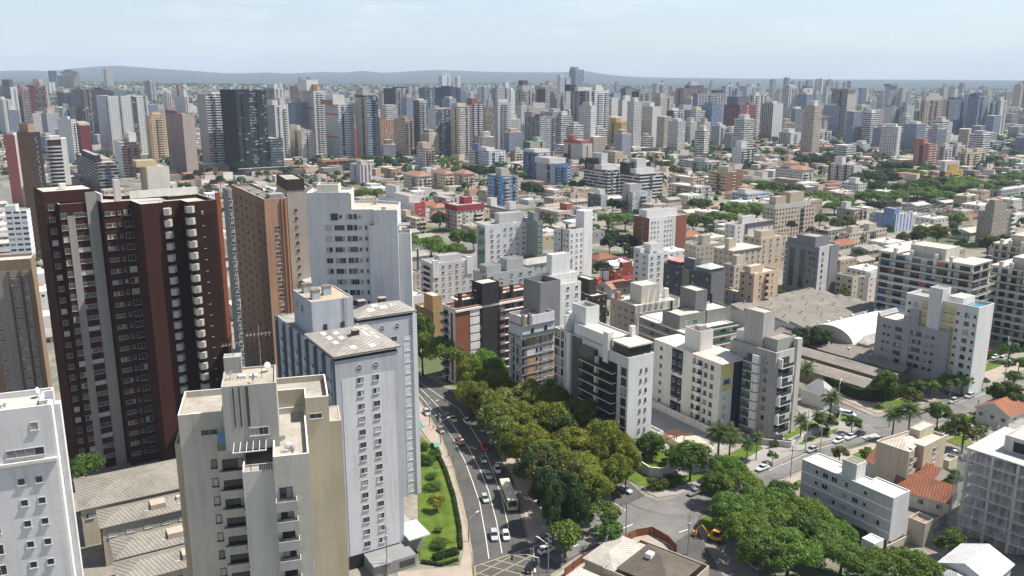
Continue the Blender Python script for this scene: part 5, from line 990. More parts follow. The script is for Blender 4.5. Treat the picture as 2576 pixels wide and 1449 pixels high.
# corner house at the bottom
b = ph('house', 'large house with brown and grey ribbed roofs inside the rusty corner fence', 1640, 1470, 15, 17, 5, 50, 'house'); q = P(1652, 1395, 7.8); b.X, b.Y = q[0] - 7.5 * cos(radians(50)) + 8.5 * sin(radians(50)), q[1] - 7.5 * sin(radians(50)) - 8.5 * cos(radians(50)); b.root.location = (b.X, b.Y, 0); b.body([(.42, .36, .28)], roof=False, par=.05); b.hip(2.6, .7, roofm((.14, .115, .095), 'tile', .55, 50), u0=1.5, u1=14, v0=1.5, v1=14.5); b.box('roof_hatch', 6, 7.6, 9, 10.4, 7.0, 8.1, WHITE)
b.hip(1.4, .2, roofm((.42, .39, .35), 'corr', .6, 70), z=4.2, u0=1, u1=14.5, v0=14.8, v1=23, name='side_roof'); b.hip(.8, .2, roofm((.48, .46, .42), 'corr', .6, 20), z=3.6, u0=-14, u1=-1.5, v0=10, v1=22, name='side_roof'); b.box('side_wall', -13.5, -2, 10.5, 21.5, 0, 3.6, (.5, .47, .42)); b.box('side_wall', 1.4, 14.2, 15.2, 22.6, 0, 4.2, (.45, .4, .33))
fp = [P(*q) for q in ((1420, 1452), (1462, 1420), (1545, 1382), (1600, 1352), (1640, 1345), (1680, 1368), (1702, 1392))]; mb = MB(); rt = MB()
for p, q in zip(fp, fp[1:]):
    L = hypot(q[0] - p[0], q[1] - p[1]); n = max(1, int(L / 2.2)); d = ((q[0] - p[0]) / L, (q[1] - p[1]) / L)
    for i in range(n):
        s0, s1 = L * i / n + .08, L * (i + 1) / n - .08; a = (p[0] + d[0] * s0, p[1] + d[1] * s0); c = (p[0] + d[0] * s1, p[1] + d[1] * s1); mb.prism([a, c, (c[0] - d[1] * .08, c[1] + d[0] * .08), (a[0] - d[1] * .08, a[1] + d[0] * .08)], .1, 2.1); rt.tube((a[0], a[1], 0), (a[0], a[1], 2.2), .09)
o = empty('fence', (0, 0, 0)); tag(o, 'rusty red-brown panel fence curving round the corner house', 'fence'); mb.build('panel', plain((.20, .085, .05), .85, 0, .15, .3), o); rt.build('post', plain((.1, .06, .04), .9), o)
# ---------------------------------------------------------------- middle distance and skyline
FC = {'g': dict(), 'G': dict(bay=2.4, wf=.6, hf=.5), 'b': dict(mode='band', hf=.5), 'B': dict(mode='band', hf=.62), 's': dict(mode='stripe', bay=4.2, wf=.45), 'S': dict(mode='stripe', bay=2.6, wf=.4), 'd': dict(bay=4.6, wf=.22, hf=.3), 'w': dict(bay=3.6, wf=.75, hf=.42), 'n': None}
def fm(c, code, g=None, c2=None, n2=0):
    if FC.get(code, 0) is None: return plaster(tuple(c))
    k = dict(FC[code]); 
    if g: k['g'] = g
    if c2 is not None: k['c2'] = tuple(c2); k['n2'] = n2
    return facade(tuple(c), **k)
SL_G = (.012, .014, .02)
def T(label, xl, xc, xr, yt, yb, cf, code='g', cl=None, lcode='d', tops=None, a=34., g=None, c2=None, n2=0, name='apartment_tower', cat='tower', roof=None, par=.8, lc2=None, ln2=0, lg=None, group=None, cope=None, h=None):
    k = {}
    if xc - xl < 3: k['V'] = 16.
    if xr - xc < 3: k['U'] = 14.
    b = B(label, xc, yt, xl, xr, yb=None if h else yb, h=h, a=a, name=name, cat=cat, group=group, **k)
    f = fm(cf, code, g, c2, n2); l = fm(cl or cf, lcode, lg or g, lc2, ln2); b.par = par  # cl is often the front tone darkened, putting shade into the left wall
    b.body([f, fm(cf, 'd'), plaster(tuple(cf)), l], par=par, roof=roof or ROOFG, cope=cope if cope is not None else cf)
    if tops is None: tops = [(.25, .7, .3, .75, 3.2)]
    for t in tops:
        c = t[5] if len(t) > 5 else cf; b.box('roof_block', t[0] * b.U, t[1] * b.U, t[2] * b.V, t[3] * b.V, b.h - par, b.h + t[4], plaster(tuple(c)), par=.3)
    r = b.r; far = b.Y > 520
    if far and code != 'n' and code not in ('s', 'S'):               # dark window recesses and balcony columns running down the front
        dkc = tuple(x * .22 for x in cf) if sum(cf) > .9 else tuple(min(.6, x * 2.6 + .1) for x in cf)
        for f in r.choice(((.42,), (.2, .68), (.1, .46, .8), (.62,), (.3, .55))):
            wd = r.uniform(.09, .17)
            if r.random() < .5: b.panel('f', f, min(f + wd, .97), 2, b.h - r.uniform(.5, 4), facade(tuple(dkc), (.02, .025, .03), mode='band', hf=.5), .12, 'window_strip')
            else: b.panel('f', f, min(f + wd * 1.3, .97), 3, b.h - r.uniform(2, 5), facade(tuple(min(.7, x * 1.1) for x in cf), (.025, .03, .035), mode='band', hf=.55, curt=.05), 1.2, 'balcony_column')
    if far and lcode in ('d', 'g', 'G', 'w', 'b') and r.random() < .7:
        f = r.uniform(.2, .6); b.panel('l', f, f + r.uniform(.12, .25), 2, b.h - 2, facade(tuple(x * .3 for x in (cl or cf)), (.02, .025, .03), mode='band', hf=.5), .12, 'window_strip')
    if far and r.random() < .5:
        u, v = r.uniform(.2, .7) * b.U, r.uniform(.2, .7) * b.V; MB().box(u, u + 3, v, v + 3, b.h - par, b.h + 2.4).build('water_tank', mm(CONC), b.root)
    if far and r.random() < .3:
        u, v = b.U * .5, b.V * .5; mb = MB(); mb.tube((u, v, b.h), (u, v, b.h + r.uniform(8, 15)), .3, .12, 5); mb.build('antenna', POLE, b.root)
    return b
W_, C_, G_, D_, N_ = (.64, .63, .61), (.56, .50, .40), (.36, .36, .37), (.06, .06, .07), (.05, .075, .14)
BR_, MR_, OR_, YE_ = (.28, .17, .12), (.17, .04, .04), (.36, .16, .08), (.55, .40, .16)
BL = (.03, .05, .10)
# -- left edge
T('white stepped glass-fronted block peeping out at the left edge above the brown tower', -60, 12, 66, 533, 690, (.60, .62, .64), 'w', (.5, .5, .5), 'w', [(.0, .5, .1, .9, 3)], a=20)
T('tall brown tower whose shaded flank stands left of the curved-balcony block', 41, 78, 100, 333, 640, (.035, .028, .028), 'd', (.20, .125, .08), 'n', [(.2, 1, .3, .9, 5, (.3, .22, .16))], a=60)
b = T('rose-red block with tiny square windows near the left edge', 8, 36, 52, 340, 520, (.50, .42, .38), 'd', (.40, .12, .10), 'd', [(.2, .8, .2, .8, 2, W_)], a=60)
# curved balcony tower
b = B('white tower with dark curved balcony bands and a cone-shaped antenna beside it', 118, 352, 80, 166, yb=520, a=30, name='apartment_tower', cat='tower'); U, V, h = b.U, b.V, b.h
b.body([plaster((.03, .03, .035)), W_, W_, plaster((.03, .03, .035))], par=.5, cope=W_); b.box('white_wall', U * .72, U + .3, -.4, V, 0, h + 1, (.66, .64, .6)); b.box('glass_box', 1, U * .5, -.6, 1.2, h - 7, h - 1.5, plain((.05, .03, .03), .12, 0, .6)); b.box('roof_block', 2, U * .7, 3, V - 2, h - .5, h + 3, W_)
n = 9
for i in range(int(h / 3.1)):
    z = h - 6.5 - 3.1 * i
    if z < 1: break
    mb = MB(); o = [(-1.8 + .0, V * .9)] + [(U * .36 - (U * .36 + 2.4) * cos(t * pi / 2 / n), -2.2 + (2.2 + V * .25) * (1 - sin(t * pi / 2 / n))) for t in range(n + 1)] + [(U * .72, -2.2), (U * .72, 0), (0, 0), (0, V * .9)]
    mb.prism(o, z, z + 1.25); mb.face([(p[0], p[1], z) for p in reversed(o)]); mb.build('balcony', mm((.50, .48, .45)), b.root)
# -- skyline, left
T('dark grey tower with a square crown at the far left of the skyline', 0, 25, 42, 219, 345, W_, 'd', (.12, .13, .15), 'G', [(.1, .7, .1, .8, 14, (.14, .15, .18))])
T('plain white slab at the very left edge of the skyline', -20, 6, 28, 250, 352, W_, 'g', (.5, .5, .5), 'n')
T('maroon and grey striped tower left of the red one', 34, 50, 72, 219, 342, (.34, .33, .33), 'd', (.24, .08, .08), 'G', c2=(.2, .05, .05), n2=3)
T('bright red tower with black balcony slots and red caps', 64, 86, 113, 217, 328, (.05, .04, .04), 'b', (.34, .045, .03), 'n', [(.0, .35, .0, .9, 2, (.4, .05, .03))], c2=(.36, .05, .03), n2=-5)
T('cream stepped tower peeping out behind the red one', 80, 100, 118, 206, 300, C_, 'g', (.4, .34, .28), 'g', [(.0, .5, .1, .9, 8)])
T('white curved slab between the red tower and the dark twisted one', 118, 122, 138, 207, 275, W_, 'd', tops=[])
T('dark stepped tower leaning outward at its top, on the hill line', 122, 128, 157, 190, 262, (.05, .07, .10), 'b', (.05, .06, .08), 'n', [(.0, .5, .0, .6, 18, (.05, .065, .09)), (-.1, .55, .1, .6, 22, (.05, .065, .09))])
T('brown tower with a wide flared top rising over the hills', 155, 182, 199, 182, 264, (.40, .30, .22), 's', (.26, .20, .15), 's', [(-.1, .7, -.1, 1.1, 6, (.24, .19, .15)), (.1, .5, .2, .8, 14, (.2, .16, .13))])
T('slim pale tower standing alone against the hills', 259, 266, 282, 174, 264, (.56, .54, .52), 's', (.44, .42, .40), 'n', [(.0, .3, .0, .8, 3)], g=(.12, .13, .15))
T('navy block with a white and red hipped roof', 141, 160, 180, 233, 335, N_, 'G', (.04, .05, .09), 'b', [(.1, .8, .1, .9, 5, (.55, .5, .46))])
T('white mid-rise with balconies in front of the navy block', 137, 158, 185, 272, 365, W_, 'w', (.52, .52, .52), 'd', [(.5, .8, .2, .6, 6)])
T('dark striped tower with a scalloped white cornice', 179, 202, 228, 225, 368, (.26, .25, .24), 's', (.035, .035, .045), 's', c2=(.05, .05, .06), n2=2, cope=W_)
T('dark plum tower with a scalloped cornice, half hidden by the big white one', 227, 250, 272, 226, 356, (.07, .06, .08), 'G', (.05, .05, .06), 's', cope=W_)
T('big white tower with two columns of dark balconies and dotted windows', 241, 264, 371, 241, 402, (.66, .65, .62), 'g', (.50, .52, .56), 's', [(.25, .55, .2, .8, 6, (.16, .2, .22))], c2=(.10, .16, .18), n2=5, lg=(.06, .09, .16))
T('sandy beige tower between the white giant and the brown-grey slab', 364, 374, 422, 290, 414, (.56, .43, .26), 'g', (.46, .35, .22), 'd', c2=(.42, .28, .15), n2=4)
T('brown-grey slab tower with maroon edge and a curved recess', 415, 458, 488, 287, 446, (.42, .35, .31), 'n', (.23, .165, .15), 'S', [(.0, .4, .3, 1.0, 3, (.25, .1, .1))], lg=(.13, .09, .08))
T('white tower with a bold black window grid in front of the beige one', 437, 466, 474, 243, 345, W_, 's', (.60, .60, .60), 'G', [(.0, .9, .1, .5, 14, W_), (.0, .8, .5, .7, 22, (.42, .22, .14))])
T('small pink-striped white tower left of the black window grid', 410, 420, 431, 236, 330, (.56, .40, .36), 's', W_, 'd')
T('grey-brown far tower standing over the left treeline', 362, 378, 389, 204, 285, (.50, .48, .46), 'g', (.22, .20, .20), 'd', [(.1, .7, .2, .7, 4)])
T('low pale blue-grey block among the hillside trees', 331, 340, 360, 219, 275, (.46, .50, .54), 'b', tops=[])
T('white tower with stacked curved balconies left of the black glass office', 495, 516, 558, 237, 428, (.60, .61, .62), 'B', (.36, .35, .34), 'n', [(.5, 1, .2, .8, 2, W_)], c2=(.68, .68, .67), n2=3)
b = T('black glass office tower with scattered white horizontal louvres', 553, 592, 668, 226, 440, (.02, .027, .036), 'b', (.012, .014, .018), 'n', [], g=(.03, .045, .06), name='office_tower', cat='office tower', cope=(.4, .4, .4))
r = random.Random(5)
mbl = MB()
for i in range(72): u, z, L = r.uniform(.15, .85) * b.U, r.uniform(8, b.h - 6), r.uniform(2, 7); z = round(z / 3) * 3 + .6; mbl.box(u, min(u + L, b.U * .98), -.25, 0, z, z + .45)
mbl.build('louvre', plain((.5, .52, .54), .5), b.root)['kind'] = 'stuff'
b.box('podium', b.U + .1, b.U * 1.45, -3, b.V * .7, 0, 40, fm((.02, .025, .032), 'b', (.12, .15, .18)), par=.6); b.box('podium', -6, b.U * 1.9, -14, -3.1, 0, 8, fm((.05, .06, .06), 'w'), par=.4, roof=roofm((.3, .33, .2)))
T('maroon windowless tower joined to the dotted white one', 189, 200, 226, 315, 415, (.19, .04, .05), 'n', (.13, .03, .04), 'n', [(.0, 1, .0, 1, 2, (.6, .56, .42))], a=30)
T('white tower with black square windows joined to the maroon one', 143, 178, 190, 300, 418, W_, 'G', (.60, .60, .60), 'n', a=50)
T('white block with a front of dark balcony bands, in front of the big white tower', 284, 303, 350, 358, 448, (.15, .08, .07), 'b', W_, 'n', [(.6, 1, .3, .9, 9, W_)], c2=(.60, .59, .57), n2=6)
T('navy and cream balcony block below the maroon tower', 189, 245, 297, 410, 500, (.06, .065, .09), 'B', (.05, .055, .085), 'w', [(.0, .3, .1, .7, 6, (.035, .035, .055)), (.5, .95, .2, .8, 1, (.4, .38, .34))], g=(.02, .02, .02), c2=(.46, .44, .40), n2=-2)
T('yellow-sided slab with a blank white end wall', 350, 368, 425, 421, 500, (.60, .57, .50), 'n', (.52, .42, .22), 'd', [(-.3, .6, .4, 1.0, 5, (.52, .43, .24))])
# -- skyline, centre left
T('white and charcoal pair of far towers right behind the black office', 665, 690, 712, 222, 345, W_, 'g', (.2, .19, .19), 'g', [(.1, .5, .1, .6, 8, W_)])
T('white tower with a glass strip beside the black office', 667, 690, 724, 264, 409, (.58, .57, .54), 'd', (.24, .27, .29), 'S', [(.0, .4, .2, .8, 6), (.55, .95, .2, .8, 9, (.5, .48, .45))])
T('brown tower with a sloping curved top', 729, 752, 761, 222, 342, (.24, .18, .15), 'n', (.24, .18, .16), 'n', [(.0, .5, .2, 1., 4, (.25, .19, .16))])
T('ochre and dark block tucked behind the cream twin', 724, 745, 757, 280, 360, (.46, .28, .13), 'd', (.30, .19, .09), 'g')
T('cream twin block with punched windows', 726, 757, 789, 328, 408, (.58, .55, .48), 'G', (.50, .46, .36), 'd', [(.0, .3, .3, .9, 6, C_)])
T('very tall white tower with brick-orange upper corners', 757, 788, 820, 227, 397, (.66, .65, .63), 'b', (.40, .38, .37), 'd', [(-.4, .5, .1, .8, 14, W_), (.0, .35, .0, .5, 8, OR_)], lc2=(.38, .15, .07), ln2=-11, g=(.35, .34, .33))
T('white tower with pale blue balconies and orange brick corners', 816, 850, 890, 262, 407, (.66, .67, .69), 'b', (.44, .43, .43), 'd', [(-.2, .5, .1, .7, 12, W_), (-.3, .2, .2, .9, 5, OR_)], g=(.22, .26, .32), lc2=(.38, .15, .08), ln2=-10)
T('narrow bright red wall strip between two towers', 887, 889, 898, 325, 398, (.62, .06, .05), 'n', (.5, .05, .05), 'n', [])
T('beige tower with dark blue balcony front', 892, 922, 950, 243, 410, (.07, .10, .15), 'B', (.42, .37, .31), 'd', [(-.1, .8, .1, .9, 1.5, (.05, .04, .05)), (.0, .5, .3, .9, 9, (.46, .42, .36))], g=(.03, .04, .07), c2=(.4, .43, .46), n2=3, cope=W_)
T('brown ribbed block with rows of tiny balconies', 948, 956, 990, 302, 400, (.42, .26, .17), 'S', (.36, .23, .16), 'd', [(.0, .5, .2, .9, 4, (.3, .14, .1))], g=(.16, .09, .07))
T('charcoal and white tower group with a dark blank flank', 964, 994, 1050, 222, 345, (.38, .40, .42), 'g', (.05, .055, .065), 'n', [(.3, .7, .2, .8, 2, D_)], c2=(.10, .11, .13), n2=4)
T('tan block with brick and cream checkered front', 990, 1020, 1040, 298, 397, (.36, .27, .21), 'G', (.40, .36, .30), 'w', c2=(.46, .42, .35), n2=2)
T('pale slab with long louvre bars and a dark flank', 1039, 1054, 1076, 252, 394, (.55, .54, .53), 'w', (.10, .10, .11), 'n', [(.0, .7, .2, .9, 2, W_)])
T('teal glass office block behind the louvre slab', 1053, 1068, 1094, 221, 325, (.10, .17, .19), 'b', (.08, .12, .14), 'b', g=(.03, .07, .08), name='office_tower', cat='office tower')
T('navy blue windowless block on the skyline', 1094, 1134, 1159, 220, 325, (.06, .07, .10), 'd', (.055, .075, .13), 'n')
T('far white tower with a crown of masts', 1103, 1112, 1133, 190, 275, (.60, .60, .61), 'd', (.48, .48, .5), 'd', [(.1, .25, .2, .4, 14), (.45, .6, .2, .4, 14), (.75, .9, .2, .4, 14)])
T('dark glass slab held in a white frame', 1075, 1096, 1133, 274, 403, (.09, .11, .125), 'b', (.52, .55, .60), 'n', [(.0, 1, .0, .5, 1.2, (.6, .6, .6))], g=(.04, .05, .06))
T('cream tower with white balcony bands and dotted corners', 1134, 1155, 1181, 267, 405, (.60, .58, .54), 'b', (.58, .50, .33), 'd', [(.0, .8, .2, .9, 4, C_)], g=(.10, .12, .17), c2=(.58, .50, .34), n2=3)
T('yellow-edged tower with dark brown stripe and white bands', 1174, 1188, 1214, 262, 390, (.58, .57, .56), 'b', (.56, .47, .30), 'd', [(.0, .6, .1, .8, 8, (.3, .1, .08))], c2=(.10, .06, .06), n2=3)
T('brown tower with thin vertical window stripes', 1215, 1222, 1244, 270, 384, (.26, .21, .17), 'S', (.3, .26, .22), 'd', [(.3, .9, .2, .8, 10, (.3, .3, .3))])
T('plain light grey windowless slab', 1244, 1252, 1285, 257, 390, (.40, .41, .42), 'd', (.36, .36, .36), 'n', [(.1, .8, .2, .8, 4, W_)])
T('grey tower with small squares behind the plain slab', 1235, 1250, 1282, 222, 330, (.40, .40, .40), 'g', (.32, .32, .33), 'g', [(.2, .6, .2, .8, 6)])
# -- skyline, centre
T('ornate stone-coloured tower with a mansard crown', 1297, 1315, 1347, 226, 340, (.44, .41, .37), 'g', (.36, .34, .31), 'g', [(.0, .8, .1, .9, 9, (.42, .39, .35)), (.1, .5, .2, .8, 18, (.1, .1, .1))])
T('grey stone block with a tiny red roof lantern', 1346, 1362, 1397, 215, 325, (.42, .39, .35), 'g', (.36, .34, .32), 'g', [(.6, .95, .2, .8, 7, (.42, .39, .35)), (.62, .93, .22, .78, 9, (.45, .2, .14))])
T('maroon-topped grey block below the red lantern', 1350, 1372, 1399, 224, 345, (.30, .29, .29), 'g', (.10, .05, .06), 'd')
T('grey-brown slab with sparse windows, left of the big white tower', 1383, 1394, 1418, 233, 372, (.30, .28, .27), 'd', (.22, .22, .23), 'd', [(.0, .5, .2, .9, 2)])
T('blue-grey slab pair divided by a dark red strip', 1320, 1358, 1399, 293, 390, (.26, .28, .31), 'd', (.28, .30, .32), 'S', [(.0, .3, .1, .9, 3, (.18, .06, .06)), (-.2, .0, .3, .8, 6, (.3, .3, .32))], lc2=(.18, .07, .07), ln2=4)
T('brown ribbed block left of the blue-grey slab pair', 1284, 1308, 1321, 306, 376, (.45, .43, .40), 'd', (.26, .22, .18), 'S')
T('long white grid block between the brown block and the grey slab', 1319, 1330, 1381, 273, 352, (.50, .47, .45), 'G', (.3, .25, .23), 'd', [(.0, .3, .1, .8, 5, (.4, .36, .33)), (.3, .9, .4, .9, 10, (.5, .48, .44))])
T('banded white tower with a tall fin in the far centre', 1401, 1410, 1436, 194, 295, (.60, .60, .60), 'b', (.56, .56, .58), 'n', [(.0, .25, .0, .9, 7, W_)], g=(.12, .14, .17))
T('highest tower of the centre, blue-grey with a raised middle', 1432, 1448, 1469, 175, 290, (.24, .28, .36), 's', (.20, .24, .32), 'd', [(.0, .45, .1, .9, 8, (.34, .34, .35))], g=(.10, .14, .22))
T('large white tower with glass balconies and a dark grey centre strip', 1437, 1483, 1533, 228, 375, (.66, .66, .65), 'g', (.38, .38, .39), 'w', [(-.3, 1.0, .3, .9, 5, (.58, .57, .55)), (.5, .8, .2, .7, 9, W_), (-.5, -.2, .5, .8, 9, D_)], g=(.12, .14, .17), lc2=(.11, .105, .105), ln2=3)
T('blue glass tower right of the large white one', 1533, 1544, 1561, 237, 335, (.26, .34, .42), 'n', (.14, .20, .28), 'b', g=(.06, .1, .16))
T('white stepped tower with blank stair wall', 1556, 1566, 1599, 252, 360, (.62, .61, .58), 'n', (.44, .40, .34), 'S', [(.2, .6, .1, .7, 8, W_)])
T('black tower with pale dotted balconies, right of the white stepped one', 1590, 1608, 1636, 230, 348, (.36, .34, .33), 'g', (.035, .04, .05), 'd', [(.2, .9, .1, .8, 4, (.36, .32, .3))])
T('black and white checkered tower top in the centre', 1562, 1574, 1600, 222, 315, (.10, .10, .11), 'G', (.06, .06, .07), 'd', g=(.45, .45, .44))
T('white tower with a brown window stripe and a blank right wall', 1607, 1642, 1664, 268, 375, (.58, .57, .56), 'n', (.52, .45, .41), 'G', [(.0, .5, .2, .8, 6, W_)])
T('beige tower with an arched roof window', 1642, 1662, 1691, 244, 348, (.52, .49, .43), 'g', (.46, .43, .38), 'g', [(.1, .5, .2, .9, 7, (.48, .45, .4))])
T('far white grid tower in the centre right', 1640, 1652, 1678, 211, 295, (.56, .55, .54), 'b', (.5, .49, .48), 'g')
T('white banded tower with a dark glass flank', 1677, 1695, 1721, 278, 366, (.64, .63, .63), 'b', (.045, .055, .06), 'n', [(.0, .6, .2, .8, 4, W_)], g=(.07, .08, .12))
T('slate-blue tower with bright window dots', 1712, 1732, 1754, 276, 362, (.13, .16, .22), 'g', (.10, .12, .18), 'g', [(-.3, .6, .3, .9, 8, (.4, .4, .42))], g=(.35, .38, .42))
T('wide white-and-blue striped slab', 1743, 1754, 1828, 234, 350, (.42, .42, .44), 'G', (.20, .21, .25), 'n', [(.6, .9, .2, .8, 5, D_)], c2=(.12, .14, .20), n2=3)
T('steel-blue ribbed tower in front of the striped slab', 1758, 1792, 1818, 264, 362, (.17, .22, .32), 'S', (.15, .20, .31), 'S', [(.0, .5, .0, .6, 4, (.16, .2, .3))], g=(.10, .13, .22))
T('maroon office block with small square windows and a dark cube on top', 1822, 1862, 1902, 264, 358, (.22, .07, .07), 'G', (.19, .06, .06), 'G', [(.05, .6, .2, .9, 14, (.13, .15, .17)), (.65, .95, .1, .7, 4, (.2, .24, .18))], name='office_tower', cat='office tower')
T('white low tower pair with a brick-red inset', 1812, 1840, 1886, 325, 372, (.56, .56, .56), 'd', (.48, .48, .48), 'd', [(.1, .5, .1, .6, 4, W_)], c2=(.30, .1, .07), n2=3)
T('white slab with a column of black squares beside the maroon block', 1884, 1898, 1924, 238, 350, (.56, .55, .54), 'g', (.50, .49, .49), 'd', c2=(.6, .59, .58), n2=2)
T('brown and plum stacked block behind the striped slab', 1700, 1720, 1780, 222, 325, (.20, .13, .12), 'g', (.28, .24, .22), 'g', [(.3, .9, .2, .8, 6, (.1, .11, .17)), (.4, .7, .3, .7, 15, (.5, .5, .5))])
T('banded white office behind the maroon block', 1815, 1826, 1856, 216, 300, (.46, .48, .50), 'b', (.4, .42, .46), 'b', g=(.14, .18, .24), name='office_tower', cat='office tower')
T('long pale blue-grey office row in the hazy centre right', 1858, 1880, 1926, 217, 298, (.46, .48, .50), 'b', (.42, .44, .47), 'b', [(.3, .6, .2, .8, 6)], g=(.2, .24, .3), name='office_tower', cat='office tower')
# -- skyline, right
T('white tower with a broad dark window stripe on its left', 1918, 1946, 1971, 260, 356, (.56, .56, .55), 'n', (.42, .41, .40), 's', [(.1, .6, .2, .8, 4)])
T('cream tower with banded glass top left', 1970, 1986, 2005, 216, 315, (.55, .53, .50), 'd', (.48, .45, .40), 'b', [(.0, .8, .1, .7, 3)], g=(.12, .16, .22))
T('blue-black tower with fine white mullions', 1991, 2002, 2032, 274, 350, (.05, .06, .09), 'S', (.06, .07, .08), 'S', [(.0, .5, .2, .8, 4, W_)], g=(.36, .37, .38))
T('white tower with black roof frame', 2010, 2022, 2046, 222, 315, (.54, .54, .53), 'd', (.48, .48, .48), 'g', [(.3, 1, .1, .9, 5, (.16, .15, .16))])
T('narrow blue slab right of the black roof frame', 2036, 2040, 2055, 247, 315, (.10, .16, .27), 'n', tops=[])
T('pinkish white block with a flat brown canopy roof', 2033, 2052, 2083, 295, 356, (.50, .46, .45), 'G', (.42, .30, .27), 'd', [(-.1, 1.05, -.1, 1.05, 1.5, (.36, .2, .16))])
T('blue and white checkered slab with a white end wall', 2072, 2112, 2125, 266, 345, (.62, .62, .62), 'n', (.11, .17, .27), 'G', [(.0, .9, .2, .6, 4, W_)], lg=(.45, .46, .44))
T('tall tower with a beige overhanging top and dark striped shaft', 2093, 2134, 2156, 226, 346, (.48, .45, .41), 'n', (.08, .09, .11), 'b', [(-.1, .9, -.05, .45, 2.5, (.36, .29, .24)), (-.1, .9, .55, 1.05, 2.5, (.36, .29, .24))], lg=(.28, .27, .25))
T('light grey tower with rounded balconies right of the overhanging top', 2148, 2168, 2190, 267, 345, (.48, .47, .46), 'b', (.42, .40, .39), 'g', g=(.26, .26, .27))
T('small pink and white tower in the hazy right', 2190, 2205, 2226, 279, 340, (.50, .44, .42), 'S', (.46, .38, .36), 'g')
T('pale tower with dark balcony ladder on its right half', 2226, 2246, 2265, 268, 350, (.16, .17, .18), 'b', (.50, .51, .52), 'n', [(.0, 1, .1, .9, 1.2, (.12, .12, .12))], g=(.34, .34, .34))
T('blue-striped tower with a dark mushroom cap', 2227, 2240, 2257, 216, 305, (.28, .33, .42), 's', (.40, .42, .46), 'n', [(-.15, 1.1, -.15, 1.1, 5, (.24, .25, .28))])
T('stone-grey castle-topped tower in the hazy right', 2257, 2270, 2291, 228, 305, (.38, .37, .36), 'g', tops=[(.2, .8, .2, .8, 7)])
T('pale glass tower with arched roof lights', 2264, 2282, 2302, 265, 350, (.42, .44, .46), 'S', (.40, .45, .50), 'G', [(.0, .3, .1, .7, 6, (.38, .32, .27)), (.4, .7, .1, .7, 6, (.38, .32, .27))], g=(.2, .25, .3))
T('brown and pale tower with a stepped classical crown', 2316, 2328, 2374, 252, 348, (.46, .41, .38), 'w', (.40, .35, .31), 'g', [(.05, .95, .1, .9, 7, (.46, .44, .42)), (.2, .8, .2, .8, 13, (.44, .42, .4))], c2=(.26, .17, .14), n2=2, g=(.16, .10, .09))
T('slim grey tower with black stripe left of the stepped crown', 2294, 2304, 2316, 279, 347, (.46, .46, .45), 'd', (.12, .13, .12), 'd')
T('blue checkered tower with a beige flank', 2375, 2402, 2430, 250, 345, (.07, .11, .22), 'G', (.42, .38, .35), 'G', [(.1, .8, .1, .7, 3, (.05, .07, .12))], g=(.34, .36, .40))
T('tall blue tower with balcony edges, second of the blue pair', 2437, 2464, 2490, 241, 346, (.12, .17, .26), 'b', (.11, .17, .30), 'S', [(-.2, .6, .1, .7, 4, (.08, .12, .2))], g=(.30, .33, .38), lg=(.3, .31, .34))
T('pale blue and cream tower right of the blue pair', 2490, 2500, 2513, 258, 345, (.34, .38, .46), 'S', (.38, .38, .38), 'd')
T('white slab tower near the right edge', 2505, 2519, 2534, 252, 347, (.54, .53, .51), 'd', (.46, .45, .44), 'd', [(.0, .6, .2, .8, 6)])
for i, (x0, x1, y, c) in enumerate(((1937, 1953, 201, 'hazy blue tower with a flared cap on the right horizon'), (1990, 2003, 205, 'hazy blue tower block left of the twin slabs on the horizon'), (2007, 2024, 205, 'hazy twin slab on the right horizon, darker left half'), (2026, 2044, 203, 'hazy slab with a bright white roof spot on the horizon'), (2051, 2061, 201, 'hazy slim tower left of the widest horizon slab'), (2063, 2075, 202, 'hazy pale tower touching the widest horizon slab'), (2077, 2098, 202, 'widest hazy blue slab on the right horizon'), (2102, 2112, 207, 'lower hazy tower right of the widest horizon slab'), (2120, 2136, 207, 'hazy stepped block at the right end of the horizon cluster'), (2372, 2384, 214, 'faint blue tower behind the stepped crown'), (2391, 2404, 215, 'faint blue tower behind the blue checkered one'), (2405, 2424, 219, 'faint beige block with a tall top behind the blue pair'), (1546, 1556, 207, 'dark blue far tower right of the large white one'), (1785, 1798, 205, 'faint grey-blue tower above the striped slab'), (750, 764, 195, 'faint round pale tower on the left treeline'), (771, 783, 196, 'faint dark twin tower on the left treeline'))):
    T(c, x0, x0 + (x1 - x0) * .4, x1, y, 262 if i < 12 else 258, ((.20, .23, .28), (.26, .29, .33), (.34, .34, .34))[i % 3], 'S', tops=[(.2, .8, .2, .8, 5)], g=(.12, .14, .18))  # blue-grey low-contrast walls, distance haze partly painted into their colour
# -- middle distance blocks
M_ = dict(name='apartment_block', cat='apartment block')
T('blue apartment block with white sunshades and a taller lift core', 1226, 1262, 1304, 443, 518, (.36, .36, .35), 'G', (.07, .19, .40), 'w', [(.15, .6, .2, .6, 6, (.42, .4, .36))], c2=(.08, .27, .58), n2=4, lg=(.4, .42, .44), **M_)
T('white block with black bands, left one of the matching pair', 1469, 1530, 1568, 427, 492, (.62, .62, .61), 'B', (.56, .56, .55), 'B', [(-.1, .9, .2, .8, 4, W_), (.2, .6, .4, .8, 14, (.55, .55, .55)), (-.1, .15, .5, .9, 9, (.04, .035, .04))], g=(.03, .028, .03), **M_)
T('white block with black bands, right one of the matching pair', 1560, 1610, 1668, 437, 505, (.62, .62, .61), 'B', (.56, .56, .55), 'B', [(.0, .8, .2, .8, 4, W_), (.2, .6, .4, .8, 12, (.55, .55, .55)), (-.1, .15, .5, .9, 9, (.04, .035, .04))], g=(.03, .028, .03), **M_)
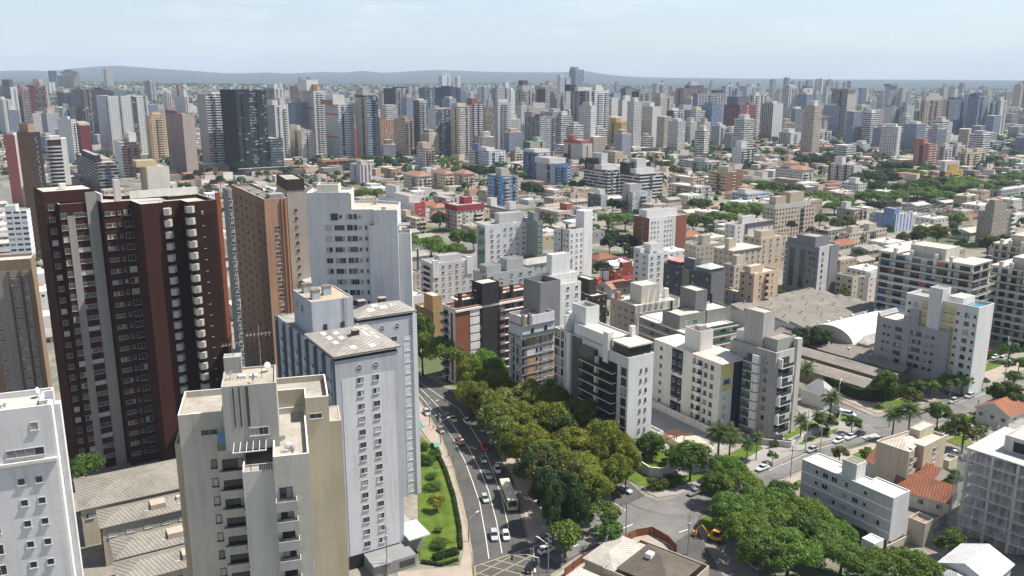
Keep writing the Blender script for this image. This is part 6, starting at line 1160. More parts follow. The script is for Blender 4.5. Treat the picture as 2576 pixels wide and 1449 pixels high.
T('blue and white apartment pair, farther half', 1316, 1350, 1394, 384, 452, (.50, .50, .49), 'g', (.10, .15, .26), 'g', [(.0, .9, .2, .9, 3, W_)], c2=(.10, .16, .28), n2=3, **M_)
T('blue and white apartment pair, nearer half with balconies', 1349, 1396, 1437, 412, 466, (.09, .15, .28), 'd', (.34, .36, .40), 'w', [(-.1, .9, .2, 1, 5, (.6, .6, .58))], g=(.5, .5, .5), **M_)
T('pink-crowned beige block with round windows', 1418, 1466, 1490, 362, 418, (.50, .46, .42), 'd', (.48, .44, .40), 'd', [(.0, 1, .1, 1, 4, (.36, .12, .11)), (.0, .4, .5, .8, 9, (.36, .12, .11))], **M_)
T('green-grey block with a tilted dark roof', 1316, 1334, 1375, 357, 395, (.40, .46, .32), 'g', (.06, .11, .08), 'd', [(.5, .8, .2, .8, 6, (.3, .5, .38))], **M_)
T('white and brown balcony block left of the blue and white pair', 1284, 1296, 1318, 378, 424, (.48, .44, .40), 'G', (.2, .14, .12), 'd', **M_)
T('long cream block under an orange tile roof in the centre', 1491, 1548, 1580, 392, 424, (.52, .45, .32), 'd', (.56, .47, .30), 'G', [(.0, .6, .0, .35, 5, (.52, .44, .32))], roof=TILEO, **M_)
T('bright yellow-orange block below the large white tower', 1532, 1564, 1588, 308, 376, (.52, .32, .07), 's', (.56, .38, .17), 'w', [(-.2, .3, .3, .8, 6, (.55, .34, .08))], g=(.5, .42, .24), **M_)
T('low red-pink block beside the yellow-orange one', 1592, 1606, 1628, 354, 375, (.46, .17, .15), 'S', (.42, .15, .14), 'd', g=(.5, .4, .38), **M_)
T('pale beige block with hipped roofs and dark window rows', 1682, 1752, 1788, 470, 506, (.50, .48, .46), 'G', (.50, .40, .32), 'w', [], roof=roofm((.5, .45, .4)), **M_)
T('sand block behind the hipped roofs', 1690, 1745, 1772, 447, 484, (.52, .44, .33), 'w', (.54, .46, .36), 'd', [], roof=roofm((.5, .45, .4)), **M_)
T('brown block with cream bands and a blank brown end', 1783, 1826, 1870, 434, 482, (.23, .13, .08), 'd', (.50, .42, .28), 'b', [(.2, .5, .1, .7, 5, (.46, .40, .3))], g=(.14, .08, .05), **M_)
T('long pale grey school-like block', 1710, 1780, 1829, 408, 440, (.44, .43, .41), 'w', (.42, .42, .42), 'w', [(.3, .5, .3, .7, 3)], **M_)
T('white tower with louvred upper half behind a low white wing', 1842, 1866, 1900, 372, 424, (.52, .52, .51), 'b', (.58, .57, .56), 'd', [(.1, .5, .2, .8, 8, W_)], **M_)
T('pale low block behind the orange cottages', 1639, 1658, 1684, 374, 394, (.5, .5, .48), 'd', (.22, .24, .25), 'd', [], **M_)
T('pink apartment tower rising over the trees on the right', 2301, 2338, 2362, 362, 422, (.44, .19, .15), 'w', (.42, .18, .15), 'd', [(.0, .5, .4, 1, 6, (.40, .16, .13))], **M_)
T('white tower right behind the pink one', 2362, 2378, 2398, 368, 415, (.54, .52, .51), 'g', (.32, .28, .28), 'd', **M_)
T('pale grey tower, second behind the pink one', 2395, 2408, 2430, 366, 408, (.50, .49, .48), 'g', (.38, .36, .36), 'd', **M_)
T('cream stepped apartments among the right-hand trees', 2409, 2430, 2482, 384, 424, (.54, .46, .32), 'w', (.52, .44, .32), 'w', [(.1, .4, .2, .7, 4), (.6, .9, .2, .7, 4)], **M_)
T('mustard yellow block with brown stripes', 2364, 2378, 2424, 431, 462, (.48, .33, .09), 'w', (.16, .08, .05), 's', [(.0, .8, .2, .9, 10, (.5, .49, .47)), (.2, .7, .1, .5, 7, (.46, .32, .08))], **M_)
T('white block with two brick-brown stair walls over the trees', 2085, 2148, 2170, 416, 466, (.58, .56, .53), 'n', (.56, .55, .54), 'g', [(-.2, .2, .4, .7, 8, W_)], lc2=(.16, .06, .05), ln2=3, **M_)
T('big maroon block with a white panel', 2141, 2206, 2252, 327, 375, (.38, .12, .13), 'd', (.24, .06, .07), 'd', [(.0, .3, .0, .4, 5, (.24, .06, .07))], **M_)
T('white flat annex in front of the maroon block', 2137, 2172, 2190, 362, 396, (.44, .46, .5), 'n', (.58, .58, .58), 'd', [(.0, .6, .1, .5, 4, W_)], **M_)
T('wide white complex with a square funnel tower', 2257, 2350, 2416, 345, 366, (.62, .62, .62), 'd', (.60, .60, .60), 'd', [(.0, .6, .2, .6, 10, W_)], roof=ROOFL, **M_)
T('orange-roofed pale terrace in the right distance', 2039, 2080, 2122, 369, 392, (.50, .46, .38), 'G', (.48, .43, .34), 'G', [], roof=TILEO, **M_)
T('mustard cube block left of the orange-roofed terrace', 2014, 2036, 2053, 352, 374, (.52, .36, .10), 'd', (.46, .32, .09), 'd', [(.0, .5, .2, .8, 4)], **M_)
T('white block with green-grey stripe in the right distance', 1960, 1990, 2016, 334, 374, (.54, .54, .52), 'd', (.40, .41, .39), 's', [(.0, .6, .2, .8, 6, W_)], **M_)
T('pale grey twin block with rows of small windows in the right distance', 2040, 2062, 2093, 330, 364, (.48, .46, .46), 'g', (.44, .42, .42), 'g', **M_)
T('grey banded low office by the right edge', 2466, 2498, 2531, 356, 384, (.36, .37, .40), 'b', (.34, .34, .37), 'b', [], **M_)
T('long grey balcony block under the treetops at the right edge', 2490, 2520, 2640, 478, 505, (.34, .35, .38), 'G', (.32, .32, .34), 'd', [], roof=ROOFL, **M_)
T('white balconied block behind the araucarias in the centre left', 879, 905, 935, 415, 464, (.52, .52, .54), 's', (.44, .45, .48), 'd', [(.2, .7, .1, .6, 4, (.55, .53, .48))], g=(.18, .12, .1), **M_)
T('white and tan block with chocolate balconies', 1048, 1070, 1094, 372, 430, (.42, .34, .27), 'w', (.58, .57, .55), 'w', [(-.1, .8, .2, .8, 6, (.46, .38, .3))], **M_)
T('bluish white apartment pair with a dark blue core', 1181, 1230, 1272, 380, 430, (.58, .60, .63), 'g', (.52, .55, .60), 'w', [(-.3, -.1, .3, .6, 8, (.16, .2, .3)), (.2, .7, .3, .8, 3, W_)], **M_)
T('tan house-like office with a pale curved roof', 966, 985, 1010, 425, 448, (.36, .26, .16), 'd', (.32, .24, .15), 'd', [], roof=ROOFL, **M_)
T('shopping pavilion with an orange roof beam on brick columns', 801, 812, 906, 406, 432, (.10, .08, .06), 's', (.3, .15, .07), 'd', [(-.02, 1.02, -.05, .2, 1.5, (.46, .21, .09))], name='shopping_hall', cat='pavilion')
for lab, xl, xc, xr, yt, yb, cc in (('cream school wing with orange hipped roof, front corner', 1014, 1052, 1085, 444, 484, (.56, .50, .40)), ('cream school wing with orange hipped roof, long middle part', 1085, 1120, 1142, 438, 476, (.56, .48, .34)), ('cream school wing with orange roof by the blue block', 1142, 1168, 1194, 438, 470, (.46, .40, .32))):
    b = T(lab, xl, xc, xr, yt, yb, cc, 'G', cc, 'G', [], name='school_building', cat='school'); b.hip(3.5, .6, TILEO)
b = T('white villa with an orange hipped roof and arched windows', 1952, 2020, 2048, 428, 460, (.58, .55, .48), 'g', (.56, .53, .46), 'g', [], name='villa', cat='villa'); b.hip(3.5, .6, TILEO); b.box('upper_floor', 2, b.U - 2, b.V * .5, b.V * .8, b.h, b.h + 5.5, (.56, .53, .46)); b.hip(2.5, .5, TILEO, z=b.h + 5.5, u0=1.5, u1=b.U - 1.5, v0=b.V * .48, v1=b.V * .82)
T('white stepped block with a crimson lower storey', 950, 1042, 1070, 511, 580, (.40, .08, .07), 'd', (.62, .61, .60), 'd', [(-.1, .9, .1, .5, 4.5, W_), (.1, .6, .5, .8, 9, W_)], **M_)
T('beige block with a small barrel-vaulted roof room', 981, 1046, 1071, 550, 592, (.50, .43, .33), 'w', (.46, .38, .27), 'w', [(.1, .6, .4, .7, 3.5, (.56, .48, .34))], **M_)
T('cream block crowned by a crimson band', 1120, 1150, 1217, 529, 584, (.56, .52, .44), 'g', (.52, .48, .40), 'g', [(-.02, 1.02, -.02, 1, 3.4, (.28, .05, .06)), (.4, .7, .3, .7, 8, (.3, .06, .07))], **M_)
T('long beige row block with two white lift boxes', 1181, 1282, 1302, 528, 556, (.44, .41, .36), 'g', (.42, .38, .33), 'G', [(.0, .8, .0, .1, 6, W_), (.0, .8, .45, .55, 6, W_)], **M_)
T('brick block with white window grids under a flat pale roof', 1091, 1122, 1150, 498, 522, (.5, .5, .49), 'w', (.38, .18, .13), 'G', [], g=(.4, .4, .4), **M_)
T('cream hip-roofed block beside the blue tower', 1362, 1394, 1423, 479, 508, (.54, .50, .43), 'g', (.5, .46, .39), 'g', [], roof=roofm((.55, .5, .43)), **M_)
T('pinkish beige block with a small roof room', 1419, 1436, 1466, 484, 516, (.48, .40, .34), 'd', (.44, .37, .31), 'g', [(.4, .8, .3, .7, 4)], **M_)
T('low hall with a pale blue flat roof', 1304, 1330, 1372, 504, 516, (.46, .45, .42), 'd', tops=[], roof=roofm((.42, .48, .54)), **M_)
T('pink row block with brown eaves and a brick-red roof box', 1345, 1405, 1484, 534, 568, (.52, .42, .34), 'G', (.50, .42, .34), 'g', [(.5, .75, .3, .6, 4, (.36, .12, .1))], cope=(.3, .13, .1), **M_)
T('small block of grey glass and white piers', 1479, 1512, 1529, 490, 535, (.44, .46, .50), 'n', (.13, .13, .14), 'w', [(.0, .8, .1, .5, 4, W_)], **M_)
T('grey block with white balcony front and a tall roof room', 1565, 1592, 1641, 484, 542, (.30, .30, .31), 'b', (.34, .33, .32), 'd', [(.0, .6, .3, .9, 6, (.4, .4, .4))], c2=(.5, .5, .5), n2=2, g=(.45, .46, .48), **M_)
T('low white block left of the blank slab tower', 1398, 1450, 1502, 544, 572, (.58, .56, .52), 'd', (.54, .52, .48), 'w', [(.5, .8, .3, .7, 5, W_)], **M_)
T('small cream cube next to the low white block', 1500, 1514, 1533, 534, 556, (.54, .52, .47), 'd', tops=[], **M_)
T('beige crenellated tower block with many small windows', 1919, 1952, 2052, 527, 600, (.46, .39, .30), 'g', (.40, .35, .28), 'g', [(.05, .3, .2, .7, 8), (.4, .75, .2, .8, 10), (.0, .9, .1, .9, 3, (.5, .48, .45))], **M_)
T('tan and grey L-shaped block behind the umbrella pines', 2106, 2150, 2182, 528, 564, (.40, .33, .25), 'w', (.28, .26, .25), 'd', [(.0, .4, .5, .8, 5, (.56, .55, .53))], **M_)
T('sky-blue and white striped block with orange roof patches', 2202, 2255, 2298, 540, 584, (.54, .56, .60), 's', (.20, .29, .48), 's', [(.0, .3, .1, .6, 4, (.2, .28, .46))], g=(.20, .28, .48), **M_)
T('long cream block with an arcaded roof edge', 2112, 2138, 2232, 588, 622, (.54, .48, .38), 'g', (.5, .45, .36), 'd', [(.1, .3, .2, .7, 4), (.55, .75, .2, .7, 4)], **M_)
T('dark brown and white windowed block beside the arcaded roof edge', 2052, 2084, 2130, 583, 618, (.46, .43, .38), 'w', (.08, .055, .045), 'd', [(.0, 1, .0, 1, .6, (.3, .28, .25))], **M_)
T('olive cream low block by the dark grey tower', 2104, 2146, 2162, 696, 745, (.46, .43, .33), 'd', (.44, .41, .32), 'g', [], **M_)
T('pale narrow block with a slanting brown pier', 2160, 2186, 2216, 700, 772, (.56, .53, .48), 'd', (.50, .45, .38), 'd', [(.4, 1, .3, .8, 2, W_)], **M_)
T('bluish white terraced block in the trees', 1842, 1880, 1936, 487, 515, (.48, .52, .58), 'w', (.44, .48, .54), 'w', [(.1, .4, .3, .8, 3, W_)], **M_)
T('white block with a rounded stair tower behind the tree belt', 2118, 2160, 2195, 462, 494, (.56, .56, .55), 'g', (.54, .54, .53), 'g', [(.0, .3, .2, .6, 5, W_)], **M_)
# ---------------------------------------------------------------- trees one can tell apart
ORD = ('first', 'second', 'third', 'fourth', 'fifth', 'sixth', 'seventh', 'eighth', 'ninth', 'tenth', 'eleventh', 'twelfth', 'thirteenth', 'fourteenth', 'fifteenth', 'sixteenth', 'seventeenth', 'eighteenth', 'nineteenth', 'twentieth')
KD = dict(round='round green', wide='broad light-green', olive='olive-green', blossom='cream-blossomed', dark='dense dark-green', bright='small bright-green', mixed='yellowish-green', pink='pink-flowering', gold='golden', cypress='slim dark', shrub='low', stone='clipped', street='small round', araucaria='umbrella', palm='feathery')
def trees(where, group, lst, zs=1., zc=None):
    L2 = []
    for x, y, wd, k in lst:                                          # very wide masses are several trees side by side
        Y = P(x, y, zc or 7)[1]; wm_ = wd * (Y * cos(PIT) + 22) / F; lim = 1.45 * PR[k][0][3]; n = max(1, math.ceil(wm_ / lim))
        for i in range(n): L2.append((x + (wd / n * (i - (n - 1) / 2) if n > 1 else 0), y + (R.uniform(-3, 3) if n > 1 else 0), wd / n * (1.35 if n > 1 else 1), k))
    lst = sorted(L2, key=lambda q: q[0]); cnt = {}; tot = {}
    for q in lst: tot[q[3]] = tot.get(q[3], 0) + 1
    for x, y, wd, k in lst:
        i = cnt.get(k, 0); cnt[k] = i + 1; nm = TN.get(k, ('tree', 'tree'))[1]
        lab = '%s %s %s' % (KD[k], nm, where) if tot[k] == 1 else '%s %s %s, %s from left' % (KD[k], nm, where, ORD[i] if i < 20 else 'no. %d' % (i + 1))
        tree(x, y, wd, k, lab, group, zs, zc)
trees('in the big canopy beside the avenue', 'trees of the canopy beside the avenue', [(1185, 990, 85, 'olive'), (1228, 968, 90, 'olive'), (1300, 970, 105, 'olive'), (1258, 1015, 110, 'blossom'), (1335, 1005, 110, 'blossom'), (1405, 1010, 100, 'olive'), (1240, 1055, 88, 'blossom'), (1300, 1065, 120, 'olive'), (1390, 1060, 120, 'olive'), (1465, 1050, 100, 'olive'), (1303, 1120, 105, 'olive'), (1350, 1125, 120, 'olive'), (1440, 1115, 120, 'olive'), (1520, 1100, 100, 'olive'), (1562, 1140, 90, 'olive'), (1350, 1180, 100, 'dark'), (1385, 1195, 120, 'mixed'), (1472, 1185, 120, 'olive'), (1545, 1185, 85, 'olive'), (1378, 1240, 90, 'dark'), (1412, 1250, 110, 'dark'), (1490, 1232, 95, 'olive'), (1260, 965, 80, 'olive'), (1370, 965, 80, 'mixed'), (1272, 1090, 80, 'blossom'), (1330, 1060, 90, 'olive'), (1420, 1090, 90, 'mixed'), (1390, 1150, 100, 'olive'), (1500, 1140, 90, 'olive'), (1440, 1220, 90, 'mixed'), (1335, 1110, 80, 'olive'), (1392, 1290, 60, 'dark'), (1450, 1285, 70, 'dark'), (1205, 1010, 80, 'olive'), (1245, 1035, 80, 'olive'), (1575, 1165, 80, 'olive'), (1535, 1125, 90, 'olive')], zc=8.6)  # dark-leaved trees at the front paint in the canopy's shaded side
trees('behind the canopy below the black balconies', 'trees behind the avenue canopy', [(1375, 945, 90, 'wide'), (1430, 965, 105, 'wide'), (1465, 992, 65, 'round'), (1400, 985, 80, 'wide')], zc=9)
trees('on the avenue pavement near the brick apartments', 'trees on the avenue pavement', [(1180, 952, 76, 'olive'), (1122, 885, 112, 'wide'), (1062, 872, 90, 'wide'), (1216, 918, 122, 'wide'), (1060, 835, 60, 'round')], zc=11)
trees('by the crossing above the corner house', 'small trees by the crossing', [(1423, 1344, 84, 'bright'), (1518, 1294, 76, 'street'), (1533, 1334, 82, 'street')])
trees('in the paved garden at the crossing', 'trees in the paved garden', [(1600, 1092, 66, 'round'), (1640, 1120, 82, 'round'), (1738, 1150, 105, 'round'), (1700, 1145, 60, 'street')])
trees('in the large grove before the grey slab', 'grove in front of the grey slab', [(1832, 1180, 105, 'wide'), (1872, 1222, 130, 'wide'), (1845, 1275, 130, 'wide'), (1930, 1262, 135, 'wide'), (1955, 1320, 150, 'wide'), (1880, 1340, 140, 'wide'), (2030, 1292, 130, 'wide'), (2062, 1345, 130, 'wide'), (1985, 1382, 150, 'wide'), (1915, 1405, 120, 'round'), (2110, 1335, 95, 'wide'), (2118, 1395, 120, 'wide'), (2222, 1412, 130, 'wide'), (2300, 1425, 130, 'wide'), (2165, 1445, 100, 'round'), (2355, 1445, 90, 'mixed'), (2392, 1362, 70, 'round'), (1800, 1225, 80, 'round'), (2020, 1340, 110, 'round'), (1960, 1250, 90, 'round')])
trees('in the fenced gardens along the right-hand street', 'palms along the right-hand street', [(1812, 1082, 72, 'palm'), (1838, 1092, 62, 'palm'), (2092, 996, 58, 'palm'), (2018, 1050, 46, 'palm'), (2062, 1040, 46, 'palm'), (2272, 1028, 84, 'palm'), (1882, 1108, 44, 'palm'), (1906, 1104, 40, 'palm'), (2030, 930, 46, 'palm'), (2440, 1272, 34, 'palm')])
trees('along the right-hand street', 'street trees on the right', [(2145, 1062, 46, 'street'), (2428, 1078, 96, 'mixed'), (2362, 1038, 66, 'round'), (2532, 995, 82, 'round'), (2228, 968, 74, 'round'), (2325, 972, 68, 'street'), (2298, 998, 50, 'mixed'), (2405, 962, 72, 'street'), (2372, 916, 86, 'mixed'), (2035, 855, 94, 'dark'), (2540, 880, 46, 'street'), (2566, 912, 44, 'street'), (2552, 948, 46, 'round'), (2112, 1140, 44, 'mixed'), (2186, 1142, 46, 'street'), (2395, 1202, 64, 'round'), (2362, 1186, 30, 'street'), (2470, 955, 34, 'street'), (2000, 1225, 26, 'street'), (1944, 1145, 30, 'street'), (2080, 1060, 50, 'mixed')])
trees('at the foot of the red-brown tower', 'trees by the red-brown tower', [(213, 1172, 82, 'round'), (98, 680, 62, 'round'), (110, 650, 40, 'mixed')])
trees('between the blocks behind the brick apartments', 'trees among the middle blocks', [(1058, 612, 105, 'wide'), (1125, 626, 82, 'wide'), (1172, 600, 80, 'round'), (950, 486, 112, 'wide'), (1106, 556, 42, 'dark'), (1552, 552, 84, 'wide'), (1553, 610, 76, 'dark'), (1760, 558, 62, 'round'), (1815, 547, 74, 'wide'), (1878, 527, 104, 'wide'), (1760, 511, 56, 'round'), (1553, 518, 46, 'dark'), (1633, 517, 24, 'round'), (1388, 552, 30, 'palm'), (1498, 572, 26, 'street'), (1380, 577, 32, 'mixed'), (1650, 703, 42, 'round'), (1480, 678, 36, 'dark'), (1566, 656, 30, 'pink'), (1318, 650, 58, 'araucaria'), (1517, 668, 48, 'araucaria'), (1992, 558, 32, 'araucaria'), (1964, 738, 30, 'street'), (2124, 732, 26, 'street'), (2120, 561, 60, 'mixed'), (2340, 586, 78, 'olive'), (2285, 597, 52, 'mixed'), (2507, 612, 82, 'mixed'), (2412, 552, 52, 'wide'), (2062, 553, 36, 'round'), (1380, 548, 22, 'mixed')])
trees('in the tree belt on the right', 'tree belt on the right', [(2045, 492, 90, 'wide'), (2085, 503, 120, 'wide'), (2120, 520, 80, 'wide'), (2172, 489, 80, 'wide'), (2204, 518, 46, 'dark'), (2237, 516, 48, 'mixed'), (2232, 490, 90, 'wide'), (2300, 482, 110, 'wide'), (2345, 487, 110, 'wide'), (2390, 474, 110, 'wide'), (2440, 468, 110, 'wide'), (2495, 462, 100, 'wide'), (2545, 448, 100, 'wide'), (2580, 440, 90, 'wide'), (2320, 462, 80, 'round'), (2420, 452, 80, 'wide'), (2057, 399, 90, 'dark'), (2025, 403, 60, 'dark'), (2100, 408, 60, 'dark'), (2130, 430, 70, 'dark'), (2207, 441, 80, 'dark'), (2257, 420, 76, 'dark'), (2232, 450, 60, 'dark'), (2197, 388, 40, 'wide'), (2270, 382, 42, 'wide'), (2290, 432, 60, 'wide'), (2332, 424, 44, 'round'), (2339, 446, 13, 'cypress'), (2494, 406, 54, 'dark'), (2532, 414, 40, 'wide'), (2430, 354, 26, 'dark'), (2170, 446, 60, 'dark'), (1900, 460, 60, 'wide'), (1935, 472, 60, 'round'), (1990, 474, 66, 'mixed'), (1908, 486, 40, 'mixed'), (1965, 376, 30, 'round'), (2560, 500, 60, 'wide'), (2260, 476, 90, 'round'), (2320, 474, 90, 'dark'), (2370, 462, 90, 'round'), (2415, 480, 80, 'dark'), (2470, 476, 90, 'round'), (2520, 468, 80, 'dark'), (2200, 470, 60, 'dark')], .8)
trees('among the houses in the centre', 'trees among the central houses', [(1678, 349, 42, 'dark'), (1763, 359, 42, 'dark'), (1793, 371, 60, 'wide'), (1830, 376, 26, 'dark'), (1575, 382, 36, 'wide'), (1630, 399, 26, 'round'), (1670, 410, 30, 'round'), (1703, 429, 36, 'mixed'), (1790, 426, 50, 'round'), (1845, 434, 46, 'round'), (1338, 478, 50, 'dark'), (1452, 466, 42, 'round'), (1423, 390, 16, 'palm'), (1920, 346, 32, 'dark'), (1428, 318, 22, 'dark'), (1261, 417, 32, 'round'), (1229, 436, 46, 'dark'), (1194, 430, 52, 'dark'), (1166, 424, 60, 'wide'), (1126, 405, 48, 'wide'), (964, 404, 42, 'round'), (1150, 410, 30, 'wide'), (1480, 300, 20, 'dark'), (1305, 440, 40, 'round'), (1240, 452, 24, 'wide'), (1015, 408, 30, 'dark'), (940, 460, 16, 'street')])
trees('in front of the black glass office', 'trees by the black glass office', [(761, 446, 88, 'wide'), (848, 436, 26, 'round'), (866, 450, 18, 'dark'), (600, 466, 60, 'dark'), (488, 440, 42, 'araucaria'), (545, 452, 34, 'araucaria'), (605, 410, 30, 'araucaria'), (720, 425, 40, 'mixed'), (520, 470, 34, 'round'), (790, 402, 18, 'araucaria'), (250, 386, 62, 'mixed'), (262, 404, 44, 'wide'), (510, 385, 36, 'dark'), (465, 470, 36, 'mixed'), (660, 440, 40, 'dark'), (672, 455, 26, 'mixed'), (12, 436, 24, 'mixed'), (50, 545, 30, 'dark')])
# ---------------------------------------------------------------- low houses filling the blocks between
def hproto(L, D, z, wall, roof, kind, rise):
    w_ = MB(); w_.prism([(0, 0), (L, 0), (L, D), (0, D)], 0, z, 0, cap=False); n = max(2, int(L / 4))
    for i in range(n): x = L * (i + .5) / n; w_.face([(x - .6, -.04, z - 2), (x + .6, -.04, z - 2), (x + .6, -.04, z - .9), (x - .6, -.04, z - .9)], 1)
    for i in range(n): y = D * (i + .5) / n; w_.face([(-.04, y + .6, z - 2), (-.04, y - .6, z - 2), (-.04, y - .6, z - .9), (-.04, y + .6, z - .9)], 1)
    r_ = MB()
    if kind == 'flat':
        w_.prism([(0, 0), (L, 0), (L, D), (0, D)], z, z + .6, 0, cap=False); r_.face([(.0, .0, z + .45), (L, 0, z + .45), (L, D, z + .45), (0, D, z + .45)]); r_.box(L * .6, L * .6 + 2, D * .5, D * .5 + 2, z + .46, z + 2, 1); r_.box(L * .2, L * .2 + 1, D * .3, D * .3 + 1, z + .46, z + 1.2, 1)
    else:
        k = D / 2 if kind == 'hip' else .05; o = .6; a, b = (k, D / 2, z + rise), (L - k, D / 2, z + rise)
        r_.face([(-o, -o, z), (L + o, -o, z), b, a]); r_.face([(L + o, D + o, z), (-o, D + o, z), a, b]); r_.face([(L + o, -o, z), (L + o, D + o, z), b], 0 if kind == 'hip' else 1); r_.face([(-o, D + o, z), (-o, -o, z), a], 0 if kind == 'hip' else 1); r_.face([(-o, D + o, z), (L + o, D + o, z), (L + o, -o, z), (-o, -o, z)], 1)
    return w_.mesh('wall', [mm(wall), GL]), r_.mesh('roof', [roof, mm(wall)]), L, D
HP = [(hproto(13, 10, 4, (.56, .50, .40), TILEO, 'hip', 2.6), 'small cream house under an orange hipped tile roof'), (hproto(15, 9, 4, OFFW, TILEM, 'gable', 2.8), 'white house under a terracotta gable roof'), (hproto(17, 12, 5, (.46, .42, .36), FIB, 'gable', 1.6), 'low hall under a grey fibre-cement roof'), (hproto(18, 14, 6.5, OFFW, roofm((.55, .52, .47)), 'flat', 0), 'pale two-storey flat-roofed building'), (hproto(14, 10, 4, (.5, .42, .32), TILED, 'hip', 2.6), 'house under a dark brown tile roof'), (hproto(20, 13, 4.5, (.5, .5, .48), FIBL, 'gable', 1.5), 'long shed under a pale ribbed roof'), (hproto(16, 14, 9, (.46, .38, .28), ROOFG, 'flat', 0), 'beige three-storey flat-roofed building'), (hproto(15, 12, 7, W_, plain((.72, .72, .71), .6, 0, .2, .08), 'flat', 0), 'white building under a bright white flat roof'), (hproto(12, 9, 5, (.34, .14, .1), ROOFG, 'flat', 0), 'small brick-red flat-roofed building'), (hproto(14, 11, 6, (.3, .31, .33), ROOFD, 'flat', 0), 'dark grey flat-roofed building')]
def blocked(X, Y, m):
    for b in FOOT:
        c, s = cos(radians(b.a)), sin(radians(b.a)); dx, dy = X - b.X, Y - b.Y; u, v = dx * c + dy * s, -dx * s + dy * c
        if -m < u < b.U + m and -m < v < b.V + m: return True
    return False
TREEP = [(o.location.x, o.location.y, o.scale.x) for o in COL.objects if o.type == 'EMPTY' and o.get('category') in ('tree', 'palm tree', 'pine tree')]
rr = random.Random(21); ca, sa = cos(radians(34)), sin(radians(34)); spots = []; CELL = 19.
for i in range(-40, 90):
    for j in range(-50, 70):
        if i % 6 == 0 or j % 9 == 0: continue
        u, v = i * CELL + rr.uniform(-2, 2), j * CELL + rr.uniform(-2, 2); X, Y = u * ca - v * sa, u * sa + v * ca + 300
        if Y < 325 or Y > 1050: continue
        px, py = proj(X, Y, 3)
        if not (-60 < px < 2640): continue
        if blocked(X, Y, 11) or any((X - a) ** 2 + (Y - b_) ** 2 < (6.5 * s_) ** 2 for a, b_, s_ in TREEP): continue
        if px > 2000 and 330 < Y < 500 and False: continue
        spots.append((Y, X, px, py))
spots.sort(); nh = nt_ = 0; HG = 'low houses between the apartment blocks'; stuff_t = []; rows_far = []
for Y, X, px, py in spots:
    q = rr.random()
    if q < .58:
        if nh < 285:
            tgt = rr.choice((0, 1, 1, 2, 2, 2, 3, 3, 3, 4, 5, 5, 5, 6, 6, 7, 7, 8, 9) if Y < 620 else (0, 1, 4, 2, 3, 5, 2, 3, 7, 6)); (wm, rm, L, D), lab = HP[tgt]
            X0, Y0 = X - (L * ca - D * sa) / 2, Y - (L * sa + D * ca) / 2
            o = empty('house', (X0, Y0, 0), radians(34) if rr.random() < .6 else radians(34)); tag(o, lab + ' in the low-rise quarter', 'house', HG + ': ' + lab); sc = rr.uniform(.8, 1.12); o.scale = (sc, sc, rr.uniform(.9, 1.25)); put('wall', wm, o); put('roof', rm, o); nh += 1
        else: rows_far.append((X, Y))
    elif q < .90 and nt_ < 130:
        k = rr.choice(('round', 'wide', 'dark', 'mixed', 'round', 'dark')); tree_at(X + rr.uniform(-5, 5), Y + rr.uniform(-5, 5), k, rr.uniform(.5, .95), '%s tree in the yards of the low-rise quarter' % KD[k], 'yard trees of the low-rise quarter: ' + k); nt_ += 1
    else: stuff_t.append((X, Y))
mb = MB()
for i in range(-42, 96, 6):
    a, b_ = (i * CELL, -950), (i * CELL, 1300); p, q = [(u * ca - v * sa, u * sa + v * ca + 300) for u, v in (a, b_)]
    for t in range(60):
        A = (p[0] + (q[0] - p[0]) * t / 60, p[1] + (q[1] - p[1]) * t / 60); Bq = (p[0] + (q[0] - p[0]) * (t + 1) / 60, p[1] + (q[1] - p[1]) * (t + 1) / 60)
        if 345 < A[1] < 1500 and 345 < Bq[1] < 1500: mb.face([(A[0] + 4 * ca, A[1] + 4 * sa, .05), (Bq[0] + 4 * ca, Bq[1] + 4 * sa, .05), (Bq[0] - 4 * ca, Bq[1] - 4 * sa, .05), (A[0] - 4 * ca, A[1] - 4 * sa, .05)])
for j in range(-54, 72, 9):
    p, q = [(u * ca - v * sa, u * sa + v * ca + 300) for u, v in ((-900, j * CELL), (1800, j * CELL))]
    for t in range(60):
        A = (p[0] + (q[0] - p[0]) * t / 60, p[1] + (q[1] - p[1]) * t / 60); Bq = (p[0] + (q[0] - p[0]) * (t + 1) / 60, p[1] + (q[1] - p[1]) * (t + 1) / 60)
        if 345 < A[1] < 1500 and 345 < Bq[1] < 1500: mb.face([(A[0] + 4 * sa, A[1] - 4 * ca, .09), (Bq[0] + 4 * sa, Bq[1] - 4 * ca, .09), (Bq[0] - 4 * sa, Bq[1] + 4 * ca, .09), (A[0] - 4 * sa, A[1] + 4 * ca, .09)])
tag(mb.build('road', ASPHL), None, None, None, 'structure')
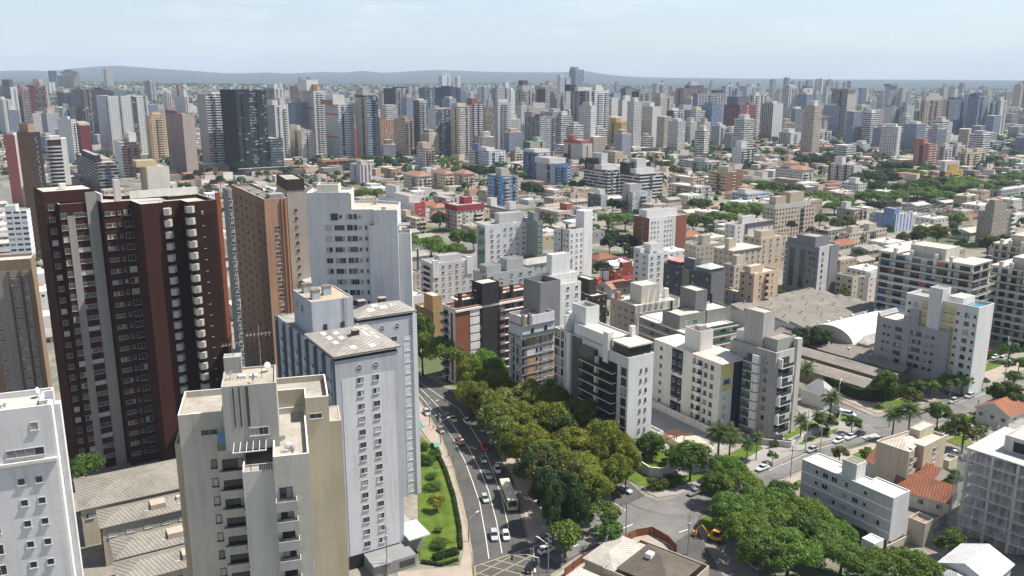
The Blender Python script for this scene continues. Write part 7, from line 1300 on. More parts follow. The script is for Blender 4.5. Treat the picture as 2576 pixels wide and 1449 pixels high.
# ---------------------------------------------------------------- far city and far woods, each one mass
rr = random.Random(33); mb = MB(); mats = [plaster(c, .1) for c in ((.55, .54, .51), (.50, .44, .35), (.36, .35, .34), (.62, .61, .59), (.24, .22, .22), (.44, .30, .22))] + [TILEO, TILEM, ROOFL, ROOFG] + [facade((.52, .51, .49), bay=3, wf=.5, hf=.5), facade((.44, .38, .30), bay=3, wf=.5, hf=.5), facade((.25, .26, .29), (.3, .31, .33), bay=3, wf=.5, hf=.5), facade((.58, .57, .55), bay=4, mode='band', hf=.5), facade((.16, .19, .26), (.28, .3, .33), bay=3, wf=.5, hf=.5)]
def farbox(X, Y, L, D, h, wm, rm, z0):
    a = radians(34 + rr.choice((0, 0, 0, -15, 20))); c, s = cos(a), sin(a); f = lambda u, v: (X + u * c - v * s, Y + u * s + v * c); mb.prism([f(0, 0), f(L, 0), f(L, D), f(0, D)], z0 - 6, z0 + h, wm, rm)
    if h > 20 and rr.random() < .7: mb.prism([f(L * .2, D * .2), f(L * .7, D * .2), f(L * .7, D * .8), f(L * .2, D * .8)], z0 + h, z0 + h + rr.uniform(3, 7), rr.randrange(6), 8)
for X, Y in rows_far: farbox(X, Y, rr.uniform(8, 16), rr.uniform(8, 14), rr.uniform(4, 8), rr.randrange(6), rr.choice((6, 7, 8, 9, 6)), 0)
for _ in range(7500):
    Y = 1000 * (5.6 ** (rr.random() ** .8)); X = rr.uniform(-.68, .72) * Y
    if blocked(X, Y, 6): continue
    farbox(X, Y, rr.uniform(8, 20), rr.uniform(8, 16), rr.uniform(4, 9), rr.randrange(6), rr.choice((6, 7, 8, 8, 9)), terrain(X, Y))
for _ in range(620):
    Y = 1150 * (3.4 ** rr.random()); t = rr.random(); X = (rr.uniform(-.66, .1) if t < .3 else rr.uniform(-.25, .72)) * Y
    if blocked(X, Y, 10): continue
    k = rr.random(); h = rr.uniform(18, 45) if k < .7 else rr.uniform(45, 78)
    if X / Y < -.1 and Y > 2200: h *= .4
    farbox(X, Y, rr.uniform(14, 26), rr.uniform(13, 22), h, 10 + rr.randrange(5), 8, terrain(X, Y))
o = mb.build('distant_city', mats); tag(o, 'hazy mass of low roofs and tower blocks stretching to the hills', 'city', None, 'stuff')
mb = MB()
def blob(X, Y, z, r, n):
    for _ in range(n):
        d = rdir(rr, -.1); p = Vector((X, Y, z + r * .7)) + d * r * Vector((1, 1, .75)).x; a = d.orthogonal().normalized() * r * (.5 if n < 20 else .34); b_ = d.cross(a).normalized() * r * (.42 if n < 20 else .3); mb.face([p - a, p - b_, p + a, p + b_])
def blob2(X, Y, W, Hh):
    tr = (X, Y, 0)
    for k in range(9):
        a = k * 2.4; r_ = W * .27 * sqrt(k / 9 + .05); c = Vector((X + cos(a) * r_, Y + sin(a) * r_, Hh * (.72 - .25 * k / 9)))
        for _ in range(34):
            d = rdir(rr, -.4); p = c + d * W * .2; nn = (d + rdir(rr) * .7).normalized(); u = nn.orthogonal().normalized() * .55; v = nn.cross(u).normalized() * .45; mb.face([p - u, p - v, p + u, p + v])
for q in EXTRA: blob2(*q)
for X, Y in stuff_t: blob(X, Y, 0, rr.uniform(3, 5), 46)
for _ in range(6500):
    Y = 1000 * (6.2 ** (rr.random() ** .75)); X = rr.uniform(-.68, .72) * Y
    if X / Y > .2 and Y > 1500 and rr.random() < .5: continue
    if blocked(X, Y, 5): continue
    for _k in range(1 if Y < 2000 else 2): blob(X + rr.uniform(-14, 14), Y + rr.uniform(-14, 14), terrain(X, Y), rr.uniform(4, 8), 9)
o = mb.build('distant_woods', LF['dark']); tag(o, 'dark tree masses between the far roofs and on the low hills', 'woods', None, 'stuff')
# ---------------------------------------------------------------- vehicles
TYRE = plain((.02, .02, .02), .8); RIM = plain((.3, .3, .31), .4, .6); CGL = plain((.015, .018, .022), .08, 0, .7); LAMP = plain((.6, .6, .58), .3); TAIL = plain((.35, .02, .02), .4)
CB = {}
def car_meshes(col, kind):
    k = (col, kind)
    if k in CB: return CB[k]
    L, Wd, H, hood, cab0, cab1, rear = {'hatch': (3.9, 1.68, 1.48, .92, .95, 3.75, 1.0), 'sedan': (4.4, 1.72, 1.44, .90, 1.15, 3.75, 1.0), 'suv': (4.3, 1.8, 1.68, 1.08, 1.0, 4.15, 1.1)}[kind]
    m = plain(col, .25, 0.1, .6); mb = MB(); hw = Wd / 2; x0 = -L / 2
    # lower body in stations: (x, half width, top)
    st = [(0, hw * .78, .62), (.12, hw * .92, .72), (.9, hw, hood), (cab0 + .2, hw, hood + .04), (cab1, hw, rear), (L - .12, hw * .94, rear - .06), (L, hw * .84, .7)]
    ring = lambda x, w, t: [(x0 + x, -w * .9, .28), (x0 + x, -w, .5), (x0 + x, -w * .97, t - .1), (x0 + x, -w * .86, t), (x0 + x, w * .86, t), (x0 + x, w * .97, t - .1), (x0 + x, w, .5), (x0 + x, w * .9, .28)]
    rs = [ring(*q) for q in st]
    for a, b in zip(rs, rs[1:]):
        for i in range(8): j = (i + 1) % 8; mb.face([a[i], b[i], b[j], a[j]])
    mb.face(rs[0]); mb.face(rs[-1][::-1]); r0, r1 = cab0 + .75, cab1 - (.35 if kind != 'sedan' else .7); w2 = hw * .72
    tp = [(x0 + r0, -w2, H), (x0 + r1, -w2, H - .02), (x0 + r1, w2, H - .02), (x0 + r0, w2, H)]; mb.face(tp)
    body = mb.mesh('body', [m]); g = MB(); bt = [(x0 + cab0, -hw * .86, hood), (x0 + cab1 + (.0 if kind == 'sedan' else .05), -hw * .86, rear), (x0 + cab1 + .05, hw * .86, rear), (x0 + cab0, hw * .86, hood)]
    tq = [(p[0], p[1], p[2] - .02) for p in tp]
    for i in range(4): j = (i + 1) % 4; g.face([bt[i], bt[j], tq[j], tq[i]])
    glass_ = g.mesh('window_glass', [CGL]); wh = MB(); wh.tube((0, -.1, 0), (0, .1, 0), .31, .31, 14, 0); wh.tube((0, -.12, 0), (0, .12, 0), .18, .18, 10, 1); wm = wh.mesh('wheel', [TYRE, RIM])
    hl = MB().box(-.05, .05, -.18, .18, -.07, .07).mesh('headlight', [LAMP]); tl = MB().box(-.05, .05, -.15, .15, -.1, .1).mesh('tail_light', [TAIL])
    CB[k] = (body, glass_, wm, hl, tl, L, hw); return CB[k]
def car(px, py, hd, col, kind, label, group=None):
    body, gl, wm, hl, tl, L, hw = car_meshes(col, kind); X, Y = P(px, py, .6); o = empty('car', (X, Y, .05), radians(hd)); tag(o, label, 'car', group); put('body', body, o); put('window_glass', gl, o)
    for sx in (-L / 2 + .75, L / 2 - .8):
        for sy in (-hw + .1, hw - .1): put('wheel', wm, o, (sx, sy, .31))
    for sy in (-hw * .6, hw * .6): put('headlight', hl, o, (-L / 2 + .03, sy, .62)); put('tail_light', tl, o, (L / 2 - .03, sy, .72))
    return o
def hdg(a, b): p, q = P(*a), P(*b); return math.degrees(atan2(q[1] - p[1], q[0] - p[0]))
AV = hdg((1230, 1406), (1206, 1262)); AV2 = hdg((1206, 1262), (1169, 1159)); AV3 = hdg((1141, 1105), (1046, 982)); CS = 35.; CU = 125.
cw, cs_, cg, cd, cb, cr_, cy_, cm = (.72, .72, .71), (.40, .41, .42), (.22, .23, .25), (.06, .065, .07), (.012, .012, .014), (.42, .02, .02), (.6, .57, .32), (.16, .02, .025)
GA = 'cars driving on the avenue'
for q in ((1243, 1347, AV, cs_, 'suv', 'silver car waiting at the avenue stop line, left of two side by side'), (1273, 1347, AV, cw, 'hatch', 'white car waiting at the avenue stop line, right of two side by side'), (1220, 1254, AV2 + 3, cs_, 'hatch', 'pale silver car in the middle lane to the left of the bus'), (1229, 1196, AV2, cs_, 'hatch', 'silver-grey car in the tree shade ahead of the bus'), (1251, 1181, AV2, cw, 'hatch', 'white car parked along the canopy kerb ahead of the bus'), (1215, 1155, AV2, cg, 'sedan', 'grey car right behind the bright red one on the avenue'), (1219, 1125, AV2 - 3, cr_, 'hatch', 'bright red car beside the tree canopy on the avenue'), (1156, 1112, AV3 + 4, cm, 'hatch', 'dark red car in deep tree shade on the avenue'), (1074, 1038, AV3, cs_, 'suv', 'pale grey car next to a pole, farthest left on the avenue'), (1109, 1048, AV3, cb, 'sedan', 'black car on the avenue beside the pale yellow one'), (1140, 1054, AV3, cy_, 'sedan', 'pale yellow car with a white roof on the avenue'), (1175, 1060, AV3, cw, 'hatch', 'white car entering the shade of the canopy on the avenue'), (1109, 1082, AV3, cg, 'hatch', 'grey car half hidden by a pole near the glass shelter')): car(*q, GA)
for q in ((1375, 1383, CS + 180, cw, 'suv', 'white car behind the utility pole at the side street mouth'), (1334, 1427, 62, cb, 'sedan', 'black car on the edge of the yellow hatched box')): car(*q)
for q in ((1573, 1231, 128, cs_, 'sedan', 'silver car parked under the tree by the curved white planter'), (1747, 1238, CS, cg, 'sedan', 'grey car parked in dappled shade right of the curved white planter'), (1918, 1177, CS, cw, 'sedan', 'white car parked where the grove meets the right-hand street'), (1895, 1420, 110, cg, 'hatch', 'grey car glimpsed under the grove near the bottom'), (2058, 993, 150, cd, 'suv', 'dark grey car nearest the ivy hedge on the parking street'), (2049, 1008, 150, cw, 'hatch', 'white car beside the pointed villa roof'), (2078, 1018, 150, cg, 'sedan', 'grey car between two white ones on the parking street'), (2104, 1029, 150, cw, 'sedan', 'white sedan parked opposite the ivy hedge'), (2136, 1042, 150, cw, 'suv', 'white black-roofed car nearest the crossing on the parking street'), (2109, 1108, CS, cw, 'hatch', 'white car at the left end of three parked by the round street tree'), (2138, 1099, CS, cw, 'suv', 'white tall car in the middle of three parked by the round street tree'), (2162, 1091, CS, cb, 'sedan', 'black car at the right end of three parked by the round street tree'), (2042, 1131, CS, cs_, 'hatch', 'silver car stopped between two lamp poles'), (2398, 1009, CS, cs_, 'suv', 'silver car parked in tree shade on the far right street'), (2439, 996, CS, cs_, 'suv', 'pale car parked out in the sun on the far right street'), (2319, 1034, CS, cg, 'hatch', 'grey car half hidden by the big palm'), (2410, 1143, 120, cw, 'hatch', 'white car in the shade behind the grey annex'), (2444, 1157, 120, cr_, 'sedan', 'red car partly behind the pale netting'), (2487, 888, CS, cr_, 'hatch', 'red car in the car park below the white and yellow block'), (2502, 898, CS, cw, 'hatch', 'white car at the left of the car park below the white and yellow block'), (2520, 903, CS, cw, 'suv', 'tall white car at the right of the car park'), (2545, 905, CS, cs_, 'sedan', 'silver car at the picture edge in the car park'), (2538, 918, CS, cb, 'sedan', 'black car in front of the car park at the picture edge')): car(*q)
# bus
X, Y = P(1279, 1246, 1.4); o = empty('bus', (X, Y, .05), radians(hdg((1290, 1283), (1262, 1210)))); tag(o, 'long cream city bus in the shade beside the tree canopy', 'bus'); CRB = plain((.55, .52, .40), .4, 0, .4)
MB().box(-6.2, 6.2, -1.25, 1.25, .4, 3.1).build('body', [CRB], o); mb = MB()
for s_ in (-1, 1):
    for i in range(7): mb.face([(-5.6 + i * 1.6, s_ * 1.265, 1.5), (-4.2 + i * 1.6, s_ * 1.265, 1.5), (-4.2 + i * 1.6, s_ * 1.265, 2.5), (-5.6 + i * 1.6, s_ * 1.265, 2.5)][::s_])
mb.build('window_band', CGL, o); MB().box(-6.24, -6.2, -1.1, 1.1, 1.3, 2.6).build('windscreen', CGL, o); MB().box(-6.24, -6.2, -.8, .8, 2.68, 2.95).build('destination_sign', DARK, o); MB().box(-6.25, -6.2, -.95, -.55, .75, 1.15).build('panel', plain((.1, .2, .45), .4), o)
for u in (-3, 1, 4): MB().box(u, u + 1.2, -.5, .5, 3.1, 3.28).build('roof_hatch', mm(WHITE), o)
for u in (-4, 3.4):
    for s_ in (-1.12, 1.12): mb = MB(); mb.tube((0, -.16, 0), (0, .16, 0), .48, .48, 16, 0); mb.tube((0, -.18, 0), (0, .18, 0), .26, .26, 10, 1); mb.build('wheel', [TYRE, RIM], o, (u, s_, .48))
# digger
X, Y = P(1800, 1352, 1); o = empty('digger', (X, Y, .05), radians(150)); tag(o, 'yellow digger working in the shade at the kerb of the crossing', 'digger'); YM = plain((.5, .27, .03), .5)
MB().box(-1.6, 1.6, -.9, .9, .7, 1.5).build('chassis', YM, o); MB().box(-1, .5, -.7, .7, 1.5, 2.8).build('cab', [CGL], o); MB().box(-1.1, .6, -.8, .8, 2.8, 2.95).build('cab_roof', YM, o); mb = MB(); mb.tube((1.4, 0, 1.2), (3.4, 0, 3.2), .18); mb.tube((3.4, 0, 3.2), (5, 0, 1.2), .14); mb.box(4.6, 5.4, -.5, .5, .3, 1.2); mb.build('boom', YM, o)
for u in (-1.1, 1.2):
    for s_ in (-.95, .95): mb = MB(); mb.tube((0, -.18, 0), (0, .18, 0), .5); mb.build('wheel', TYRE, o, (u, s_, .5))
# ---------------------------------------------------------------- poles, lamps and wires
PT = []
def pole(px, py, h, label, arms=True, lamp=None, r=.14, group=None, mat=None):
    X, Y = P(px, py); o = empty('utility_pole' if arms else ('street_lamp' if lamp is not None else 'mast'), (X, Y, 0)); tag(o, label, 'pole' if arms else ('street lamp' if lamp is not None else 'mast'), group); mb = MB(); mb.tube((0, 0, 0), (0, 0, h), r, r * .7, 8); mb.build('shaft', mat or POLE, o)
    if arms:
        d = (cos(radians(CU)), sin(radians(CU))); mb = MB()
        for z in (h - .4, h - 1.6): mb.tube((-d[0] * 1.1, -d[1] * 1.1, z), (d[0] * 1.1, d[1] * 1.1, z), .07)
        mb.build('crossarm', POLE, o); MB().box(-.3, .3, -.3, .3, h - 3, h - 2.1).build('transformer', mm(LGREY), o) if h > 9.5 else None
    if lamp is not None:
        d = (cos(radians(lamp)), sin(radians(lamp))); z = h - 2 if arms else h; mb = MB(); mb.tube((0, 0, z - .8), (d[0] * 2.4, d[1] * 2.4, z + .3), .06); mb.build('lamp_arm', METAL, o); mb = MB(); mb.tube((d[0] * 2.2, d[1] * 2.2, z + .25), (d[0] * 3.1, d[1] * 3.1, z + .4), .16, .12); mb.build('lamp_head', mm(WHITE), o)
    PT.append((X, Y, h)); return X, Y, h
pa = [pole(1081, 1073, 10, 'utility pole with a lamp arm near the pale grey car on the avenue', lamp=20), pole(1108, 1119, 10, 'utility pole with a transformer by the glass shelter', lamp=20), pole(1141, 1175, 9.5, 'slim utility pole beside the dark shrub garden', lamp=20), pole(1179, 1363, 8.5, 'utility pole on the pavement beside the lawn', lamp=40)]
pb = [pole(1379, 1440, 9.5, 'utility pole with a lamp next to the white car at the side street mouth', lamp=150), pole(1574, 1352, 9.5, 'utility pole with crossarms at the top of the corner fence', lamp=150), pole(1730, 1395, 10, 'utility pole where the road dives under the grove'), pole(1988, 1202, 9.5, 'dark wooden pole on the kerb above the grey slab')]
pc = [pole(2384, 1036, 9, 'utility pole in the shade by the silver car on the far right street'), pole(2451, 985, 9, 'utility pole on the pavement past the second silver car'), pole(2524, 978, 19, 'tall dark pole near the car park at the right'), pole(2236, 1075, 8, 'pole on the corner of the palm crossing')]
for q in ((2026, 1133, 13, 'tall pale concrete lamp pole with guy wires by the gatehouse', None), (2063, 1136, 8.5, 'street lamp beside the silver car on the right-hand street', 150), (2108, 1012, 7, 'street lamp with a long arm beside the palm on the parking street', 60), (2530, 905, 8, 'street lamp in the car park at the right', 60), (1700, 722, 21, 'slim white mast in front of the slate-grey block', None), (1744, 752, 14, 'short white mast right of the slate-grey block', None), (2192, 672, 22, 'tall white transmission pole behind the long cream block', None), (2348, 610, 17, 'tall transmission pole in the trees behind the terraced blocks', None), (2478, 600, 20, 'tall transmission pole beside the olive stepped block', None), (2281, 530, 22, 'tall thin pole behind the sky-blue striped block', None), (906, 462, 24, 'tall thin mast above the central houses', None), (2107, 632, 12, 'short pole beside the arcaded cream block', None)): pole(q[0], q[1], q[2], q[3], False, q[4], .16, None, plain((.45, .45, .44), .6))
X, Y = P(1054, 763); o = empty('antenna_mast', (X, Y, 0)); tag(o, 'dark telecom mast ringed with antennas before the light grey block', 'mast'); mb = MB(); mb.tube((0, 0, 0), (0, 0, 27), .7, .45, 10); mb.build('shaft', plain((.10, .10, .11), .7), o); mb = MB()
for i in range(9): a = i * .7; mb.box(cos(a) * 2.2 - .2, cos(a) * 2.2 + .2, sin(a) * 2.2 - .2, sin(a) * 2.2 + .2, 26.5, 29); mb.tube((0, 0, 27), (cos(a) * 2.2, sin(a) * 2.2, 27.4), .08)
mb.build('antenna', mm(LGREY), o)
def wires(seq, label):
    o = empty('power_line', (0, 0, 0)); tag(o, label, 'power line'); d = (cos(radians(CU)), sin(radians(CU)))
    for k in (-1, -.4, .4, 1):
        mb = MB()
        for (x0, y0, h0), (x1, y1, h1) in zip(seq, seq[1:]):
            q = [(x0 + (x1 - x0) * t / 8 + d[0] * k, y0 + (y1 - y0) * t / 8 + d[1] * k, h0 + (h1 - h0) * t / 8 - .4 - 1.1 * (1 - (t / 4 - 1) ** 2)) for t in range(9)]
            for a, b in zip(q, q[1:]): mb.tube(a, b, .018, .018, 4)
        mb.build('wire', plain((.05, .05, .05), .6), o)
wires(pa, 'power lines strung along the avenue from pole to pole'); wires(pb, 'power lines crossing above the junction and the corner house'); wires([pc[3], pc[0], pc[1]], 'power lines over the far right street')
# lattice pylon and substation frame
X, Y = P(2461, 526); o = empty('lattice_pylon', (X, Y, 0)); tag(o, 'red and white lattice pylon rising from the tree belt', 'pylon'); hh = top_h(2461, 463, 526); mb = MB(); k = 9
for i in range(k):
    z0, z1 = hh * i / k, hh * (i + 1) / k; w0, w1 = 3.2 * (1 - i / k * .7), 3.2 * (1 - (i + 1) / k * .7)
    for a, b in ((0, 1), (1, 2), (2, 3), (3, 0)):
        c = ((-1, -1), (1, -1), (1, 1), (-1, 1)); p, q = c[a], c[b]; mb.tube((p[0] * w0, p[1] * w0, z0), (p[0] * w1, p[1] * w1, z1), .2, .2, 4, i % 2); mb.tube((p[0] * w0, p[1] * w0, z0), (q[0] * w1, q[1] * w1, z1), .13, .13, 4, i % 2); mb.tube((q[0] * w0, q[1] * w0, z0), (p[0] * w1, p[1] * w1, z1), .13, .13, 4, i % 2)
mb.build('lattice', [plain((.5, .48, .46), .6), plain((.4, .18, .12), .6)], o)
X, Y = P(2352, 560); o = empty('substation', (X, Y, 0), radians(34)); tag(o, 'grey steel frames of a substation among the trees', 'substation'); mb = MB()
for i in range(7):
    for j in range(4): mb.tube((i * 7 - 24, j * 7 - 10, 0), (i * 7 - 24, j * 7 - 10, 12), .28, .22, 5)
for j in range(4):
    for z in (8, 11.5): mb.tube((-24, j * 7 - 10, z), (18, j * 7 - 10, z), .22, .22, 5)
for i in range(7): mb.tube((i * 7 - 24, -10, 11), (i * 7 - 24, 11, 11), .22, .22, 5)
mb.build('frame', plain((.2, .2, .2), .7), o)
# ---------------------------------------------------------------- the lawn garden, hedges, planter, shelter
def garden(px, py, wd, kind, lab, zs=1.):
    X, Y = P(px, py, .6); dep = Y * cos(PIT) + 104 * sin(PIT); sc = wd * dep / F / PR[kind][0][3]; o = tree_at(X, Y, kind, sc, lab, None, zs, .2); return o
garden(1078, 1166, 27, 'stone', 'tall clipped globe shrub at the top of the lawn'); garden(1094, 1150, 28, 'shrub', 'dark loose shrub behind the globe shrub', 1.3); garden(1088, 1200, 29, 'stone', 'flat clipped round shrub, second down the lawn', .5); garden(1090, 1226, 40, 'stone', 'wide oval flower shrub with a stone edging in the upper lawn', .42)
garden(1097, 1282, 40, 'gold', 'golden ball tree in the middle of the lawn'); garden(1095, 1257, 18, 'palm', 'small spiky cycad just above the golden ball tree', .25); garden(1104, 1334, 24, 'palm', 'spiky cycad with white stones below the golden ball tree', .25); garden(1108, 1372, 46, 'stone', 'large oval clipped shrub low on the lawn', .4)
garden(1066, 1128, 24, 'shrub', 'shrub by the glass shelter'); garden(1056, 1160, 26, 'shrub', 'leafy shrub at the left edge of the lawn', 1.2); garden(1068, 1098, 30, 'street', 'small tree beside the glass shelter')
garden(1950, 1120, 18, 'shrub', 'small shrub on the right-hand grass strip, left one'); garden(2078, 1085, 16, 'shrub', 'small shrub on the right-hand grass strip, right one'); garden(1585, 1185, 30, 'shrub', 'bushy shrub left of the curved white planter'); garden(1655, 1225, 40, 'shrub', 'tall grass tuft at the foot of the curved white planter'); garden(1690, 1215, 34, 'shrub', 'tall grass tuft right of the curved white planter')
def hedge(pts, w_, h, label, mat='hedge', base=.1):
    g = [P(*p) for p in pts]; o = empty('hedge', (0, 0, 0)); tag(o, label, 'hedge'); mb = MB(); r = random.Random(label); core = MB()
    for a, b in zip(g, g[1:]):
        L = hypot(b[0] - a[0], b[1] - a[1]); d = ((b[0] - a[0]) / L, (b[1] - a[1]) / L)
        core.prism([(a[0] - d[1] * w_ * -.35, a[1] + d[0] * w_ * -.35), (b[0] - d[1] * w_ * -.35, b[1] + d[0] * w_ * -.35), (b[0] - d[1] * w_ * .35, b[1] + d[0] * w_ * .35), (a[0] - d[1] * w_ * .35, a[1] + d[0] * w_ * .35)], 0, h * .9)
        for _ in range(int(L * h * w_ * 55)):
            t, q, z = r.random(), r.uniform(-.55, .55) * w_, r.uniform(.1, 1.02) * h
            if abs(q) < w_ * .33 and z < h * .85: z = h * r.uniform(.85, 1.05)
            p = Vector((a[0] + (b[0] - a[0]) * t - d[1] * q, a[1] + (b[1] - a[1]) * t + d[0] * q, z)); nn = rdir(r, -.3); u = nn.orthogonal().normalized() * .17; v = nn.cross(u).normalized() * .14; mb.face([p - u, p - v, p + u, p + v])
    core.build('stem', plain((.02, .025, .012), .9), o); mb.build('leaves', LF[mat], o)
hedge([(1086, 1122), (1104, 1150), (1122, 1190), (1142, 1255), (1156, 1330), (1159, 1385)], .9, 1.1, 'low clipped hedge along the pavement side of the lawn'); hedge([(1092, 1410), (1150, 1392)], 2.2, 1.3, 'dense dark hedge at the bottom of the lawn', 'dark'); hedge([(1060, 1416), (1110, 1424), (1152, 1412)], .8, .8, 'thin hedge closing the bottom edge of the lawn')
hedge([(2030, 950), (2090, 978), (2150, 1004), (2195, 1012), (2240, 1008), (2290, 990)], 1.4, 4.0, 'tall ivy-covered hedge wall curving round the school pavilions'); hedge([(2480, 905), (2570, 872)], 1.5, 2, 'dark hedge at the foot of the terraced block')
hedge([(2040, 1075), (2105, 1050), (2112, 1038)], .6, .7, 'low hedge outside the curved garden fence')
g = [P(*q) for q in ((1603, 1172), (1612, 1186), (1633, 1200), (1663, 1203), (1698, 1188))]; o = empty('planter_wall', (0, 0, 0)); tag(o, 'curved white planter wall filled with grass at the crossing', 'planter'); mb = MB()
for a, b in zip(g, g[1:]): L = hypot(b[0] - a[0], b[1] - a[1]); d = ((b[0] - a[0]) / L, (b[1] - a[1]) / L); mb.prism([a, b, (b[0] - d[1] * .35, b[1] + d[0] * .35), (a[0] - d[1] * .35, a[1] + d[0] * .35)], 0, 2.9)
mb.build('wall', plaster((.66, .65, .62)), o); mb = MB(); pb_ = [P(1690, 1160), P(1625, 1150)]; mb.face([(x, y + .3, 2.5) for x, y in g] + [(x, y, 2.5) for x, y in pb_]); mb.build('grass_fill', GRASS, o); mb = MB(); q_ = [(x, y + .2) for x, y in g] + pb_; mb.face([(x, y, .5) for x, y in q_]); mb.build('soil', plain((.1, .08, .06), .9), o)
X, Y = P(1645, 1140); o = empty('pergola', (X, Y, .3), radians(34)); tag(o, 'brown timber pergola over the paved garden', 'pergola'); mb = MB(); WD = plain((.22, .09, .04), .8)
for u in (0, 4, 8, 12):
    for v in (0, 3): mb.box(u, u + .2, v, v + .2, 0, 2.6)
for v in (0, 3): mb.box(-.5, 12.7, v, v + .18, 2.6, 2.85)
for i in range(16): mb.box(i * .8, i * .8 + .12, -.6, 3.8, 2.86, 3.02)
mb.build('frame', WD, o)
X, Y = P(1054, 1088); o = empty('bus_shelter', (X, Y, .16), radians(AV3)); tag(o, 'teal glass shelter on the pavement behind the blue-grey block', 'shelter'); MB().box(-3, 3, -1, 1, 2.5, 2.65).build('roof', plain((.08, .28, .25), .15, 0, .6), o); MB().box(-3, 3, .9, .95, .2, 2.4).build('glass_wall', plain((.07, .22, .19), .1, 0, .6), o); mb = MB()
for u in (-2.8, 0, 2.7): mb.box(u, u + .12, .7, .82, 0, 2.5)
mb.build('post', METAL, o)
X, Y = P(1098, 1132); o = empty('waste_container', (X, Y, .2), radians(AV2)); tag(o, 'small teal container on the grass beside the pavement', 'container'); MB().box(-1.5, 1.5, -.6, .6, .1, 1.3).build('body', plain((.06, .24, .19), .5), o); MB().box(-1.6, 1.6, -.7, .7, 1.3, 1.42).build('lid', plain((.07, .28, .22), .5), o)
X, Y = P(1018, 1420); o = empty('gatehouse', (X, Y, 0), radians(31)); tag(o, 'grey entrance lodge with a ribbed canopy under the white awning', 'gatehouse'); MB().box(-8, 2, -2, 4, 0, 3).build('wall', mm((.25, .25, .25)), o); MB().box(-8.2, -4, -2.5, 1, 3.0, 3.2).build('canopy', roofm((.3, .31, .32), 'corr', .5, 31), o); MB().box(-2, 1.6, -2.06, -2, .9, 2.3).build('window', GL, o)
pole(975, 1449, 12, 'utility pole with two crossarms before the entrance lodge')
# curved glass fence and garden wall on the right
g = [P(*q) for q in ((2078, 1082), (2108, 1070), (2115, 1052), (2104, 1040), (2085, 1032))]; o = empty('glass_fence', (0, 0, 0)); tag(o, 'curved glass fence round the palm garden at the crossing', 'fence'); mb = MB()
for a, b in zip(g, g[1:]): L = hypot(b[0] - a[0], b[1] - a[1]); d = ((b[0] - a[0]) / L, (b[1] - a[1]) / L); mb.prism([a, b, (b[0] - d[1] * .1, b[1] + d[0] * .1), (a[0] - d[1] * .1, a[1] + d[0] * .1)], .2, 2.4)
mb.build('panel', plain((.30, .36, .34), .15, 0, .5), o)
for lab, pts, h, c in (('cream garden wall along the foot of the white and navy block', ((1660, 1105), (1740, 1150), (1800, 1178)), 2.2, (.55, .48, .4)), ('white garden wall in front of the grey and glass block', ((1905, 1118), (1990, 1128), (2040, 1100)), 2, OFFW), ('long low wall between the trees and the grey slab', ((2230, 1395), (2300, 1360), (2360, 1325)), 2.2, (.45, .4, .34)), ('beige wall stepping down beside the netted frame', ((2350, 1330), (2390, 1308), (2412, 1296)), 2.5, (.42, .36, .28)), ('dark gate wall at the gatehouse driveway', ((1936, 1130), (1968, 1118)), 2.4, (.05, .05, .05))):
    g = [P(*q) for q in pts]; o = empty('garden_wall', (0, 0, 0)); tag(o, lab, 'wall'); mb = MB()
    for a, b in zip(g, g[1:]): L = hypot(b[0] - a[0], b[1] - a[1]); d = ((b[0] - a[0]) / L, (b[1] - a[1]) / L); mb.prism([a, b, (b[0] - d[1] * .25, b[1] + d[0] * .25), (a[0] - d[1] * .25, a[1] + d[0] * .25)], 0, h)
    mb.build('wall', mm(c), o)
# playground
for i, (px, py, c, lab) in enumerate(((2300, 985, (.45, .05, .06), 'red play house in the school yard'), (2322, 990, (.10, .25, .45), 'blue slide tower in the school yard'), (2345, 980, (.5, .1, .15), 'red and pink climbing frame in the school yard'))):
    X, Y = P(px, py); o = empty('play_structure', (X, Y, 0), radians(34)); tag(o, lab, 'play structure'); MB().box(-1.2, 1.2, -1.2, 1.2, 1.2, 1.5).build('platform', plain(c, .5), o); mb = MB(); mb.face([(-1.4, -1.4, 2.8), (1.4, -1.4, 2.8), (0, 0, 3.8)]); mb.face([(1.4, -1.4, 2.8), (1.4, 1.4, 2.8), (0, 0, 3.8)]); mb.face([(1.4, 1.4, 2.8), (-1.4, 1.4, 2.8), (0, 0, 3.8)]); mb.face([(-1.4, 1.4, 2.8), (-1.4, -1.4, 2.8), (0, 0, 3.8)]); mb.build('roof', plain((.6, .6, .6) if i == 1 else c, .5), o); mb = MB()
    for u in (-1.1, 1.1):
        for v in (-1.1, 1.1): mb.tube((u, v, 0), (u, v, 2.8), .08)
    mb.build('post', mm(WHITE), o); mb = MB(); mb.face([(1.2, -.5, 1.4), (3.4, -.5, .2), (3.4, .5, .2), (1.2, .5, 1.4)]); mb.build('slide', plain((.1, .3, .5) if i != 1 else (.5, .5, .5), .4), o)
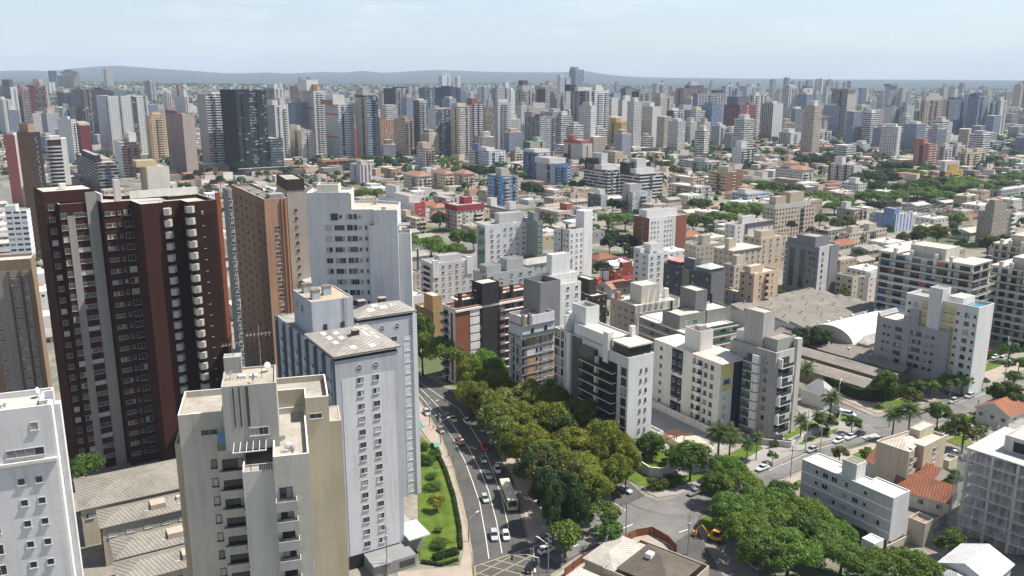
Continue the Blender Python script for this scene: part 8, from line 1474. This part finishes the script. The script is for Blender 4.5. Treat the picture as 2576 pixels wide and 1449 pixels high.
# road signs, traffic light
for px, py, lab in ((2468, 1055, 'round white road sign on a post beside the terracotta roof'), (1620, 1250, 'small road sign at the tip of the crossing pavement')):
    X, Y = P(px, py); o = empty('road_sign', (X, Y, 0)); tag(o, lab, 'road sign'); mb = MB(); mb.tube((0, 0, 0), (0, 0, 2.6), .05); mb.build('post', METAL, o); mb = MB(); mb.tube((0, -.03, 2.7), (0, .03, 2.7), .8 if px > 2000 else .35, None, 20); mb.build('sign_plate', plain((.65, .65, .65), .5), o)
X, Y = P(1355, 1458); o = empty('traffic_light', (X, Y, 0)); tag(o, 'traffic light on a curved arm at the bottom edge of the yellow box', 'traffic light'); mb = MB(); mb.tube((0, 0, 0), (0, 0, 5.2), .09); mb.tube((0, 0, 5.2), (-2.5, .2, 5.9), .07); mb.tube((-2.5, .2, 5.9), (-5.8, .4, 5.7), .06); mb.build('arm', METAL, o); MB().box(-6, -5.6, .2, .5, 4.5, 5.6).build('signal_head', plain((.03, .03, .03), .5), o); mb = MB(); mb.tube((-5.8, .19, 5.35), (-5.8, .2, 5.35), .12); mb.build('signal_lens', plain((.3, .02, .02), .3), o)
# ---------------------------------------------------------------- a few people
def person(px, py, label, top, legs, hd=0., z=.16, walk=.25):
    X, Y = P(px, py, z); me = bpy.data.meshes.new('person'); v = [(0, 0, .95), (0, 0, 1.2), (0, 0, 1.42), (0, 0, 1.52), (0, .02, 1.64), (.19, 0, 1.4), (.25, walk * .5, 1.12), (.25, walk, .88), (-.19, 0, 1.4), (-.25, -walk * .5, 1.12), (-.25, -walk, .88), (.1, 0, .88), (.1, -walk * .6, .5), (.1, -walk, .08), (-.1, 0, .88), (-.1, walk * .6, .5), (-.1, walk, .08), (.1, -walk + .16, .04), (-.1, walk + .16, .04)]
    e = [(0, 1), (1, 2), (2, 3), (3, 4), (2, 5), (5, 6), (6, 7), (2, 8), (8, 9), (9, 10), (0, 11), (11, 12), (12, 13), (0, 14), (14, 15), (15, 16), (13, 17), (16, 18)]; rad = [.15, .16, .15, .06, .105, .065, .05, .035, .065, .05, .035, .1, .07, .05, .1, .07, .05, .04, .04]
    me.from_pydata(v, e, []); o = bpy.data.objects.new('tmp', me); COL.objects.link(o); md = o.modifiers.new('s', 'SKIN')
    for i, r_ in enumerate(rad): me.skin_vertices[0].data[i].radius = (r_, r_)
    me.skin_vertices[0].data[0].use_root = True; o.modifiers.new('u', 'SUBSURF').levels = 1; dg = bpy.context.evaluated_depsgraph_get(); m2 = bpy.data.meshes.new_from_object(o.evaluated_get(dg)); bpy.data.objects.remove(o)
    m2.materials.clear(); sk = plain((.35, .2, .14), .6)
    for c in (top, legs, (.35, .2, .14), (.04, .03, .025)): m2.materials.append(plain(c, .8))
    for p in m2.polygons: zc = p.center.z; p.material_index = 3 if zc > 1.66 else 2 if zc > 1.48 or (abs(p.center.x) > .2 and zc < 1.12) else 0 if zc > .93 else 1
    ob = put('person', m2, None, (X, Y, z), radians(hd)); tag(ob, label, 'person')
person(1090, 1079, 'person in a white shirt walking on the avenue pavement', (.6, .6, .6), (.08, .09, .12), 20); person(415, 1206, 'person in pale clothes standing in the yard behind the low roofs', (.6, .58, .55), (.3, .27, .25), 0, 0., .1); person(2461, 1017, 'person in dark clothes crossing the far right street', (.05, .05, .06), (.06, .06, .08), 60, .06); person(1128, 1150, 'person in a red top on the pavement by the lawn', (.4, .05, .05), (.05, .06, .1), 100)
# ---------------------------------------------------------------- air
m = bpy.data.materials.new('haze'); m.use_nodes = True; n = m.node_tree; n.nodes.clear(); o_ = n.nodes.new('ShaderNodeOutputMaterial'); v_ = n.nodes.new('ShaderNodeVolumePrincipled')
v_.inputs['Color'].default_value = (.68, .82, 1.0, 1); v_.inputs['Density'].default_value = HAZE; v_.inputs['Anisotropy'].default_value = .0; n.links.new(v_.outputs[0], o_.inputs['Volume'])
o = MB().box(-22500, 22500, -22500, 22500, -8, 620).build('haze', [m]); tag(o, None, None, None, 'stuff')
